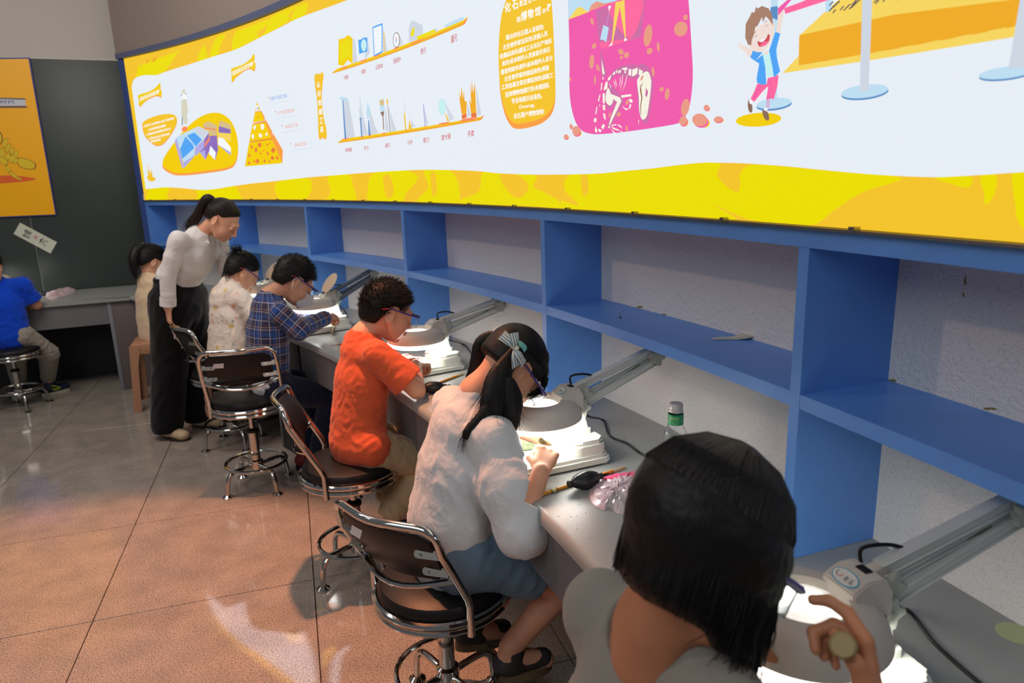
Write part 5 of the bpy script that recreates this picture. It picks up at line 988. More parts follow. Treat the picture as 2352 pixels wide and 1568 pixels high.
def skin_obj(name, voxes, mats, parent, mi=None, uv=None):
    V, Q, off = [], [], 0
    for vx in voxes:
        p, q = vx.mesh(); V.append(p); Q.append(q.astype(int)+off); off += len(p)
    V = np.concatenate(V); Q = np.concatenate(Q); me = bpy.data.meshes.new(name)
    V = V-np.array(parent.location) if parent is not None else V
    me.vertices.add(len(V)); me.vertices.foreach_set('co', V.astype(np.float32).ravel()); me.loops.add(len(Q)*4); me.loops.foreach_set('vertex_index', Q.astype(np.int32).ravel())
    me.polygons.add(len(Q)); me.polygons.foreach_set('loop_start', np.arange(0, len(Q)*4, 4, dtype=np.int32)); me.polygons.foreach_set('loop_total', np.full(len(Q), 4, np.int32)); me.update(calc_edges=True)
    me.polygons.foreach_set('use_smooth', [True]*len(Q))
    if mi is not None:
        W_ = V+(np.array(parent.location) if parent is not None else 0); cen = W_[Q].mean(1); me.polygons.foreach_set('material_index', mi(cen).astype(np.int32))
    if uv is not None:
        W_ = V+(np.array(parent.location) if parent is not None else 0); a = me.attributes.new('cloth', 'FLOAT_VECTOR', 'POINT'); a.data.foreach_set('vector', uv(W_).astype(np.float32).ravel())
    return link(name, me, mats, parent)
def near(pts, a, b):
    a = np.array(a, float); b = np.array(b, float); ab = b-a; t = np.clip((pts-a)@ab/(ab@ab+1e-12), 0, 1); q = pts-a-t[:, None]*ab; return np.linalg.norm(q, axis=1), t, q
def cloth_uv(bones):
    """bones: (a, b, radius, reference direction) -> u around in metres, v along in metres"""
    def f(W_):
        best = np.full(len(W_), 9.); out = np.zeros((len(W_), 3))
        for a, b, r, ref in bones:
            d, t, q = near(W_, a, b); ab = np.array(b, float)-np.array(a, float); L_ = np.linalg.norm(ab); z = ab/L_; x = np.array(ref, float); x = x-z*(x@z); x /= np.linalg.norm(x); y = np.cross(z, x)
            u = np.arctan2(q@y, q@x)*r; v_ = (W_-np.array(a, float))@z; m = d/r < best; best = np.where(m, d/r, best); out[m, 0] = u[m]; out[m, 1] = v_[m]
        return out
    return f
def nrm(v): v = np.array(v, float); return v/np.linalg.norm(v)
def axes(f, u):
    f = nrm(f); u = np.array(u, float); u = nrm(u-f*(u@f)); r = np.cross(f, u); return r, f, u       # right, forward, up
def head_axes(phi, pitch, roll=0):
    """phi: heading from +y towards +x; pitch: looking down is positive; roll: tilt to the right is positive"""
    f0 = np.array([math.sin(phi), math.cos(phi), 0]); r0 = np.array([math.cos(phi), -math.sin(phi), 0]); z = np.array([0, 0, 1.])
    f = f0*math.cos(pitch)-z*math.sin(pitch); u = z*math.cos(pitch)+f0*math.sin(pitch)
    r = r0*math.cos(roll)-u*math.sin(roll); u = u*math.cos(roll)+r0*math.sin(roll); return r, f, u
def head(vx, c, A, s=1., child=True, ears=True):
    """c: centre between the ears"""
    r, f, u = A; M = np.stack([r, f, u], 1); c = np.array(c, float)
    L = lambda x, y, z: c+(r*x+f*y+u*z)*s
    E = lambda p, q, k=.012, m='u': vx.ell(L(*p), np.array(q)*s, M, k*s, m)
    Cc = lambda a, b, ra, rb, k=.008, m='u': vx.cap(L(*a), L(*b), ra*s, rb*s, k*s, None, m)
    ch = 1.08 if child else 1.0
    E((0, -.012, .036), (.073, .092, .078), 0); E((0, .036, -.018), (.059*ch, .055, .070), .03); E((0, .040, -.072), (.040*ch, .042, .034), .03)
    E((0, .068, -.093), (.016, .015, .014), .016)
    for sx in (-1, 1):
        E((sx*.037, .050, -.040), (.026*ch, .030, .030), .02); Cc((sx*.062, .0, -.03), (sx*.042, .038, -.078), .018, .018, .02)
    Cc((-.026, .086, .020), (.026, .086, .020), .011, .011, .014)
    Cc((0, .092, .012), (0, .106 if child else .110, -.028), .006, .0095, .008); E((0, .107 if child else .111, -.033), (.0105, .010, .0085), .006)
    for sx in (-1, 1):
        E((sx*.010, .099, -.036), (.0075, .009, .0065), .005)
        E((sx*.030, .099, .002), (.017, .013, .0105), .010, 's'); E((sx*.030, .084, .002), (.0145, .0125, .0125), .003)
    Cc((-.018, .0905, -.0615), (.018, .0905, -.0615), .0052, .0052, .005); E((0, .0955, -.0600), (.014, .0075, .0045), .004); E((0, .094, -.0695), (.013, .0075, .0055), .004)
    E((0, .1035, -.0645), (.018, .006, .0010), .002, 's'); E((0, .094, -.079), (.014, .006, .005), .006, 's')
    if ears:
        for sx in (-1, 1):
            q = nrm(r*sx*.9-f*.45); Me = np.stack([q, nrm(np.cross(u, q)), u], 1)
            vx.ell(L(sx*.0735, -.010, -.006), np.array((.008, .019, .031))*s, Me, .006*s); vx.ell(L(sx*.0815, -.007, -.003), np.array((.0055, .012, .021))*s, Me, .003*s, 's')
            vx.ell(L(sx*.0745, -.003, -.012), np.array((.005, .006, .008))*s, Me, .003*s)
    return L
def hand(vx, w, d, n, side, s=1., curl=(.5, .6, .7, .8), thumb=.5, spread=.12, bend=None):
    """w wrist, d finger direction, n back-of-hand normal, side=+1 thumb towards d x n, s: length of the palm is .075*s"""
    d = nrm(d); n = np.array(n, float); n = nrm(n-d*(n@d)); t = np.cross(d, n)*side; w = np.array(w, float)
    L = lambda a, b, c_: w+(t*a+d*b+n*c_)*s
    for a, b, q in ((.018, .022, 0), (-.018, -.024, 0), (0, 0, 0)): vx.cap(L(a*.55, .006, 0), L(b*1.0, .070, 0), .016*s, .0125*s, .012*s, (n, .75))
    vx.ell(L(.022, .030, -.008), np.array((.013, .022, .012))*s, np.stack([t, d, n], 1), .01*s)
    tips = []
    for i, (o, l0) in enumerate(((.0285, .036), (.0095, .040), (-.0095, .037), (-.0275, .029))):
        c_ = curl[i] if isinstance(curl, (list, tuple)) else curl; p = L(o, .076-(.003 if i in (0,) else .008 if i == 3 else 0), .001); dd = nrm(d+t*o*spread*22*.2); ang = c_*.9; r0 = .0092 if i < 3 else .0080
        for j, (lf, am) in enumerate(((1., .8), (.68, 1.1), (.52, .7))):
            v_ = nrm(dd*math.cos(ang)-n*math.sin(ang)); q = p+v_*l0*lf*s; vx.cap(p, q, (r0-.0007*j)*s, (r0-.0007*(j+1))*s, .0035*s); p = q; ang += c_*am
        tips.append(p)
    p0 = L(.022, .022, -.004); v1 = nrm(t*.85+d*.75-n*.35*thumb); p1 = p0+v1*.030*s; v2 = nrm(d*.9+t*(.45-.7*thumb)-n*.55*thumb); p2 = p1+v2*.028*s; v3 = nrm(d*.9+t*(.1-.8*thumb)-n*.5*thumb); p3 = p2+v3*.020*s
    vx.cap(p0, p1, .0125*s, .0098*s, .008*s); vx.cap(p1, p2, .0098*s, .0088*s, .004*s); vx.cap(p2, p3, .0088*s, .0072*s, .003*s); tips.append(p3); return tips
def strands(name, lines, r0, r1, m, parent, sides=3):
    bm = bmesh.new(); o = Vector(parent.location) if parent is not None else Vector((0, 0, 0))
    for ln in lines:
        n = len(ln); tube(bm, [tuple(Vector(tuple(p))-o) for p in ln], [r0*(1-.0*i)+(r1-r0)*(i/(n-1))**1.5 for i in range(n)], sides, cap=False)
    me = bpy.data.meshes.new(name); bm.to_mesh(me); bm.free(); smooth(me); return link(name, me, m, parent)
def hair_mat(name, c, rough=.32, sc=240):
    m = mat(name, c, rough=.48, spec=.32)
    if 'made' in m: return m
    m['made'] = 1; N, L, I = nodes(m)
    tc = N.new('ShaderNodeTexCoord'); mp = N.new('ShaderNodeMapping'); mp.inputs['Scale'].default_value = (1, 1, .12); n = N.new('ShaderNodeTexNoise'); n.inputs['Scale'].default_value = sc; n.inputs['Detail'].default_value = 4
    bp = N.new('ShaderNodeBump'); bp.inputs['Strength'].default_value = .35; bp.inputs['Distance'].default_value = .003
    L.new(tc.outputs['Object'], mp.inputs['Vector']); L.new(mp.outputs['Vector'], n.inputs['Vector']); L.new(n.outputs['Fac'], bp.inputs['Height']); L.new(bp.outputs['Normal'], I['Normal'])
    r = N.new('ShaderNodeValToRGB'); e = r.color_ramp.elements; e[0].color = (*[v*.6 for v in lin(c)], 1); e[1].color = (*[min(1, v*1.7) for v in lin(c)], 1); L.new(n.outputs['Fac'], r.inputs['Fac']); L.new(r.outputs['Color'], I['Base Color']); return m
M_HAIR = hair_mat('black_hair', (15, 13, 13)); M_HAIRW = hair_mat('dark_brown_hair', (34, 25, 22))
M_HST = mat('hair_strand', (16, 14, 14), rough=.45, spec=.35); M_HSTW = mat('hair_strand_brown', (34, 25, 21), rough=.38)
M_SKIN = mat('skin', (214, 158, 128), rough=.5, spec=.35, sss=.12, var=(30, .06)); M_SKINW = mat('skin_light', (232, 172, 140), rough=.5, spec=.35, sss=.12, var=(30, .05)); M_SKIND = mat('skin_tan', (186, 124, 90), rough=.5, spec=.35, sss=.1, var=(30, .06))
M_EYEW = mat('eye_white', (226, 220, 214), rough=.3); M_EYED = mat('eye_dark', (24, 16, 14), rough=.2); M_LIP = mat('lip', (186, 92, 80), rough=.45); M_BROW = mat('brow', (44, 32, 28), rough=.8)
M_GLP = mat('goggle_purple', (46, 34, 128), rough=.35); M_GLR = mat('goggle_red', (220, 60, 60), rough=.4); M_GLC = mat('goggle_clear', (244, 250, 252), rough=.02, trans=1, ior=1.06); M_WPR = mat('print_white', (230, 230, 236), rough=.5)
def oB(parent): return -Vector(parent.location)
def loc_bm(bm, parent):
    o = Vector(parent.location)
    for v in bm.verts: v.co -= o
    return bm
def face_bits(parent, L, A, s=1., brow=True, lips=True, closed=True):
    r, f, u = A
    for sx in (-1, 1):
        M_ = Matrix(((r[0], u[0], f[0], 0), (r[1], u[1], f[1], 0), (r[2], u[2], f[2], 0), (0, 0, 0, 1)))
        bm = bmesh.new(); bmesh.ops.create_uvsphere(bm, u_segments=14, v_segments=10, radius=.0112*s, matrix=Matrix.Translation(tuple(L(sx*.030, .0815, .002))) @ M_)
        for fc in bm.faces:
            c = fc.calc_center_median()-Vector(tuple(L(sx*.030, .0868, .002))); fc.material_index = 1 if c.normalized().dot(Vector(tuple(nrm(f-u*.45)))) > .86 else 0
        obj('eye', loc_bm(bm, parent), [M_EYEW, M_EYED], parent)
        bm = bmesh.new(); tube(bm, [tuple(L(sx*(.030+x), y, z)) for x, y, z in ((-.014, .0925, .001), (-.007, .0970, .0005), (.004, .0965, -.0005), (.015, .0895, .0005))], [.0005, .0016*s, .0018*s, .0006], 6); obj('eyelash', loc_bm(bm, parent), M_EYED, parent)
        if brow:
            bm = bmesh.new(); tube(bm, [tuple(L(sx*(.030+x), y, z)) for x, y, z in ((-.015, .0970, .0205), (-.003, .0975, .0240), (.016, .0880, .0215))], [.0016*s, .0022*s, .0008], 6, flat=.5); obj('eyebrow', loc_bm(bm, parent), M_BROW, parent)
    if lips:
        bm = bmesh.new(); tube(bm, [tuple(L(x, y, -.0605)) for x, y in ((-.017, .0925), (-.008, .0995), (0, .1005), (.008, .0995), (.017, .0925))], [.0008, .0030*s, .0028*s, .0030*s, .0008], 8); tube(bm, [tuple(L(x, y, -.0690)) for x, y in ((-.014, .0925), (-.006, .0985), (.006, .0985), (.014, .0925))], [.0008, .0036*s, .0036*s, .0008], 8); obj('lips', loc_bm(bm, parent), M_LIP, parent)
def goggles(parent, L, s=1., side_text=False, lens=True):
    for sx in (-1, 1):
        bm = bmesh.new(); tube(bm, [tuple(L(sx*a, b, c)) for a, b, c in ((.080, -.045, .010), (.084, -.012, .020), (.083, .04, .016))], [.0030*s, .0046*s, .0050*s], 8, flat=.6)
        obj('temple_tip', loc_bm(bm, parent), M_GLP, parent)
    for sx in (-1, 1):
        bm = bmesh.new(); tube(bm, [tuple(L(sx*a, b, c)) for a, b, c in ((.0835, -.048, .0095), (.0865, -.024, .0180))], [.0022*s, .0030*s], 8, flat=.6)
        obj('temple_sleeve', loc_bm(bm, parent), M_GLR, parent)
    bm = bmesh.new()
    for sx in (-1, 1): tube(bm, [tuple(L(sx*a, b, c)) for a, b, c in ((.0835, .034, .016), (.081, .080, .014), (.072, .104, .014))], [.0054*s, .0064*s, .0066*s], 8, flat=.55)
    tube(bm, [tuple(L(a, b, c)) for a, b, c in ((-.072, .104, .014), (-.045, .121, .016), (0, .125, .017), (.045, .121, .016), (.072, .104, .014))], .0054*s, 8); obj('brow_bar', loc_bm(bm, parent), M_GLP, parent)
    if lens:
        bm = bmesh.new(); nn = 16
        prof = [(-.078, .078), (-.074, .098), (-.060, .114), (-.035, .123), (0, .126), (.035, .123), (.060, .114), (.074, .098), (.078, .078)]
        def rows(off):
            return [[bm.verts.new(tuple(L(x, y+off, z))) for z in ((.014), (-.006), (-.026 if abs(x) > .01 else -.012))] for x, y in prof]
        a, b = rows(0), rows(-.0018)
        for i in range(len(prof)-1):
            for j in range(2): bm.faces.new((a[i][j], a[i+1][j], a[i+1][j+1], a[i][j+1])); bm.faces.new((b[i][j], b[i][j+1], b[i+1][j+1], b[i+1][j]))
            bm.faces.new((a[i][2], a[i+1][2], b[i+1][2], b[i][2])); bm.faces.new((a[i][0], b[i][0], b[i+1][0], a[i+1][0]))
        for i in (0, -1):
            for j in range(2): bm.faces.new((a[i][j], a[i][j+1], b[i][j+1], b[i][j]))
        obj('lens_shield', loc_bm(bm, parent), M_GLC, parent)
        bm = bmesh.new(); tube(bm, [tuple(L(x, y, -.026)) for x, y in prof[:4]], .0011*s, 5); tube(bm, [tuple(L(x, y, -.026)) for x, y in prof[5:]], .0011*s, 5); obj('shield_rim', loc_bm(bm, parent), mat('rim_white', (226, 232, 236), rough=.3), parent)
def cloth(name, c, fold=60, st=.35, rough=.85, dist=.004, sheen=.15, trans=0):
    m = mat(name, c, rough=rough, spec=.2, sheen=sheen)
    if 'made' in m: return m
    m['made'] = 1; N, L, I = nodes(m); tc = N.new('ShaderNodeTexCoord'); n = N.new('ShaderNodeTexNoise'); n.inputs['Scale'].default_value = fold*.35; n.inputs['Detail'].default_value = 5; n.inputs['Roughness'].default_value = .55; n.inputs['Distortion'].default_value = 1.2
    n2 = N.new('ShaderNodeTexNoise'); n2.inputs['Scale'].default_value = 700; n2.inputs['Detail'].default_value = 1
    ad = N.new('ShaderNodeMath'); ad.operation = 'MULTIPLY_ADD'; ad.inputs[1].default_value = .06
    bp = N.new('ShaderNodeBump'); bp.inputs['Strength'].default_value = st; bp.inputs['Distance'].default_value = dist*2
    L.new(tc.outputs['Object'], n.inputs['Vector']); L.new(tc.outputs['Object'], n2.inputs['Vector']); L.new(n2.outputs['Fac'], ad.inputs[0]); L.new(n.outputs['Fac'], ad.inputs[2]); L.new(ad.outputs[0], bp.inputs['Height']); L.new(bp.outputs['Normal'], I['Normal']); return m
# ================================================================== people
class Figure:
    def __init__(s, label, P0, phi, group=None):
        s.P0 = np.array([P0[0], P0[1], 0.]); s.phi = phi; s.r = np.array([math.cos(phi), -math.sin(phi), 0]); s.f = np.array([math.sin(phi), math.cos(phi), 0]); s.z = np.array([0, 0, 1.])
        s.t = thing('person', label, 'person', tuple(s.P0), 0, group); s.vox = []
    def W(s, p): return s.P0+s.r*p[0]+s.f*p[1]+s.z*p[2]
    def J(s, x, y, lat): return onp(x, y, s.P0+s.r*lat, s.r)
    def box(s, pts, pad, h):
        a = np.array(pts)
        if len(a) == 2:      # two opposite corners in the figure's own axes
            l = np.array([[(p-s.P0)@s.r, (p-s.P0)@s.f, p[2]] for p in a]); lo, hi = l.min(0), l.max(0)
            a = np.array([s.W((x, y, z)) for x in (lo[0], hi[0]) for y in (lo[1], hi[1]) for z in (lo[2], hi[2])])
        return Vox(a.min(0)-pad, a.max(0)+pad, h)
def hair_cap(c, A, s, hl, k=1.0, extra=None, h=.0045, grow=1.0):
    r, f, u = A; M = np.stack([r, f, u], 1); c = np.array(c, float); vx = Vox(c-.20*s, c+.20*s, h)
    vx.ell(c+(f*-.014+u*.038)*s, np.array((.080, .098, .087))*s*grow, M, 0)
    vx.ell(c+(f*-.050+u*-.005)*s, np.array((.066, .058, .075))*s*grow, M, .02)
    X, Y, Z = vx.full(); ly = ((X-c[0])*f[0]+(Y-c[1])*f[1]+(Z-c[2])*f[2])/s; lz = ((X-c[0])*u[0]+(Y-c[1])*u[1]+(Z-c[2])*u[2])/s
    line = np.interp(ly, [p[0] for p in hl], [p[1] for p in hl]); cut = ((line-lz)*s*.75).astype(np.float32); kk = .012; hh = np.clip(.5-.5*(vx.v*1-cut)/kk, 0, 1)
    vx.v = np.where(hh > 0, vx.v*(1-hh)+cut*hh+kk*hh*(1-hh), vx.v).astype(np.float32)
    if extra: extra(vx)
    return vx
HL_BOY = [(-.12, -.055), (-.05, -.052), (-.030, -.012), (-.012, .030), (.018, .028), (.030, .010), (.045, .030), (.060, .052), (.10, .054)]
HL_GIRL = [(-.12, -.062), (-.06, -.058), (-.032, -.012), (-.012, .026), (.014, .024), (.03, .02), (.050, .034), (.072, .052), (.10, .056)]
def fuzz(name, vx, c, n, length, comb, m, parent, seed=0, r0=.0011, keep=None, lift=.6):
    p, q = vx.mesh(); rg_ = np.random.default_rng(seed); idx = rg_.choice(len(p), size=min(n*2, len(p)), replace=False); out = []
    c = np.array(c)
    for i in idx:
        P_ = p[i]; nn = nrm(P_-c)
        if keep is not None and not keep(P_): continue
        d = nrm(nn*lift+comb(P_, nn)+rg_.normal(size=3)*.18); l = length*rg_.uniform(.6, 1.3); a = P_-nn*.003; b = a+d*l*.55; e = b+nrm(d+comb(P_, nn)*.6)*l*.45; out.append((a, b, e))
        if len(out) >= n: break
    return strands(name, out, r0, .0002, m, parent)
def limbs(vx, pts, rs, k=.02): vx.chain(pts, rs, k)
def torso(vx, F, spine, shL, shR, rs=.045, neck=None):
    """spine: list of (lat, fwd, z, half width, half depth)"""
    for a, b in zip(spine, spine[1:]):
        vx.cap(F.W(a[:3]), F.W(b[:3]), a[3], b[3], .03 if a is spine[0] else .010, (F.f, (a[4]/a[3]+b[4]/b[3])/2))
    top = spine[-1]
    vx.cap(shL, shR, rs, rs, .035); vx.cap(F.W(top[:3]), (np.array(shL)+np.array(shR))/2, top[3]*.8, rs*1.1, .04, (F.f, .75))
M_TROUSER = {}
def add_shoes(F, ank, toe_dir, m, sole, s=1., name='shoe'):
    vx = Vox(np.array(ank)-.2*s, np.array(ank)+.2*s, .006); a = np.array(ank, float); d = nrm(toe_dir); up = np.array([0, 0, 1.])
    g_ = a.copy(); vx.cap(a+(-d*.025-up*.045)*s, a+(d*.10-up*.055)*s, .040*s, .034*s, .02, (up, .8)); vx.cap(a+(0*d-up*.01)*s, a+(-d*.01-up*.04)*s, .040*s, .04*s, .02)
    vx.plane(a-up*.082*s, -up); o = skin_obj(name, [vx], m, F.t)
    bm = bmesh.new(); c = a-up*.082*s; x = np.cross(d, up); pts = [(c+d*(.035+.098*math.cos(q))*s+x*(.043*math.sin(q))*s*(1 if math.cos(q) > 0 else .85)) for q in (2*math.pi*k/20 for k in range(20))]
    lo = [bm.verts.new(tuple(p-up*.014*s)) for p in pts]; hi = [bm.verts.new(tuple(p+up*.012*s)) for p in pts]
    bm.faces.new(lo[::-1]); bm.faces.new(hi)
    for k in range(20): bm.faces.new((lo[k], lo[(k+1) % 20], hi[(k+1) % 20], hi[k]))
    o2 = obj('sole', loc_bm(bm, F.t), sole, None, sm=40); o2.parent = o; return o
def body_mesh(F, spec, skin, fine=.0038, coarse=.0085):
    """spec: head (c, axes, s), neck point, limbs lists, hands list"""
    vs_ = []
    if spec.get('head'):
        c, A, s = spec['head']; c = np.array(c); nk = np.array(spec['neck'])
        hv = F.box([c-.155*s, c+.155*s, nk, nk-np.array([0, 0, .05])], .05, fine); L = head(hv, c, A, s, spec.get('child', True))
        r, f, u = A; hv.cap(c+(f*-.028+u*-.035)*s, nk, .042*s, .042*s, .03); hv.cap(nk, nk-np.array([0, 0, .04]), .044*s, .052*s, .03)
        spec['L'] = L; vs_.append(hv)
    core = F.W(spec.get('core', (0, .05, .60))); nk0 = np.array(spec['neck'])-np.array([0, 0, .03])
    for pts, rs in list(spec.get('limbs', []))+[((nk0, core), (.042, .06))]:
        v = F.box(pts, max(rs)+.03, coarse); v.chain(pts, rs, .025); vs_.append(v)
    for w, el, d, n, side, s, curl, th in spec.get('hands', []):
        w = np.array(w, float); v = F.box([w-.13*s, w+.13*s], .02, .0030); el = np.array(el, float); q = w+(el-w)*min(1, .09/np.linalg.norm(el-w)); v.cap(w, q, .0215*s, .029*s, .012); spec.setdefault('tips', []).append(hand(v, w, d, n, side, s, curl, th)); vs_.append(v)
    return skin_obj('body', vs_, skin, F.t)
def bony(F, spec): return F
def pt(F, *a): return F.W(a)
def combed(F, c, A, s, tl, n, seed, m, hl, name='combed_strands', r0=.0010):
    r, f, u = A; rg_ = np.random.default_rng(seed); out = []; tl = np.array(tl, float)
    while len(out) < n:
        d = nrm(rg_.normal(size=3)); p = np.array((d[0]*.0805, d[1]*.0985-.014, d[2]*.0875+.038))
        if p[2] < np.interp(p[1], [q[0] for q in hl], [q[1] for q in hl])+.004 or np.linalg.norm(p-tl) < .02: continue
        k = min(1, rg_.uniform(.05, .09)/np.linalg.norm(p-tl)); pts = []
        for t_ in np.linspace(0, k, 5):
            q = (p*(1-t_)+tl*t_)-np.array((0, -.014, .038)); e = q/np.array((.0805, .0985, .0875)); e = e/np.linalg.norm(e)*1.008; pts.append(c+(r*(e[0]*.0805)+f*(e[1]*.0985-.014)+u*(e[2]*.0875+.038))*s)
        out.append(pts)
    strands(name, out, r0, r0*.6, m, F.t)
# ------------------------------------------------------------------ materials for clothes
M_ORT = cloth('orange_jersey', (208, 92, 56), 34, .4, dist=.006); M_KHA = cloth('khaki_cotton', (176, 156, 122), 40, .5, dist=.006); M_DEN = cloth('denim', (98, 122, 142), 50, .5); M_GRY = cloth('grey_marl', (142, 138, 128), 30, .5, dist=.006)
M_BLS = cloth('crinkled_voile', (204, 208, 210), 44, .42, rough=.6, dist=.006); M_WSH = cloth('white_shirt', (232, 228, 224), 26, .55, dist=.008); M_BPT = cloth('black_trouser', (17, 16, 19), 26, .4); M_NAV = cloth('navy_trouser', (24, 30, 52), 36, .4)
M_CRV = cloth('cream_knit', (224, 194, 160), 60, .35); M_PNK = cloth('pink_collar', (222, 150, 140), 50, .3); M_BLT = cloth('blue_jersey', (6, 66, 196), 34, .5, dist=.006); M_GPT = cloth('grey_sweatpants', (150, 142, 132), 34, .5, dist=.006); M_WUN = cloth('white_undershirt', (206, 206, 214), 50, .4)
def plaid():
    m = mat('plaid_flannel', (38, 62, 112), rough=.85, sheen=.15, spec=.2); N, L, I = nodes(m); at = N.new('ShaderNodeAttribute'); at.attribute_name = 'cloth'; sp_ = N.new('ShaderNodeSeparateXYZ'); L.new(at.outputs['Vector'], sp_.inputs[0])
    def band(ax, per, off, wd, soft):
        a = N.new('ShaderNodeMath'); a.operation = 'ADD'; a.inputs[1].default_value = 10+off; b = N.new('ShaderNodeMath'); b.operation = 'PINGPONG'; b.inputs[1].default_value = per/2; c = N.new('ShaderNodeMapRange'); c.inputs[1].default_value = wd/2; c.inputs[2].default_value = wd/2+soft; c.inputs[3].default_value = 1; c.inputs[4].default_value = 0
        L.new(sp_.outputs[ax], a.inputs[0]); L.new(a.outputs[0], b.inputs[0]); L.new(b.outputs[0], c.inputs[0]); return c.outputs[0]
    cur = None; base = (*lin((40, 68, 122)), 1)
    prev = None
    for ax, per, off, wd, soft, col, fac in ((0, .088, 0, .040, .002, (70, 56, 72), .62), (1, .088, .01, .040, .002, (66, 52, 68), .62), (0, .088, .044, .012, .001, (44, 88, 158), .6), (1, .088, .054, .012, .001, (44, 88, 158), .6), (0, .044, .022, .0028, .0008, (176, 176, 190), .75), (1, .044, .030, .0028, .0008, (176, 172, 180), .75), (0, .088, .036, .0022, .0006, (196, 150, 110), .7), (1, .088, .018, .0022, .0006, (196, 150, 110), .7)):
        mx = N.new('ShaderNodeMix'); mx.data_type = 'RGBA'; q = N.new('ShaderNodeMath'); q.operation = 'MULTIPLY'; q.inputs[1].default_value = fac; L.new(band(ax, per, off, wd, soft), q.inputs[0]); L.new(q.outputs[0], mx.inputs[0])
        if prev is None: mx.inputs[6].default_value = base
        else: L.new(prev, mx.inputs[6])
        mx.inputs[7].default_value = (*lin(col), 1); prev = mx.outputs[2]
    L.new(prev, I['Base Color']); return m
M_PLD = plaid()
def print_spots():
    m = mat('printed_voile', (214, 196, 178), rough=.6, sheen=.1, spec=.25); N, L, I = nodes(m); tc = N.new('ShaderNodeTexCoord'); prev = None
    for sc, off, thr, col in ((14, 0, .17, (226, 150, 96)), (13, 3.3, .15, (224, 196, 84)), (19, 7.1, .11, (150, 150, 130)), (17, 11., .10, (206, 110, 90))):
        mp = N.new('ShaderNodeMapping'); mp.inputs['Location'].default_value = (off, off*1.7, off*.6); v = N.new('ShaderNodeTexVoronoi'); v.inputs['Scale'].default_value = sc*.8; r = N.new('ShaderNodeMapRange'); r.inputs[1].default_value = thr*.75; r.inputs[2].default_value = thr*1.5; r.inputs[3].default_value = .75; r.inputs[4].default_value = 0
        mx = N.new('ShaderNodeMix'); mx.data_type = 'RGBA'; L.new(tc.outputs['Object'], mp.inputs['Vector']); L.new(mp.outputs['Vector'], v.inputs['Vector']); L.new(v.outputs['Distance'], r.inputs[0]); L.new(r.outputs[0], mx.inputs[0])
        if prev is None: mx.inputs[6].default_value = (*lin((236, 220, 206)), 1)
        else: L.new(prev, mx.inputs[6])
        mx.inputs[7].default_value = (*lin(col), 1); prev = mx.outputs[2]
    L.new(prev, I['Base Color']); n = N.new('ShaderNodeTexNoise'); n.inputs['Scale'].default_value = 16; n.inputs['Detail'].default_value = 5; n.inputs['Distortion'].default_value = 1.3; bp = N.new('ShaderNodeBump'); bp.inputs['Strength'].default_value = .6; bp.inputs['Distance'].default_value = .012; L.new(tc.outputs['Object'], n.inputs['Vector']); L.new(n.outputs['Fac'], bp.inputs['Height']); L.new(bp.outputs['Normal'], I['Normal']); return m
M_FLO = print_spots()
def stripes(name, a, b, sc):
    m = mat(name, a, rough=.7); N, L, I = nodes(m); at = N.new('ShaderNodeAttribute'); at.attribute_name = 'cloth'; w_ = N.new('ShaderNodeTexWave'); w_.inputs['Scale'].default_value = sc; r = N.new('ShaderNodeValToRGB'); e = r.color_ramp.elements; e[0].position = .45; e[1].position = .6; e[0].color = (*lin(a), 1); e[1].color = (*lin(b), 1)
    L.new(at.outputs['Vector'], w_.inputs['Vector']); L.new(w_.outputs['Fac'], r.inputs['Fac']); L.new(r.outputs['Color'], I['Base Color']); return m
M_BOW = stripes('striped_ribbon', (226, 224, 208), (116, 146, 170), 42)
def sleeve(vx, pts, rs, cut=None, k=.03):
    vx.chain(pts, rs, k)
def ring_cut(vx, p, d, r=.09):
    """remove everything of a sleeve beyond its end"""
    p = np.array(p, float); d = nrm(d); vx.cutcap(p+d*r*.2, p+d*r*1.2, r, p, d)
def neck_hole(vx, nk, A, r=.052):
    nk = np.array(nk); u = A; vx.cap(nk-u*.03, nk+u*.16, r*.92, r*1.5, .004, None, 's')

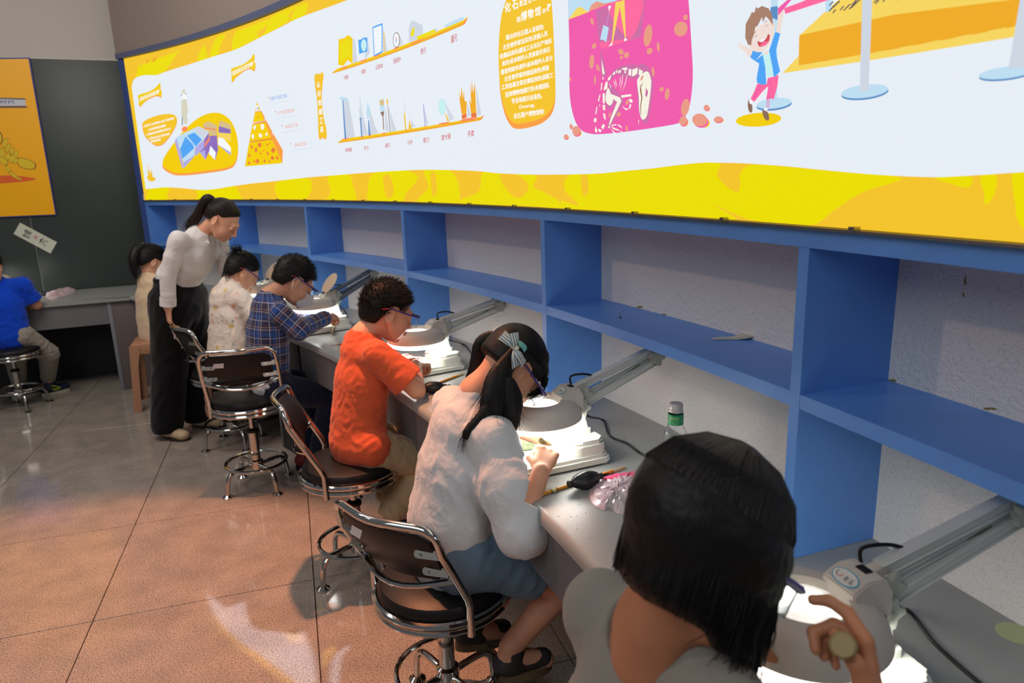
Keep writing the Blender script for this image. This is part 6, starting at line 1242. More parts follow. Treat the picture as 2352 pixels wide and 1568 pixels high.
# ================================================================== 1 orange t-shirt boy
def build_orange():
    F = Figure('boy in an orange t-shirt and purple goggles chiselling a stone under a lamp', ST['C'], 1.06); W = F.W
    A = head_axes(1.10, math.radians(21), math.radians(-2)); ear = F.J(902, 722, .078); c = ear-A[0]*.075; s = 1.0
    nk = W((0, .095, .985)); shR, shL = W((.128, .105, .935)), W((-.135, .11, .935))
    elR, elL = W((.195, .225, .790)), W((-.19, .24, .80)); wrR, wrL = W((.045, .285, .845)), W((-.10, .305, .835))
    tipd = nrm(F.J(966, 818, .0)-wrR)
    spec = dict(head=(c, A, s), neck=nk, child=True, limbs=[((shR, elR, wrR), (.038, .034, .024)), ((shL, elL, wrL), (.038, .034, .024)), ((W((.085, .06, .55)), W((.105, .30, .45)), W((.085, .12, .235))), (.06, .048, .034)), ((W((-.085, .06, .55)), W((-.10, .31, .46)), W((-.06, .16, .235))), (.06, .048, .034)), ((W((.085, .12, .235)), W((.085, .13, .19)), W((.085, .24, .165))), (.032, .032, .026)), ((W((-.06, .16, .235)), W((-.06, .17, .19)), W((-.05, .27, .165))), (.032, .032, .026))],
                hands=[(wrR, elR, nrm(W((0.0, .36, .835))-wrR), nrm(F.z+F.r*.4-F.f*.2), -1, .86, (.8, .9, 1.0, 1.0), .8), (wrL, elL, nrm(W((-.01, .35, .85))-wrL), nrm(F.z*.9-F.r*.5), 1, .86, (.5, .6, .7, .8), .7)])
    body_mesh(F, spec, M_SKIN, .0034); L = spec['L']
    sh_ = F.box([W((-.26, -.14, .50)), W((.26, .34, 1.06))], .0, .0052)
    torso(sh_, F, [(0, .035, .565, .135, .105), (0, .05, .66, .13, .105), (0, .075, .80, .132, .10), (0, .09, .90, .11, .085)], shL+np.array([0, 0, -.012]), shR+np.array([0, 0, -.012]), .046)
    sh_.cap(W((-.11, .06, .565)), W((.11, .06, .565)), .075, .075, .04)
    for a, b in ((shR, elR), (shL, elL)):
        e = a+(b-a)*.86; sh_.cap(a, e, .052, .072, .03)
    sh_.cap(nk-F.z*.045, nk-F.z*.012, .078, .058, .03)
    sh_.folds(.0034, 40, 3, (1, 1, .4)); sh_.folds(.0012, 90, 4, (1, 1, .4))
    for a, b in ((shR, elR), (shL, elL)): ring_cut(sh_, a+(b-a)*.78, b-a, .09)
    neck_hole(sh_, nk+F.f*.004, nrm(F.z+F.f*.35), .048)
    o = skin_obj('t_shirt', [sh_], M_ORT, F.t)
    bm = bmesh.new(); cr = [nk+F.z*-.012+(F.r*math.cos(a)*.058+F.f*(math.sin(a)*.055+.006)+F.z*(-.018*math.sin(a)+.006)) for a in (2*math.pi*k/28 for k in range(28))]
    tube(bm, [tuple(p) for p in cr], .0065, 8, closed=True, flat=.8, up=(0, 0, 1)); obj('collar', loc_bm(bm, F.t), M_ORT, F.t)
    tr = F.box([W((-.2, -.1, .2)), W((.22, .42, .64))], .02, .0062)
    tr.cap(W((-.075, .055, .565)), W((.075, .055, .565)), .085, .085, .03)
    for sx, kn, an in ((1, W((.105, .30, .45)), W((.088, .135, .27))), (-1, W((-.10, .31, .46)), W((-.062, .17, .27)))):
        hp = W((sx*.08, .07, .545)); tr.chain([hp, kn, an], [.085, .068, .060], .03)
    tr.folds(.006, 40, 8); tr.v = np.maximum(tr.v, 0) if False else tr.v
    for an in (W((.088, .135, .27)), W((-.062, .17, .27))): ring_cut(tr, an+np.array([0, 0, -.02]), -F.z-F.f*.3, .08)
    skin_obj('trousers', [tr], M_KHA, F.t)
    for p, nm in ((W((.085, .16, .215)), 1), (W((-.06, .19, .215)), 2)): add_shoes(F, p+np.array([0, 0, .02]), F.f, mat('sandal_blue', (24, 44, 78), rough=.7), M_RUB, .92, 'sandal')
    hv = hair_cap(c, A, s, HL_BOY, grow=1.0); hv.folds(.002, 160, 5); h_ = skin_obj('hair', [hv], M_HAIR, F.t)
    r, f, u = A; fz = fuzz('hair_spikes', hv, c, 2800, .022, lambda P_, nn: f*.55+u*.15, M_HST, F.t, 5, .0013, lambda P_: (P_-c)@u > -.01, .8)
    fz = fuzz('short_hairs', hv, c, 1600, .008, lambda P_, nn: -u*.4+f*.2, M_HST, F.t, 6, .0009, lambda P_: (P_-c)@u < .02, .6)
    face_bits(F.t, L, A, s); goggles(F.t, L, s)
    # thin steel pick held by both hands
    t = thing('needle_tool', 'thin pale needle held over the stone by the boy in orange', 'tool', tuple(F.J(948, 813, 0.0)))
    bm = bmesh.new(); a, b = F.J(930, 815, -.06), F.J(986, 811, .0); o_ = Vector(t.location); tube(bm, [tuple(Vector(tuple(a))-o_), tuple(Vector(tuple(b))-o_)], [.0025, .0012], 8); obj('shaft', bm, mat('pale_steel', (200, 190, 160), rough=.4), t)
build_orange()
# ================================================================== 2 girl with striped bows
def build_bows():
    F = Figure('girl in a sheer white blouse with two black pigtails and striped hair bows', ST['D'], 1.15); W = F.W
    A = head_axes(1.12, math.radians(54), math.radians(0)); ear = F.J(1200, 857, .078); c = ear-A[0]*.075; s = .98; r, f, u = A
    nk = W((0, .130, .985)); shR, shL = F.J(1120, 985, .135), W((-.130, .105, .915))
    shR = W((.138, .12, .905))
    elR, elL = W((.238, .150, .680)), W((-.20, .16, .72)); wrR = F.J(1243, 1082, .195); wrL = W((-.12, .26, .81))
    hd = nrm(F.J(1262, 1020, .135)-wrR)
    spec = dict(head=(c, A, s), neck=nk, child=True, limbs=[((shR, elR, wrR), (.038, .034, .024)), ((shL, elL, wrL), (.038, .034, .024)), ((W((.09, .07, .535)), W((.11, .36, .40)), W((.085, .17, .215))), (.066, .050, .034)), ((W((-.09, .07, .535)), W((-.08, .36, .42)), W((-.08, .10, .235))), (.066, .050, .034)), ((W((.085, .17, .215)), W((.085, .165, .18)), W((.10, .28, .145))), (.033, .036, .026)), ((W((-.08, .10, .235)), W((-.08, .105, .19)), W((-.06, .22, .155))), (.033, .036, .026))],
                hands=[(wrR, elR, hd, nrm(F.r*.75+F.z*.5-F.f*.35), -1, .95, (1.15, 1.15, 1.2, 1.2), .9), (wrL, elL, nrm(F.f*.8+F.r*.55-F.z*.1), F.z, 1, .95, (.25, .3, .35, .4), .2)])
    body_mesh(F, spec, M_SKIN, .0034); L = spec['L']; tip = spec['tips'][0]
    sh_ = F.box([W((-.32, -.17, .47)), W((.36, .34, 1.03))], .0, .0055)
    torso(sh_, F, [(0, .03, .535, .148, .115), (0, .04, .62, .155, .12), (0, .065, .76, .142, .112), (0, .085, .87, .115, .09)], shL-F.z*.01, shR-F.z*.01, .052)
    for a, b, wd in ((shR, elR, 1), (shL, elL, 1)):
        sh_.cap(a, a+(b-a)*.55, .058, .078, .035); sh_.cap(a+(b-a)*.55, b+(b-a)*.04, .078, .070, .03)
    q = elR+(wrR-elR)*.38; sh_.cap(elR, q, .066, .050, .03); q2 = elL+(wrL-elL)*.35; sh_.cap(elL, q2, .064, .045, .03)
    sh_.cap(nk-F.z*.05, nk-F.z*.004, .075, .050, .03)
    sh_.folds(.0040, 34, 13, (1, 1, .4)); sh_.folds(.0010, 90, 14, (1, 1, .4))
    ring_cut(sh_, q, wrR-elR, .085); neck_hole(sh_, nk+F.f*.006, nrm(F.z+F.f*.5), .043)
    skin_obj('blouse', [sh_], M_BLS, F.t)
    bm = bmesh.new(); tube(bm, [tuple(q+nrm(wrR-elR)*-.004+(np.cross(nrm(wrR-elR), F.z)*math.cos(a)+np.cross(nrm(wrR-elR), np.cross(nrm(wrR-elR), F.z))*math.sin(a))*.043) for a in (2*math.pi*k/22 for k in range(22))], .009, 8, closed=True); obj('cuff', loc_bm(bm, F.t), M_BLS, F.t)
    # stand collar
    bm = bmesh.new(); R0 = []; n = 26
    for k in range(n):
        a = 2*math.pi*k/n; e = F.r*math.cos(a)*.052+F.f*(math.sin(a)*.050+.012); up_ = nrm(F.z+F.f*.55)
        R0.append([bm.verts.new(tuple(nk-F.z*.03-F.f*.012+e*k1+up_*k2)) for k1, k2 in ((1.08, .0), (1.0, .036), (.94, .037), (1.0, .0))])
    for k in range(n):
        A_, B_ = R0[k], R0[(k+1) % n]
        for j in range(4): bm.faces.new((A_[j], A_[(j+1) % 4], B_[(j+1) % 4], B_[j]))
    obj('collar', loc_bm(bm, F.t), M_BLS, F.t)
    sk = F.box([W((-.22, -.12, .42)), W((.24, .36, .62))], .02, .006); sk.cap(W((-.07, .04, .54)), W((.07, .04, .54)), .105, .105, .04)
    for sx in (-1, 1): sk.cap(W((sx*.09, .06, .55)), W((sx*.10, .26, .455)), .085, .088, .04)
    sk.cap(W((-.08, .22, .48)), W((.09, .22, .48)), .085, .085, .04); sk.folds(.004, 44, 21); q_ = W((0, .25, .46)); sk.plane(q_, F.f*.9-F.z*.35); sk.plane(W((0, 0, .473)), -F.z) if False else None
    skin_obj('denim_skirt', [sk], M_DEN, F.t)
    for p in (W((.085, .175, .20)), W((-.08, .115, .215))): add_shoes(F, p+np.array([0, 0, .005]), F.f*.95+F.r*.1, mat('sandal_dark', (52, 48, 48), rough=.6), mat('sandal_sole', (110, 92, 66), rough=.6), .95, 'sandal')
    def ex(vx): vx.ell(c+(f*.060+u*.052)*s, np.array((.066, .032, .035))*s, np.stack([r, f, u], 1), .015)
    hv = hair_cap(c, A, s, [(-.12, -.030), (-.05, -.030), (-.025, .010), (-.010, .034), (.018, .030), (.032, -.005), (.045, -.01), (.058, .035), (.075, .046), (.11, .040)], extra=ex, h=.004); skin_obj('hair', [hv], M_HAIR, F.t)
    # combed strands running from the forehead to each tie
    lines = []; rg_ = np.random.default_rng(2)
    tieR, tieL = L(.066, -.060, .052), L(-.066, -.060, .052)
    for sx, tie in ((1, tieR), (-1, tieL)):
        for k in range(430):
            a0 = rg_.uniform(-1.15, 1.9); ph = rg_.uniform(.05, 1.0)
            st = np.array((sx*.081*math.sin(ph*1.35), .088*math.cos(ph*1.35)*math.cos(a0*.5)-.012, .040+.087*math.sin(max(.05, 1.2-abs(a0)*.55))*math.cos(ph*.6)))
            tl = np.array((sx*.066, -.060, .052)); pts = []
            for t_ in np.linspace(0, 1, 7):
                p = st*(1-t_)+tl*t_; d = p-np.array((0, -.014, .038)); e = d/np.array((.083, .103, .089)); e = e/np.linalg.norm(e)*1.002; pts.append(c+(r*(e[0]*.083)+f*(e[1]*.103-.014)+u*(e[2]*.089+.038))*s)
            lines.append(pts)
    strands('combed_strands', lines, .0010, .0008, M_HST, F.t)
    # bangs and loose hairs in front of the ear
    lines = []
    for k in range(90):
        x = rg_.uniform(.02, .074); a = L(x, .085-.25*x+rg_.uniform(-.012, .012), .052); lines.append([a, L(x+.004, .105-.3*x, .035), L(x+.006, .108-.35*x+rg_.uniform(-.01, .01), .008), L(x+.004+rg_.uniform(-.006, .01), .100-.35*x+rg_.uniform(-.02, .012), rg_.uniform(-.045, -.01))])
    strands('bangs', lines, .0011, .0003, M_HST, F.t)
    # pigtails
    def tail(name, tie, path, rs, n, seed, spread):
        rg2 = np.random.default_rng(seed); P_ = bez([tie]+path, 6); vx = F.box(P_, .07, .005); m_ = len(P_); rr = np.interp(np.linspace(0, 1, m_), np.linspace(0, 1, len(rs)), rs)
        for i in range(m_-1):
            if rr[i+1] > .008: vx.cap(P_[i], P_[i+1], rr[i], rr[i+1], .012, (F.r, .62))
        vx.folds(.0016, 200, seed, (1, 1, .1)); skin_obj(name, [vx], M_HAIR, F.t); ls = []
        for k in range(n):
            a = rg2.uniform(0, 6.28); q0 = rg2.uniform(.55, 1.08); e = rg2.uniform(.62, 1.0); pts = []
            drift = (F.r*rg2.normal()*.5+F.f*rg2.normal())*spread
            for j in range(10):
                t_ = j/9*e; i = t_*(m_-1); i0 = min(int(i), m_-2); p = P_[i0]*(1-(i-i0))+P_[i0+1]*(i-i0); w_ = np.interp(t_, np.linspace(0, 1, len(rs)), rs)*q0; pts.append(p+F.r*math.cos(a)*w_*.7+F.f*math.sin(a)*w_+drift*t_**2.2)
            ls.append(pts)
        strands('loose_strands', ls, .0009, .0003, M_HST, F.t)
    tail('pigtail', tieR, [F.J(1150, 858, .10), F.J(1142, 905, .115), F.J(1135, 945, .12), F.J(1128, 990, .125)], [.014, .024, .034, .038, .030, .006], 190, 4, .05)
    tail('pigtail', F.J(1140, 905, .115), [F.J(1122, 945, .13), F.J(1090, 980, .13), F.J(1068, 1005, .125), F.J(1060, 1045, .115)], [.018, .018, .013, .008, .003], 60, 8, .012)
    tail('pigtail', F.J(1165, 880, .12), [F.J(1178, 920, .135), F.J(1176, 955, .14), F.J(1185, 992, .14)], [.018, .022, .018, .004], 90, 9, .02)
    tail('pigtail', tieL, [L(-.095, -.070, .0), F.J(1098, 850, -.09), F.J(1085, 880, -.10), F.J(1080, 930, -.11)], [.012, .022, .024, .018, .004], 60, 6, .02)
    for tie, sx in ((tieR, 1), (tieL, -1)):
        bm = bmesh.new(); d_ = nrm(F.J(1150, 858, .10)-tieR) if sx > 0 else nrm(L(-.095, -.070, 0)-tieL); x_ = nrm(np.cross(d_, F.z)); y_ = np.cross(d_, x_)
        for j in range(3): tube(bm, [tuple(tie+d_*(.004+.005*j)+(x_*math.cos(a)+y_*math.sin(a))*.0150) for a in (2*math.pi*k/16 for k in range(16))], .0034, 6, closed=True)
        obj('hair_tie', loc_bm(bm, F.t), mat('tie_mint', (120, 204, 196), rough=.6), F.t)
    # bows: two loops and two tails of a flat striped ribbon
    def ribbon(name, pts, ws, nrm_, par):
        bm = bmesh.new(); lay = []; P_ = bez(pts, 6); n = len(P_); wv = np.interp(np.linspace(0, 1, n), np.linspace(0, 1, len(ws)), ws)
        rows = []
        for i in range(n):
            d = nrm(P_[min(i+1, n-1)]-P_[max(i-1, 0)]); sd = nrm(np.cross(d, nrm_)); rows.append([P_[i]+sd*wv[i]*q/2+nrm(nrm_)*.004*math.cos(q*1.5) for q in (-1, -.5, 0, .5, 1)])
        v = [p-np.array(par.location) for rw in rows for p in rw]; v2 = [p-nrm(nrm_)*.0014 for p in v]; f_ = []; N_ = len(v)
        for i in range(n-1):
            for j in range(4): a = i*5+j; f_ += [(a, a+1, a+6, a+5), (a+N_, a+5+N_, a+6+N_, a+1+N_)]
            f_ += [(i*5, i*5+5, i*5+5+N_, i*5+N_), (i*5+4, i*5+4+N_, i*5+9+N_, i*5+9)]
        o = raw(name, v+v2, f_, M_BOW, par, sm=40); at = o.data.attributes.new('cloth', 'FLOAT_VECTOR', 'POINT'); at.data.foreach_set('vector', np.array([(q*wv[i], i*.004, 0) for i in range(n) for q in (-.5, -.25, 0, .25, .5)]*2, np.float32).ravel()); return o
    out = nrm(r*.8-f*.3+u*.3)
    K = F.J(1184, 801, .105); kk = lambda x, y, l=.105: F.J(x, y, l)
    ribbon('bow_loop', [K, kk(1170, 783, .112), kk(1152, 768, .10)], [.008, .028, .034], out, F.t); ribbon('bow_loop', [K, kk(1183, 785, .115), kk(1178, 765, .108)], [.008, .026, .034], out, F.t)
    ribbon('bow_tail', [K, kk(1183, 820, .115), kk(1186, 842, .110)], [.008, .023, .031], out, F.t); ribbon('bow_tail', [K, kk(1192, 815, .118), kk(1203, 836, .108)], [.008, .022, .028], out, F.t)
    bm = bmesh.new(); tube(bm, [tuple(K+out*.006+u*x) for x in (-.006, 0, .006)], [.005, .0072, .005], 10); obj('bow_knot', loc_bm(bm, F.t), M_BOW, F.t)
    K2 = F.J(1133, 786, -.045); o2 = nrm(-r*.8-f*.3+u*.3)
    ribbon('bow_loop', [K2, K2-r*.020-f*.01+u*.012, K2-r*.045-f*.012+u*.010], [.008, .024, .032], nrm(-f), F.t); ribbon('bow_loop', [K2, K2-r*.018-f*.012+u*.022, K2-r*.020-f*.014+u*.042], [.008, .022, .030], nrm(-f), F.t)
    bm = bmesh.new(); box(bm, tuple(K2-.005), tuple(K2+.005), bev=.001); obj('bow_clip', loc_bm(bm, F.t), mat('clip_olive', (170, 166, 130), rough=.5), F.t)
    face_bits(F.t, L, A, s); goggles(F.t, L, s)
    v_, f_ = fitted('Honeywell', .01)
    base = L(.0885, .060, .0165); vv = [base+(f*(a*.034)*1+u*(b*.0045))*s+r*.0 for a, b in v_]; raw('goggle_print', [p-np.array(F.t.location) for p in vv], f_, M_WPR, F.t)
    # chisel in the fist
    g0 = F.J(1243, 1016, .150); t = thing('chisel', 'round wooden handled chisel in the fist of the girl with striped bows', 'chisel', tuple(g0)); a = Vector((0, 0, 0)); b = Vector(tuple(W((.07, .36, .795))-g0)); chisel(t, a+Vector(tuple(F.z*.006)), b, .0092)
build_bows()
# ================================================================== 3 girl with bobbed hair (nearest)
def build_bob():
    P0 = (.085, .845); F = Figure('nearest child, black bobbed hair and loose grey top, seen from behind', P0, 1.30); W = F.W
    c = atd(1612, 1250, .855); s = 1.0; A = head_axes(1.12, math.radians(38), math.radians(-2)); r, f, u = A; M = np.stack([r, f, u], 1); c = np.array(c)
    nk = atd(1500, 1440, .875); shR, shL = atd(1640, 1600, .82), atd(1385, 1395, 1.02)
    wrR = atd(2010, 1640, .70); elR = atd(1880, 1950, .64); wrL = atd(1700, 1470, 1.0); elL = atd(1480, 1560, 1.10)
    hd = nrm(atd(1995, 1515, .73)-wrR)
    pel = W((0, -.02, .56))
    spec = dict(head=(c, A, s), neck=nk, child=True, limbs=[((shR, elR, wrR), (.038, .034, .024)), ((shL, elL, wrL), (.038, .034, .024)), ((W((.09, .02, .55)), W((.11, .33, .42)), W((.09, .14, .20)), W((.09, .25, .15))), (.066, .05, .034, .03)), ((W((-.09, .02, .55)), W((-.1, .33, .42)), W((-.08, .14, .20)), W((-.08, .25, .15))), (.066, .05, .034, .03)), (((shL+shR)/2-F.z*.12-F.f*.01, (shL+shR)/2-F.z*.01), (.100, .060)), ((shL, shR), (.042, .042))],
                hands=[(wrR, elR, hd, nrm(FW*-.55+RT*.75-UP*.1), -1, .86, (.55, 1.15, 1.2, 1.2), .9), (wrL, elL, nrm(np.array([.75, .45, -.3])), F.z, 1, .86, (.4, .5, .5, .6), .5)])
    body_mesh(F, spec, M_SKIND, .0042); L = spec['L']
    sh_ = F.box([W((-.25, -.22, .48)), W((.25, .25, 1.08))], .0, .0055); mid = (shL+shR)/2
    ch = mid-F.z*.12-F.f*.01
    sh_.cap(pel, ch, .135, .125, .03, (F.f, .78)); sh_.cap(shL-F.z*.012, shR-F.z*.012, .053, .053, .035); sh_.cap(ch, mid, .115, .07, .04, (F.f, .8))
    sh_.folds(.006, 34, 7, (1, 1, .4)); sh_.folds(.002, 90, 9)
    for a, b in ((shR, elR), (shL, elL)): sh_.cap(a, a+nrm(b-a)*.17, .050, .062, .03)
    hc = atd(1492, 1392, .885); sh_.cap(hc-F.z*.02, hc+F.z*.14+F.f*.05, .066, .085, .006, None, 's')
    for a, b in ((shR, elR), (shL, elL)): ring_cut(sh_, a+nrm(b-a)*.15, b-a, .09)
    skin_obj('grey_top', [sh_], M_GRY, F.t)
    sk = F.box([W((-.22, -.16, .36)), W((.24, .42, .66))], .01, .008); sk.cap(W((-.07, 0, .56)), W((.07, 0, .56)), .10, .10, .04)
    for sx in (-1, 1): sk.cap(W((sx*.09, .02, .55)), W((sx*.105, .26, .45)), .085, .075, .03)
    skin_obj('shorts', [sk], M_NAV, F.t)
    for sx in (-1, 1): add_shoes(F, W((sx*.085, .15, .215)), F.f, mat('sandal_dark', (52, 48, 48)), mat('sandal_sole', (110, 92, 66)), .9, 'sandal')
    # bobbed hair: a thick shell that hangs straight and ends in an even edge
    vx = Vox(c-.25, c+.25, .0045)
    vx.ell(c+f*-.012+u*.036, np.array((.090, .110, .094)), M, 0); down = nrm(-F.z*.8-u*.55)
    for a in np.linspace(-2.35, 2.35, 17):   # angle round the head, 0 = back
        e = -f*math.cos(a)*.078+r*math.sin(a)*.066
        ln = .066 if abs(a) < 1.2 else .080
        vx.cap(c+e+u*.02, c+e*1.06+down*ln, .030, .020, .014)
    vx.cap(c-f*.03, c-f*.040+down*.045, .06, .045, .03)
    vx.folds(.0018, 150, 3, (1, 1, .1))
    # open the face
    vx.ell(c+f*.115+u*-.045, np.array((.052, .062, .085)), M, .01, 's')
    skin_obj('hair', [vx], M_HAIR, F.t)
    rg_ = np.random.default_rng(12); ls = []
    def sh_pt(a, el, g_=1.0): return c+M@np.array((math.sin(a)*.0905*math.cos(el)*g_, -math.cos(a)*.1105*math.cos(el)*g_-.012, .036+.0945*math.sin(el)*g_))
    for k in range(1700):
        a = rg_.uniform(-2.45, 2.45); g_ = rg_.uniform(.995, 1.02); da = rg_.normal()*.04; e = -f*math.cos(a)*.0945+r*math.sin(a)*.086
        ln = rg_.uniform(.068, .088)+(.012 if abs(a) > 1.2 else 0); p1 = c+e*1.03+u*.02; q2 = c+e*rg_.uniform(1.0, 1.10)+down*ln+rg_.normal(size=3)*.003
        ls.append([sh_pt(a*.9+.2, 1.45, g_), sh_pt(a+da, 1.05, g_), sh_pt(a+da, .65, g_), sh_pt(a, .25, g_), p1+down*.02, (p1+q2)/2+e*.06, q2])
    for k in range(200):
        a = rg_.uniform(1.3, 2.45); e = -f*math.cos(a)*.092+r*math.sin(a)*.084; p1 = c+e+u*rg_.uniform(-.02, .03); ln = rg_.uniform(.07, .125); cl = rg_.normal(size=3)*.007; ls.append([p1, p1+down*ln*.5+e*.06+cl*.3, p1+down*ln*.8+e*.04+cl, p1+down*ln-e*.05+cl*1.6])
    strands('hair_strands', ls, .0012, .0004, M_HST, F.t)
    face_bits(F.t, L, A, s, brow=False); goggles(F.t, L, s, lens=True)
    g0 = atd(1936, 1482, .685); t = thing('chisel', 'bamboo handled chisel in the raised hand of the nearest child', 'chisel', tuple(g0)); chisel(t, Vector((0, 0, 0)), Vector(tuple(nrm(ray(1925, 1492))*.13)), .0135)
build_bob()
# ================================================================== 4 plaid shirt boy
def build_plaid():
    F = Figure('boy in a blue plaid shirt and white face mask working under a lamp', ST['B'], .95); W = F.W
    A = head_axes(1.02, math.radians(38), 0); ear = F.J(684, 648, .078); c = ear-A[0]*.075; s = 1.03; r, f, u = A
    nk = W((0, .165, 1.005)); shR, shL = W((.13, .165, .935)), W((-.135, .165, .935)); elR, elL = W((.17, .24, .845)), W((-.19, .27, .84)); wrR, wrL = F.J(752, 728, .03), W((-.10, .42, .845))
    spec = dict(head=(c, A, s), neck=nk, child=True, limbs=[((shR, elR, wrR), (.036, .032, .024)), ((shL, elL, wrL), (.036, .032, .024))], hands=[(wrR, elR, nrm(F.f*.8-F.r*.4-F.z*.1), nrm(F.z+F.r*.5), -1, .85, (.8, .9, 1, 1), .8), (wrL, elL, nrm(F.f*.8+F.r*.5), F.z, 1, .85, .5, .5)])
    body_mesh(F, spec, M_SKIN, .0042); L = spec['L']; sh_ = F.box([W((-.28, -.08, .50)), W((.28, .52, 1.08))], .0, .0062)
    torso(sh_, F, [(0, .115, .565, .135, .105), (0, .12, .68, .135, .105), (0, .135, .82, .135, .10), (0, .15, .92, .11, .085)], shL-F.z*.01, shR-F.z*.01, .05)
    for a, b, w_ in ((shR, elR, wrR), (shL, elL, wrL)): sh_.chain([a, b], [.052, .050], .03); sh_.chain([b, w_-(w_-b)*.02], [.050, .040], .03)
    sh_.cap(nk-F.z*.045, nk-F.z*.006, .078, .055, .03); sh_.folds(.0045, 44, 23); sh_.folds(.0015, 110, 24)
    ring_cut(sh_, wrR-nrm(wrR-elR)*.012, wrR-elR, .07); neck_hole(sh_, nk+F.f*.006, nrm(F.z+F.f*.35), .046)
    bones = [(W((0, .12, .5)), W((0, .15, .97)), .13, F.r), (shR, elR, .05, F.z), (elR, wrR, .045, F.z), (shL, elL, .05, F.z), (elL, wrL, .045, F.z)]
    skin_obj('plaid_shirt', [sh_], M_PLD, F.t, uv=cloth_uv(bones))
    bm = bmesh.new(); n = 24; R0 = []
    for k in range(n):
        a = 2*math.pi*k/n; e = F.r*math.cos(a)*.056+F.f*(math.sin(a)*.052+.010); up_ = nrm(F.z+F.f*.4)
        R0.append([bm.verts.new(tuple(nk-F.z*.03-F.f*.008+e*k1+up_*k2)) for k1, k2 in ((1.12, .0), (1.04, .034), (.97, .034), (1.02, .0))])
    for k in range(n):
        for j in range(4): bm.faces.new((R0[k][j], R0[k][(j+1) % 4], R0[(k+1) % n][(j+1) % 4], R0[(k+1) % n][j]))
    obj('collar', loc_bm(bm, F.t), mat('collar_blue', (62, 74, 118), rough=.85), F.t)
    un = F.box([W((-.2, -.05, .46)), W((.2, .3, .64))], .0, .007); un.cap(W((-.06, .11, .555)), W((.06, .11, .555)), .096, .096, .03); un.folds(.004, 50, 3); skin_obj('undershirt', [un], M_WUN, F.t)
    tr = F.box([W((-.2, -.02, .06)), W((.22, .56, .64))], .02, .0075); tr.cap(W((-.075, .12, .545)), W((.075, .12, .545)), .088, .088, .03)
    for sx, kn, an in ((1, W((.11, .40, .44)), W((.11, .30, .12))), (-1, W((-.10, .42, .45)), W((-.08, .32, .12)))): tr.chain([W((sx*.08, .13, .535)), kn, an], [.085, .068, .055], .03)
    tr.folds(.005, 38, 8); skin_obj('trousers', [tr], M_NAV, F.t)
    for lt in (.11, -.08): add_shoes(F, W((lt, .29, .096)), F.f, mat('shoe_red_black', (120, 36, 28), rough=.6), M_RUB, 1.0, 'shoe')
    hv = hair_cap(c, A, s, HL_BOY, grow=1.03); hv.folds(.002, 150, 5); skin_obj('hair', [hv], M_HAIR, F.t)
    fuzz('hair_spikes', hv, c, 1500, .022, lambda P_, nn: f*.6+u*.1, M_HST, F.t, 5, .0014, lambda P_: (P_-c)@u > .0, .7)
    face_bits(F.t, L, A, s, lips=False); goggles(F.t, L, s)
    # folded face mask: two facets meeting at a ridge over nose and mouth
    mk = [(a_*1.12, b_*1.10, c_*1.05+.006) for a_, b_, c_ in [(-.058, .055, -.030), (-.060, .035, -.062), (-.040, .060, -.098), (0, .088, -.112), (.040, .060, -.098), (.060, .035, -.062), (.058, .055, -.030), (.030, .098, -.022), (0, .120, -.018), (-.030, .098, -.022), (0, .136, -.062)]]
    bm = bmesh.new(); vv = [bm.verts.new(tuple(L(*p))) for p in mk]; v2 = [bm.verts.new(tuple(L(p[0]*.96, p[1]-.004, p[2]))) for p in mk]
    for k in range(10): bm.faces.new((vv[k], vv[(k+1) % 10], vv[10])); bm.faces.new((v2[(k+1) % 10], v2[k], v2[10])); bm.faces.new((vv[(k+1) % 10], vv[k], v2[k], v2[(k+1) % 10]))
    bmesh.ops.subdivide_edges(bm, edges=bm.edges[:], cuts=2, use_grid_fill=True, smooth=.35); mo = obj('face_mask', loc_bm(bm, F.t), mat('mask_white', (222, 220, 220), rough=.8), F.t, sm=60)
    bm = bmesh.new()
    for sx in (-1, 1): tube(bm, [tuple(L(sx*a, b, d_)) for a, b, d_ in ((.057, .052, -.034), (.074, .015, -.005), (.084, -.010, .022), (.084, -.028, .005), (.078, -.010, -.040), (.060, .034, -.064))], .0022, 6)
    o = obj('ear_loop', loc_bm(bm, F.t), mat('mask_white', (222, 220, 220)), None); o.parent = mo
build_plaid()
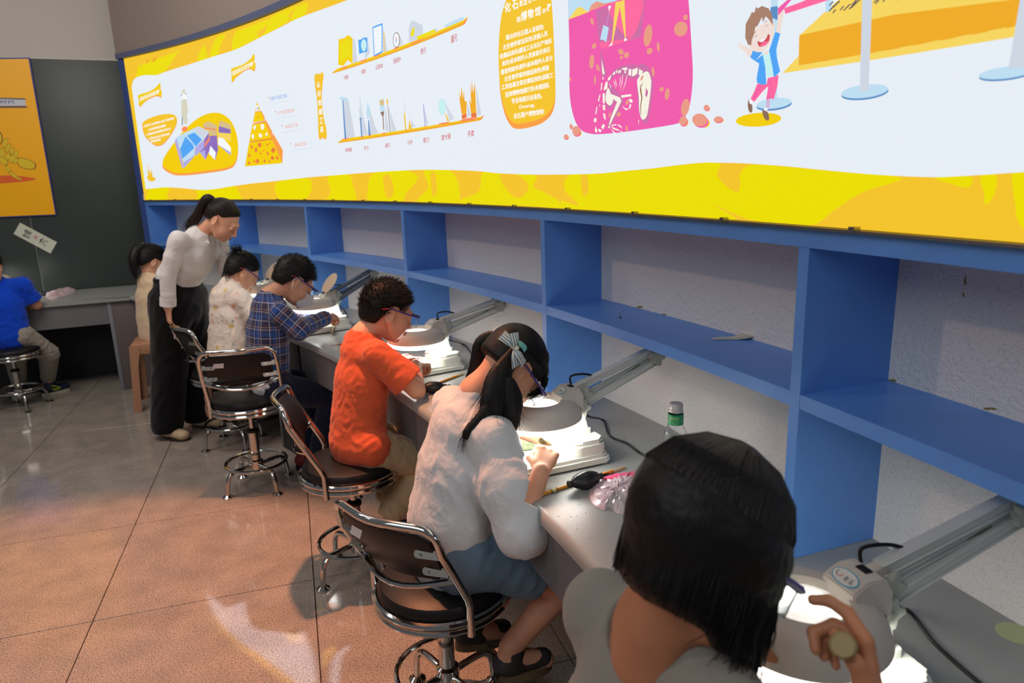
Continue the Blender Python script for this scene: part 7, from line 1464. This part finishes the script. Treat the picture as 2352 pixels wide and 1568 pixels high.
# ================================================================== 5 girl in the printed hooded jacket
def build_floral():
    F = Figure('girl with a tousled bun in a pale printed hooded jacket', ST['A'], .80); W = F.W
    A = head_axes(.92, math.radians(36), 0); ear = F.J(565, 627, .078); c = ear-A[0]*.075; s = .98; r, f, u = A
    nk = W((0, .095, .985)); shR, shL = W((.125, .10, .905)), W((-.125, .10, .905)); elR, elL = W((.175, .175, .755)), W((-.17, .2, .78)); wrR, wrL = W((.09, .285, .835)), W((-.08, .29, .83))
    spec = dict(head=(c, A, s), neck=nk, child=True, limbs=[((shR, elR, wrR), (.034, .03, .022)), ((shL, elL, wrL), (.034, .03, .022))], hands=[(wrR, elR, nrm(F.f*.8-F.r*.4), F.z, -1, .85, .6, .5), (wrL, elL, nrm(F.f*.8+F.r*.5), F.z, 1, .85, .5, .5)])
    body_mesh(F, spec, M_SKIN, .0045); L = spec['L']; sh_ = F.box([W((-.30, -.14, .48)), W((.30, .38, 1.06))], .0, .0068)
    torso(sh_, F, [(0, .03, .56, .150, .115), (0, .05, .68, .142, .11), (0, .07, .80, .14, .105), (0, .09, .90, .115, .09)], shL, shR, .055)
    for a, b, w_ in ((shR, elR, wrR), (shL, elL, wrL)): sh_.chain([a, b, w_], [.058, .066, .042], .03)
    sh_.cap(nk-F.z*.04, nk, .08, .060, .03)
    for a in np.linspace(-1.5, 1.5, 9):      # hood lying on the back
        p = nk-F.f*math.cos(a)*.085+F.r*math.sin(a)*.085-F.z*(.045+.05*math.cos(a)); sh_.cap(p, p+F.z*.035, .040, .030, .02)
    sh_.folds(.006, 42, 33); sh_.folds(.002, 95, 34); neck_hole(sh_, nk+F.f*.012, nrm(F.z+F.f*.4), .045); ring_cut(sh_, wrR-nrm(wrR-elR)*.03, wrR-elR, .07)
    skin_obj('printed_jacket', [sh_], M_FLO, F.t)
    tr = F.box([W((-.2, -.1, .1)), W((.22, .42, .64))], .02, .008); tr.cap(W((-.07, .04, .555)), W((.07, .04, .555)), .085, .085, .03)
    for sx in (-1, 1): tr.chain([W((sx*.08, .05, .55)), W((sx*.10, .30, .45)), W((sx*.08, .16, .20))], [.08, .062, .045], .03)
    skin_obj('trousers', [tr], mat('pale_grey_trouser', (170, 164, 160), rough=.85), F.t)
    for sx in (-1, 1): add_shoes(F, W((sx*.08, .17, .215)), F.f, mat('shoe_pale', (180, 170, 160)), M_RUB, .9, 'shoe')
    hv = hair_cap(c, A, s, HL_GIRL, grow=1.02); hv.folds(.0015, 160, 5); skin_obj('hair', [hv], M_HAIR, F.t); combed(F, c, A, s*1.02, (0, -.085, .085), 600, 6, M_HST, HL_GIRL)
    b0 = L(.0, -.085, .085); bv = Vox(b0-.1, b0+.1, .005); rg_ = np.random.default_rng(4)
    for k in range(12):
        a = rg_.normal(size=3)*.018; b = a+rg_.normal(size=3)*.024; bv.cap(b0+a, b0+b, .014, .010, .006)
    skin_obj('hair_bun', [bv], M_HAIR, F.t); ls = []
    for k in range(150): a = b0+rg_.normal(size=3)*.018; d = nrm(rg_.normal(size=3)+np.array((0, 0, .5))); e = nrm(np.cross(d, rg_.normal(size=3))); ls.append([a, a+d*.022, a+d*.035+e*.016, a+d*.03+e*.03])
    for k in range(50): a = L(rg_.uniform(-.05, .06), -.085+rg_.uniform(-.01, .02), rg_.uniform(-.06, -.03)); ls.append([a, a-F.z*.025-F.f*.012, a-F.z*rg_.uniform(.04, .07)-F.f*rg_.uniform(.0, .03)])
    strands('loose_strands', ls, .0014, .0004, M_HST, F.t); face_bits(F.t, L, A, s); goggles(F.t, L, s)
build_floral()
# ================================================================== 6 standing woman
def build_woman():
    F = Figure('woman in a white shirt and black wide trousers bending over the pupils', (-2.12, 4.33), 1.78); W = F.W
    A = head_axes(1.66, math.radians(40), math.radians(0)); ear = F.J(496, 507, .078); c = ear-A[0]*.075; s = 1.0; r, f, u = A
    nk = F.J(463, 533, .0)+F.f*0; shR = F.J(409, 548, .165); shL = shR-F.r*.32+F.f*.05; shL = np.array([shL[0], shL[1], shR[2]-.01]); elR = F.J(386, 632, .19); wrR = F.J(386, 706, .185); elL = W((-.17, .30, 1.05)); wrL = W((-.12, .42, .93))
    hipc = W((0, .02, .86)); waist = F.J(408, 640, .0)
    spec = dict(head=(c, A, s), neck=nk, child=False, limbs=[((shR, elR, wrR), (.042, .036, .026)), ((shL, elL, wrL), (.042, .036, .026)), ((W((.08, .03, .86)), W((.05, .0, .46)), W((.05, -.04, .10))), (.075, .055, .035)), ((W((-.08, .03, .86)), W((-.12, .06, .46)), W((-.14, .08, .10))), (.075, .055, .035)), ((W((0, .04, .95)), W((0, .03, .86))), (.06, .09))], hands=[(wrR, elR, nrm(F.J(388, 745, .175)-wrR), nrm(F.r*.8-F.f*.6), 1, 1.08, (.35, .4, .45, .5), .5), (wrL, elL, nrm(F.f*.5-F.z), F.f, -1, .95, .4, .5)], core=(0, .04, .95))
    body_mesh(F, spec, M_SKINW, .0040); L = spec['L']; sh_ = F.box([waist+np.array([-.38, -.40, -.25]), nk+np.array([.35, .35, .25])], .0, .0066)
    mid = (shL+shR)/2; sh_.cap(waist+F.z*.0, waist+(mid-waist)*.5+F.f*.025, .136, .138, .03, (F.f, .82)); sh_.cap(waist+(mid-waist)*.5+F.f*.025, mid-F.z*.03, .138, .105, .012, (F.f, .80)); sh_.cap(shL-F.z*.016, shR-F.z*.016, .046, .046, .03)
    for sx in (-1, 1): q = waist+(mid-waist)*.58+F.f*.085+F.r*sx*.06; sh_.ell(q, (.058, .058, .06), None, .03)
    for a, b, w_ in ((shR, elR, wrR), (shL, elL, wrL)): sh_.chain([a, a+(b-a)*.5, b, b+(w_-b)*.6, w_-(w_-b)*.04], [.046, .051, .045, .042, .036], .03)
    sh_.cap(nk-F.z*.05-F.f*.01, nk-F.z*.012, .085, .058, .03)
    sh_.folds(.0028, 30, 43, (1, 1, .3)); sh_.folds(.0012, 90, 44, (1, 1, .3))
    neck_hole(sh_, nk+F.f*.016, nrm(F.z*.9+F.f*.7), .046); ring_cut(sh_, wrR-nrm(wrR-elR)*.012, wrR-elR, .08); skin_obj('white_shirt', [sh_], M_WSH, F.t)
    d_ = nrm(wrR-elR); x_ = nrm(np.cross(d_, F.f)); y_ = np.cross(d_, x_); bm = bmesh.new()
    P_ = [wrR-d_*.062, wrR-d_*.012]; rings = [[bm.verts.new(tuple(p+(x_*math.cos(a)+y_*math.sin(a))*rr)) for a in (2*math.pi*k/22 for k in range(22))] for p, rr in ((P_[0], .043), (P_[0], .046), (P_[1], .0455), (P_[1], .040))]
    for a, b in zip(rings, rings[1:]):
        for k in range(22): bm.faces.new((a[k], a[(k+1) % 22], b[(k+1) % 22], b[k]))
    obj('cuff', loc_bm(bm, F.t), M_WSH, F.t)
    # pointed collar
    up_ = nrm(F.z*.8+F.f*.55); n = 26; bm = bmesh.new(); R0 = []
    for k in range(n):
        a = 2*math.pi*k/n; e = F.r*math.cos(a)*.052+F.f*(math.sin(a)*.050+.012); h_ = .040-.026*max(0, math.sin(a))
        R0.append([bm.verts.new(tuple(nk-F.z*.030-F.f*.004+e*k1+up_*k2)) for k1, k2 in ((1.06, 0), (1.0, h_), (1.10, h_+.002), (1.36, h_-.034))])
    for k in range(n):
        if 5 <= k <= 7: continue
        for j in range(3): bm.faces.new((R0[k][j], R0[k][j+1], R0[(k+1) % n][j+1], R0[(k+1) % n][j]))
    for k0, dr in ((4, .4), (8, -.4)):
        q = R0[k0 if k0 == 4 else 8]; tipp = q[3].co+Vector(tuple(F.f*.035-F.z*.045+F.r*dr*.03)); kk_ = k0-2 if k0 == 4 else k0+2; o_ = R0[kk_]
        tv = bm.verts.new(tipp); bm.faces.new((q[2], tv, q[3])); bm.faces.new((q[3], tv, o_[3]))
    col_ = obj('collar', loc_bm(bm, F.t), M_WSH, F.t); sm_ = col_.modifiers.new('s', 'SOLIDIFY'); sm_.thickness = .003
    bm = bmesh.new()
    for k in range(4): p = mid+F.f*(.115-.0*k)+F.z*(-.03-.075*k)+F.f*(.02*math.sin(k)); bmesh.ops.create_icosphere(bm, subdivisions=1, radius=.005, matrix=Matrix.Translation(tuple(p)))
    obj('button', loc_bm(bm, F.t), mat('button_white', (200, 200, 205), rough=.4), F.t)
    footR, footL = atz(398, 1004, 0), atz(468, 978, 0); hr, hl_ = waist-F.z*.12+F.r*.085-F.f*.01, waist-F.z*.12-F.r*.085-F.f*.01
    tr = F.box([W((-.34, -.26, .04)), W((.32, .36, 1.06))], .05, .0075); tr.cap(waist-F.z*.02, waist-F.z*.02, .138, .138, .02, (F.f, .86)) ; tr.cap(waist-F.z*.02, waist-F.z*.14-F.f*.02, .138, .170, .03, (F.f, .86))
    for hp, ft in ((hr, footR), (hl_, footL)): an = np.array([ft[0], ft[1], .09])-F.f*.03; kn = (hp+an)/2+F.f*.01; tr.chain([hp, kn, an], [.118, .105, .098], .03)
    tr.folds(.006, 26, 53, (1, 1, .25)); tr.plane((0, 0, .045), (0, 0, -1)); tr.plane(waist+F.z*.012, F.z); skin_obj('trousers', [tr], M_BPT, F.t)
    bm = bmesh.new(); wc = waist+F.z*.0
    for a in (0,): tube(bm, [tuple(wc+F.r*math.cos(q)*.140+F.f*math.sin(q)*.121) for q in (2*math.pi*k/36 for k in range(36))], .010, 6, closed=True, flat=2.0)
    obj('belt', loc_bm(bm, F.t), M_RUB, F.t)
    for ft, dd in ((footR, F.f*.95+F.r*.3), (footL, F.f)): add_shoes(F, np.array([ft[0], ft[1], .097])-F.f*.01, dd, mat('shoe_beige', (196, 170, 136), rough=.6), mat('shoe_sole_brown', (52, 38, 30), rough=.6), 1.18, 'shoe')
    def ex(vx): pass
    hv = hair_cap(c, A, s, [(-.12, -.04), (-.05, -.03), (-.022, .012), (-.010, .036), (.020, .036), (.034, .048), (.056, .066), (.08, .080), (.11, .09)], extra=ex, grow=.99); hv.folds(.001, 200, 5); skin_obj('hair', [hv], M_HAIRW, F.t); combed(F, c, A, s, (0, -.103, .060), 800, 5, M_HSTW, [(-.12, -.04), (-.022, .012), (.020, .036), (.056, .066), (.11, .09)])
    tie = L(0, -.103, .060); P_ = bez([tie, L(.01, -.135, .045), F.J(452, 497, .03), F.J(438, 513, .03), F.J(430, 530, .02)], 6); vx = F.box(P_, .06, .005); rr = np.interp(np.linspace(0, 1, len(P_)), [0, .25, .6, 1], [.016, .026, .026, .006])
    for i in range(len(P_)-1): vx.cap(P_[i], P_[i+1], rr[i], rr[i+1], .01)
    skin_obj('ponytail', [vx], M_HAIRW, F.t); rg_ = np.random.default_rng(3); ls = []
    for k in range(120): o_ = rg_.normal(size=3)*.012; ls.append([P_[i]+o_*(.6+i/len(P_)) for i in range(0, len(P_), 4)])
    strands('ponytail_strands', ls, .0012, .0004, M_HSTW, F.t)
    bm = bmesh.new(); d = nrm(P_[3]-tie); x_ = nrm(np.cross(d, F.z)); y_ = np.cross(d, x_); tube(bm, [tuple(tie+(x_*math.cos(a)+y_*math.sin(a))*.017) for a in (2*math.pi*k/14 for k in range(14))], .006, 6, closed=True); obj('hair_tie', loc_bm(bm, F.t), mat('tie_dark_green', (20, 44, 44), rough=.7), F.t)
    bm = bmesh.new(); p = F.J(476, 484, .03); tube(bm, [tuple(p+F.f*a+F.z*b) for a, b in ((-.012, -.008), (0, .014), (.014, -.008))], .006, 6); obj('hair_clip', loc_bm(bm, F.t), mat('clip_pale', (150, 180, 180), rough=.4), F.t)
    face_bits(F.t, L, A, s)
    # phone held in the far hand, reaching forward
build_woman()
# ================================================================== 7 girl in the cream vest
def build_cream():
    F = Figure('girl in a cream knit vest with a high ponytail behind the woman', (-2.60, 5.03), .55); W = F.W
    c = W((0, .055, 1.045)); s = .98; A = head_axes(.75, math.radians(30), 0); r, f, u = A; nk = W((0, .03, .965)); shR, shL = W((.12, .045, .885)), W((-.12, .045, .885)); elR, elL = W((.16, .13, .77)), W((-.16, .13, .77)); wrR, wrL = W((.1, .27, .80)), W((-.1, .27, .80))
    spec = dict(head=(c, A, s), neck=nk, child=True, limbs=[((shR, elR, wrR), (.036, .032, .024)), ((shL, elL, wrL), (.036, .032, .024))], hands=[(wrR, elR, F.f, F.z, -1, .85, .6, .5), (wrL, elL, F.f, F.z, 1, .85, .6, .5)])
    body_mesh(F, spec, M_SKIN, .005); L = spec['L']; sh_ = F.box([W((-.2, -.15, .46)), W((.2, .2, 1.02))], .0, .007)
    torso(sh_, F, [(0, .0, .535, .125, .10), (0, .01, .65, .13, .105), (0, .02, .78, .128, .10), (0, .03, .87, .105, .085)], shL, shR, .045); sh_.cap(nk-F.z*.05, nk-F.z*.01, .075, .055, .03); sh_.folds(.003, 30, 63); neck_hole(sh_, nk+F.f*.004, nrm(F.z+F.f*.2), .05)
    skin_obj('knit_vest', [sh_], M_CRV, F.t)
    bm = bmesh.new(); n = 24; R0 = []
    for k in range(n):
        a = 2*math.pi*k/n; e = F.r*math.cos(a)*.056+F.f*(math.sin(a)*.054+.006); R0.append([bm.verts.new(tuple(nk-F.z*.026+e*k1+F.z*k2)) for k1, k2 in ((1.25, -.006), (1.02, .034), (.94, .034), (1.02, .0))])
    for k in range(n):
        for j in range(4): bm.faces.new((R0[k][j], R0[k][(j+1) % 4], R0[(k+1) % n][(j+1) % 4], R0[(k+1) % n][j]))
    obj('collar', loc_bm(bm, F.t), M_PNK, F.t)
    sl = F.box([shR, elR, wrR, shL, elL, wrL], .08, .007)
    for a, b, w_ in ((shR, elR, wrR), (shL, elL, wrL)): sl.chain([a, b, w_-(w_-b)*.1], [.044, .042, .034], .02)
    skin_obj('sleeves', [sl], M_PNK, F.t)
    tr = F.box([W((-.2, -.12, .04)), W((.2, .45, .6))], .03, .008); tr.cap(W((-.07, .0, .545)), W((.07, .0, .545)), .065, .065, .03)
    for sx in (-1, 1): tr.chain([W((sx*.08, .04, .545)), W((sx*.09, .34, .50)), W((sx*.08, .33, .10))], [.066, .055, .045], .03)
    skin_obj('trousers', [tr], M_BPT, F.t)
    for sx in (-1, 1): add_shoes(F, W((sx*.08, .33, .096)), F.f, M_RUB, M_RUB, .95, 'shoe')
    hv = hair_cap(c, A, s, HL_GIRL, grow=1.03); skin_obj('hair', [hv], M_HAIR, F.t); combed(F, c, A, s*1.03, (-.005, -.092, .085), 400, 7, M_HST, HL_GIRL); tie = L(-.005, -.092, .085); P_ = bez([tie, F.J(314, 575, -.02), F.J(306, 600, -.01), F.J(312, 640, -.01)], 6); vx = F.box(P_, .07, .006); rr = np.interp(np.linspace(0, 1, len(P_)), [0, .3, .7, 1], [.018, .036, .030, .006])
    for i in range(len(P_)-1): vx.cap(P_[i], P_[i+1], rr[i], rr[i+1], .01)
    skin_obj('ponytail', [vx], M_HAIR, F.t); rg_ = np.random.default_rng(3); ls = []
    for k in range(90): o_ = rg_.normal(size=3)*.015; ls.append([P_[i]+o_*(.6+i/len(P_)) for i in range(0, len(P_), 4)])
    strands('ponytail_strands', ls, .0014, .0005, M_HST, F.t)
    bm = bmesh.new(); bmesh.ops.create_icosphere(bm, subdivisions=2, radius=.014, matrix=Matrix.Translation(tuple(tie+F.z*.008))); obj('hair_tie', loc_bm(bm, F.t), mat('tie_lilac', (206, 160, 206), rough=.6), F.t); face_bits(F.t, L, A, s)
build_cream()
# ================================================================== 8 boy in bright blue
def build_blue():
    F = Figure('boy in a bright blue t-shirt and grey sweatpants at the left edge', ST['E'], -.32); W = F.W
    ear = atd(2, 612, 5.0); s = 1.0; A = head_axes(-.45, math.radians(28), 0); c = ear-A[0]*.075; r, f, u = A
    nk = atd(-15, 640, 5.05); base = W((0, .0, .55)); shR = atd(52, 655, 5.12); shL = nk+(nk-shR)*.95; shL = np.array([shL[0], shL[1], shR[2]]); elR = atd(84, 700, 5.22); wrR = atd(40, 705, 5.35); elL = shL+np.array([-.05, .15, -.14]); wrL = elL+np.array([.08, .14, .02])
    kn = W((.13, .42, .46)); kn = atd(112, 812, 5.35); an = atd(120, 886, 5.30); an = np.array([*atz(118, 905, 0)[:2], .10])
    spec = dict(head=(c, A, s), neck=nk, child=True, limbs=[((shR, elR, wrR), (.038, .034, .024)), ((shL, elL, wrL), (.038, .034, .024)), ((base+F.r*.06, kn, an, an-F.z*.03), (.06, .045, .03, .03))], hands=[(wrR, elR, F.f, F.z, -1, .85, .6, .5), (wrL, elL, F.f, F.z, 1, .85, .6, .5)], core=(0, 0, .57))
    body_mesh(F, spec, M_SKIN, .0055); L = spec['L']; sh_ = F.box([base-.28, nk+.22], .05, .007); mid = (shL+shR)/2
    sh_.cap(base, base+(mid-base)*.6, .145, .145, .03, (F.f, .8)); sh_.cap(base+(mid-base)*.6, mid-F.z*.03, .145, .105, .04, (F.f, .8)); sh_.cap(shL, shR, .055, .055, .04); sh_.cap(shR, shR+(elR-shR)*.85, .058, .062, .03); sh_.cap(shL, shL+(elL-shL)*.85, .058, .062, .03)
    sh_.folds(.005, 34, 73); ring_cut(sh_, shR+(elR-shR)*.78, elR-shR, .09); skin_obj('t_shirt', [sh_], M_BLT, F.t)
    tr = F.box([base-.2, kn, an, kn+.1], .14, .007); tr.cap(base-F.r*.06, base+F.r*.06, .088, .088, .03); tr.chain([base+F.r*.08-F.z*.01, kn, an+F.z*.035], [.088, .072, .050], .03); k2 = kn-F.r*.22; a2 = an-F.r*.20; tr.chain([base-F.r*.08-F.z*.01, k2, a2+F.z*.03], [.088, .072, .050], .03); tr.folds(.005, 36, 77)
    skin_obj('sweatpants', [tr], M_GPT, F.t)
    sv = Vox(an-.08, an+.08, .005); sv.cap(an+F.z*.02, an-F.z*.05, .036, .036, .01); skin_obj('sock', [sv], mat('sock_white', (190, 190, 184), rough=.9), F.t)
    dd = nrm(atz(162, 900, 0)-atz(112, 912, 0)); o = add_shoes(F, np.array([an[0], an[1], .096]), dd, mat('shoe_navy', (24, 36, 70), rough=.6), mat('shoe_sole_pale', (206, 200, 180), rough=.6), 1.05, 'shoe'); add_shoes(F, np.array([a2[0], a2[1], .096]), dd, mat('shoe_navy', (24, 36, 70)), mat('shoe_sole_pale', (206, 200, 180)), 1.05, 'shoe')
    sd = nrm(np.cross(dd, F.z)); bm = bmesh.new(); q = np.array([an[0], an[1], .05])+sd*.040; tube(bm, [tuple(q+dd*a+F.z*b+sd*c_) for a, b, c_ in ((-.02, .01, 0), (.02, -.012, .002), (.06, -.004, -.002), (.03, .012, 0), (-.01, .03, -.003))], .006, 6); o3 = obj('shoe_stripe', loc_bm(bm, F.t), mat('stripe_lime', (206, 220, 40), rough=.5), F.t)
    hv = hair_cap(c, A, s, HL_BOY, grow=1.03); skin_obj('hair', [hv], M_HAIR, F.t); fuzz('hair_spikes', hv, c, 600, .018, lambda P_, nn: f*.5, M_HST, F.t, 5, .0016, lambda P_: (P_-c)@u > .0, .8); face_bits(F.t, L, A, s)
build_blue()
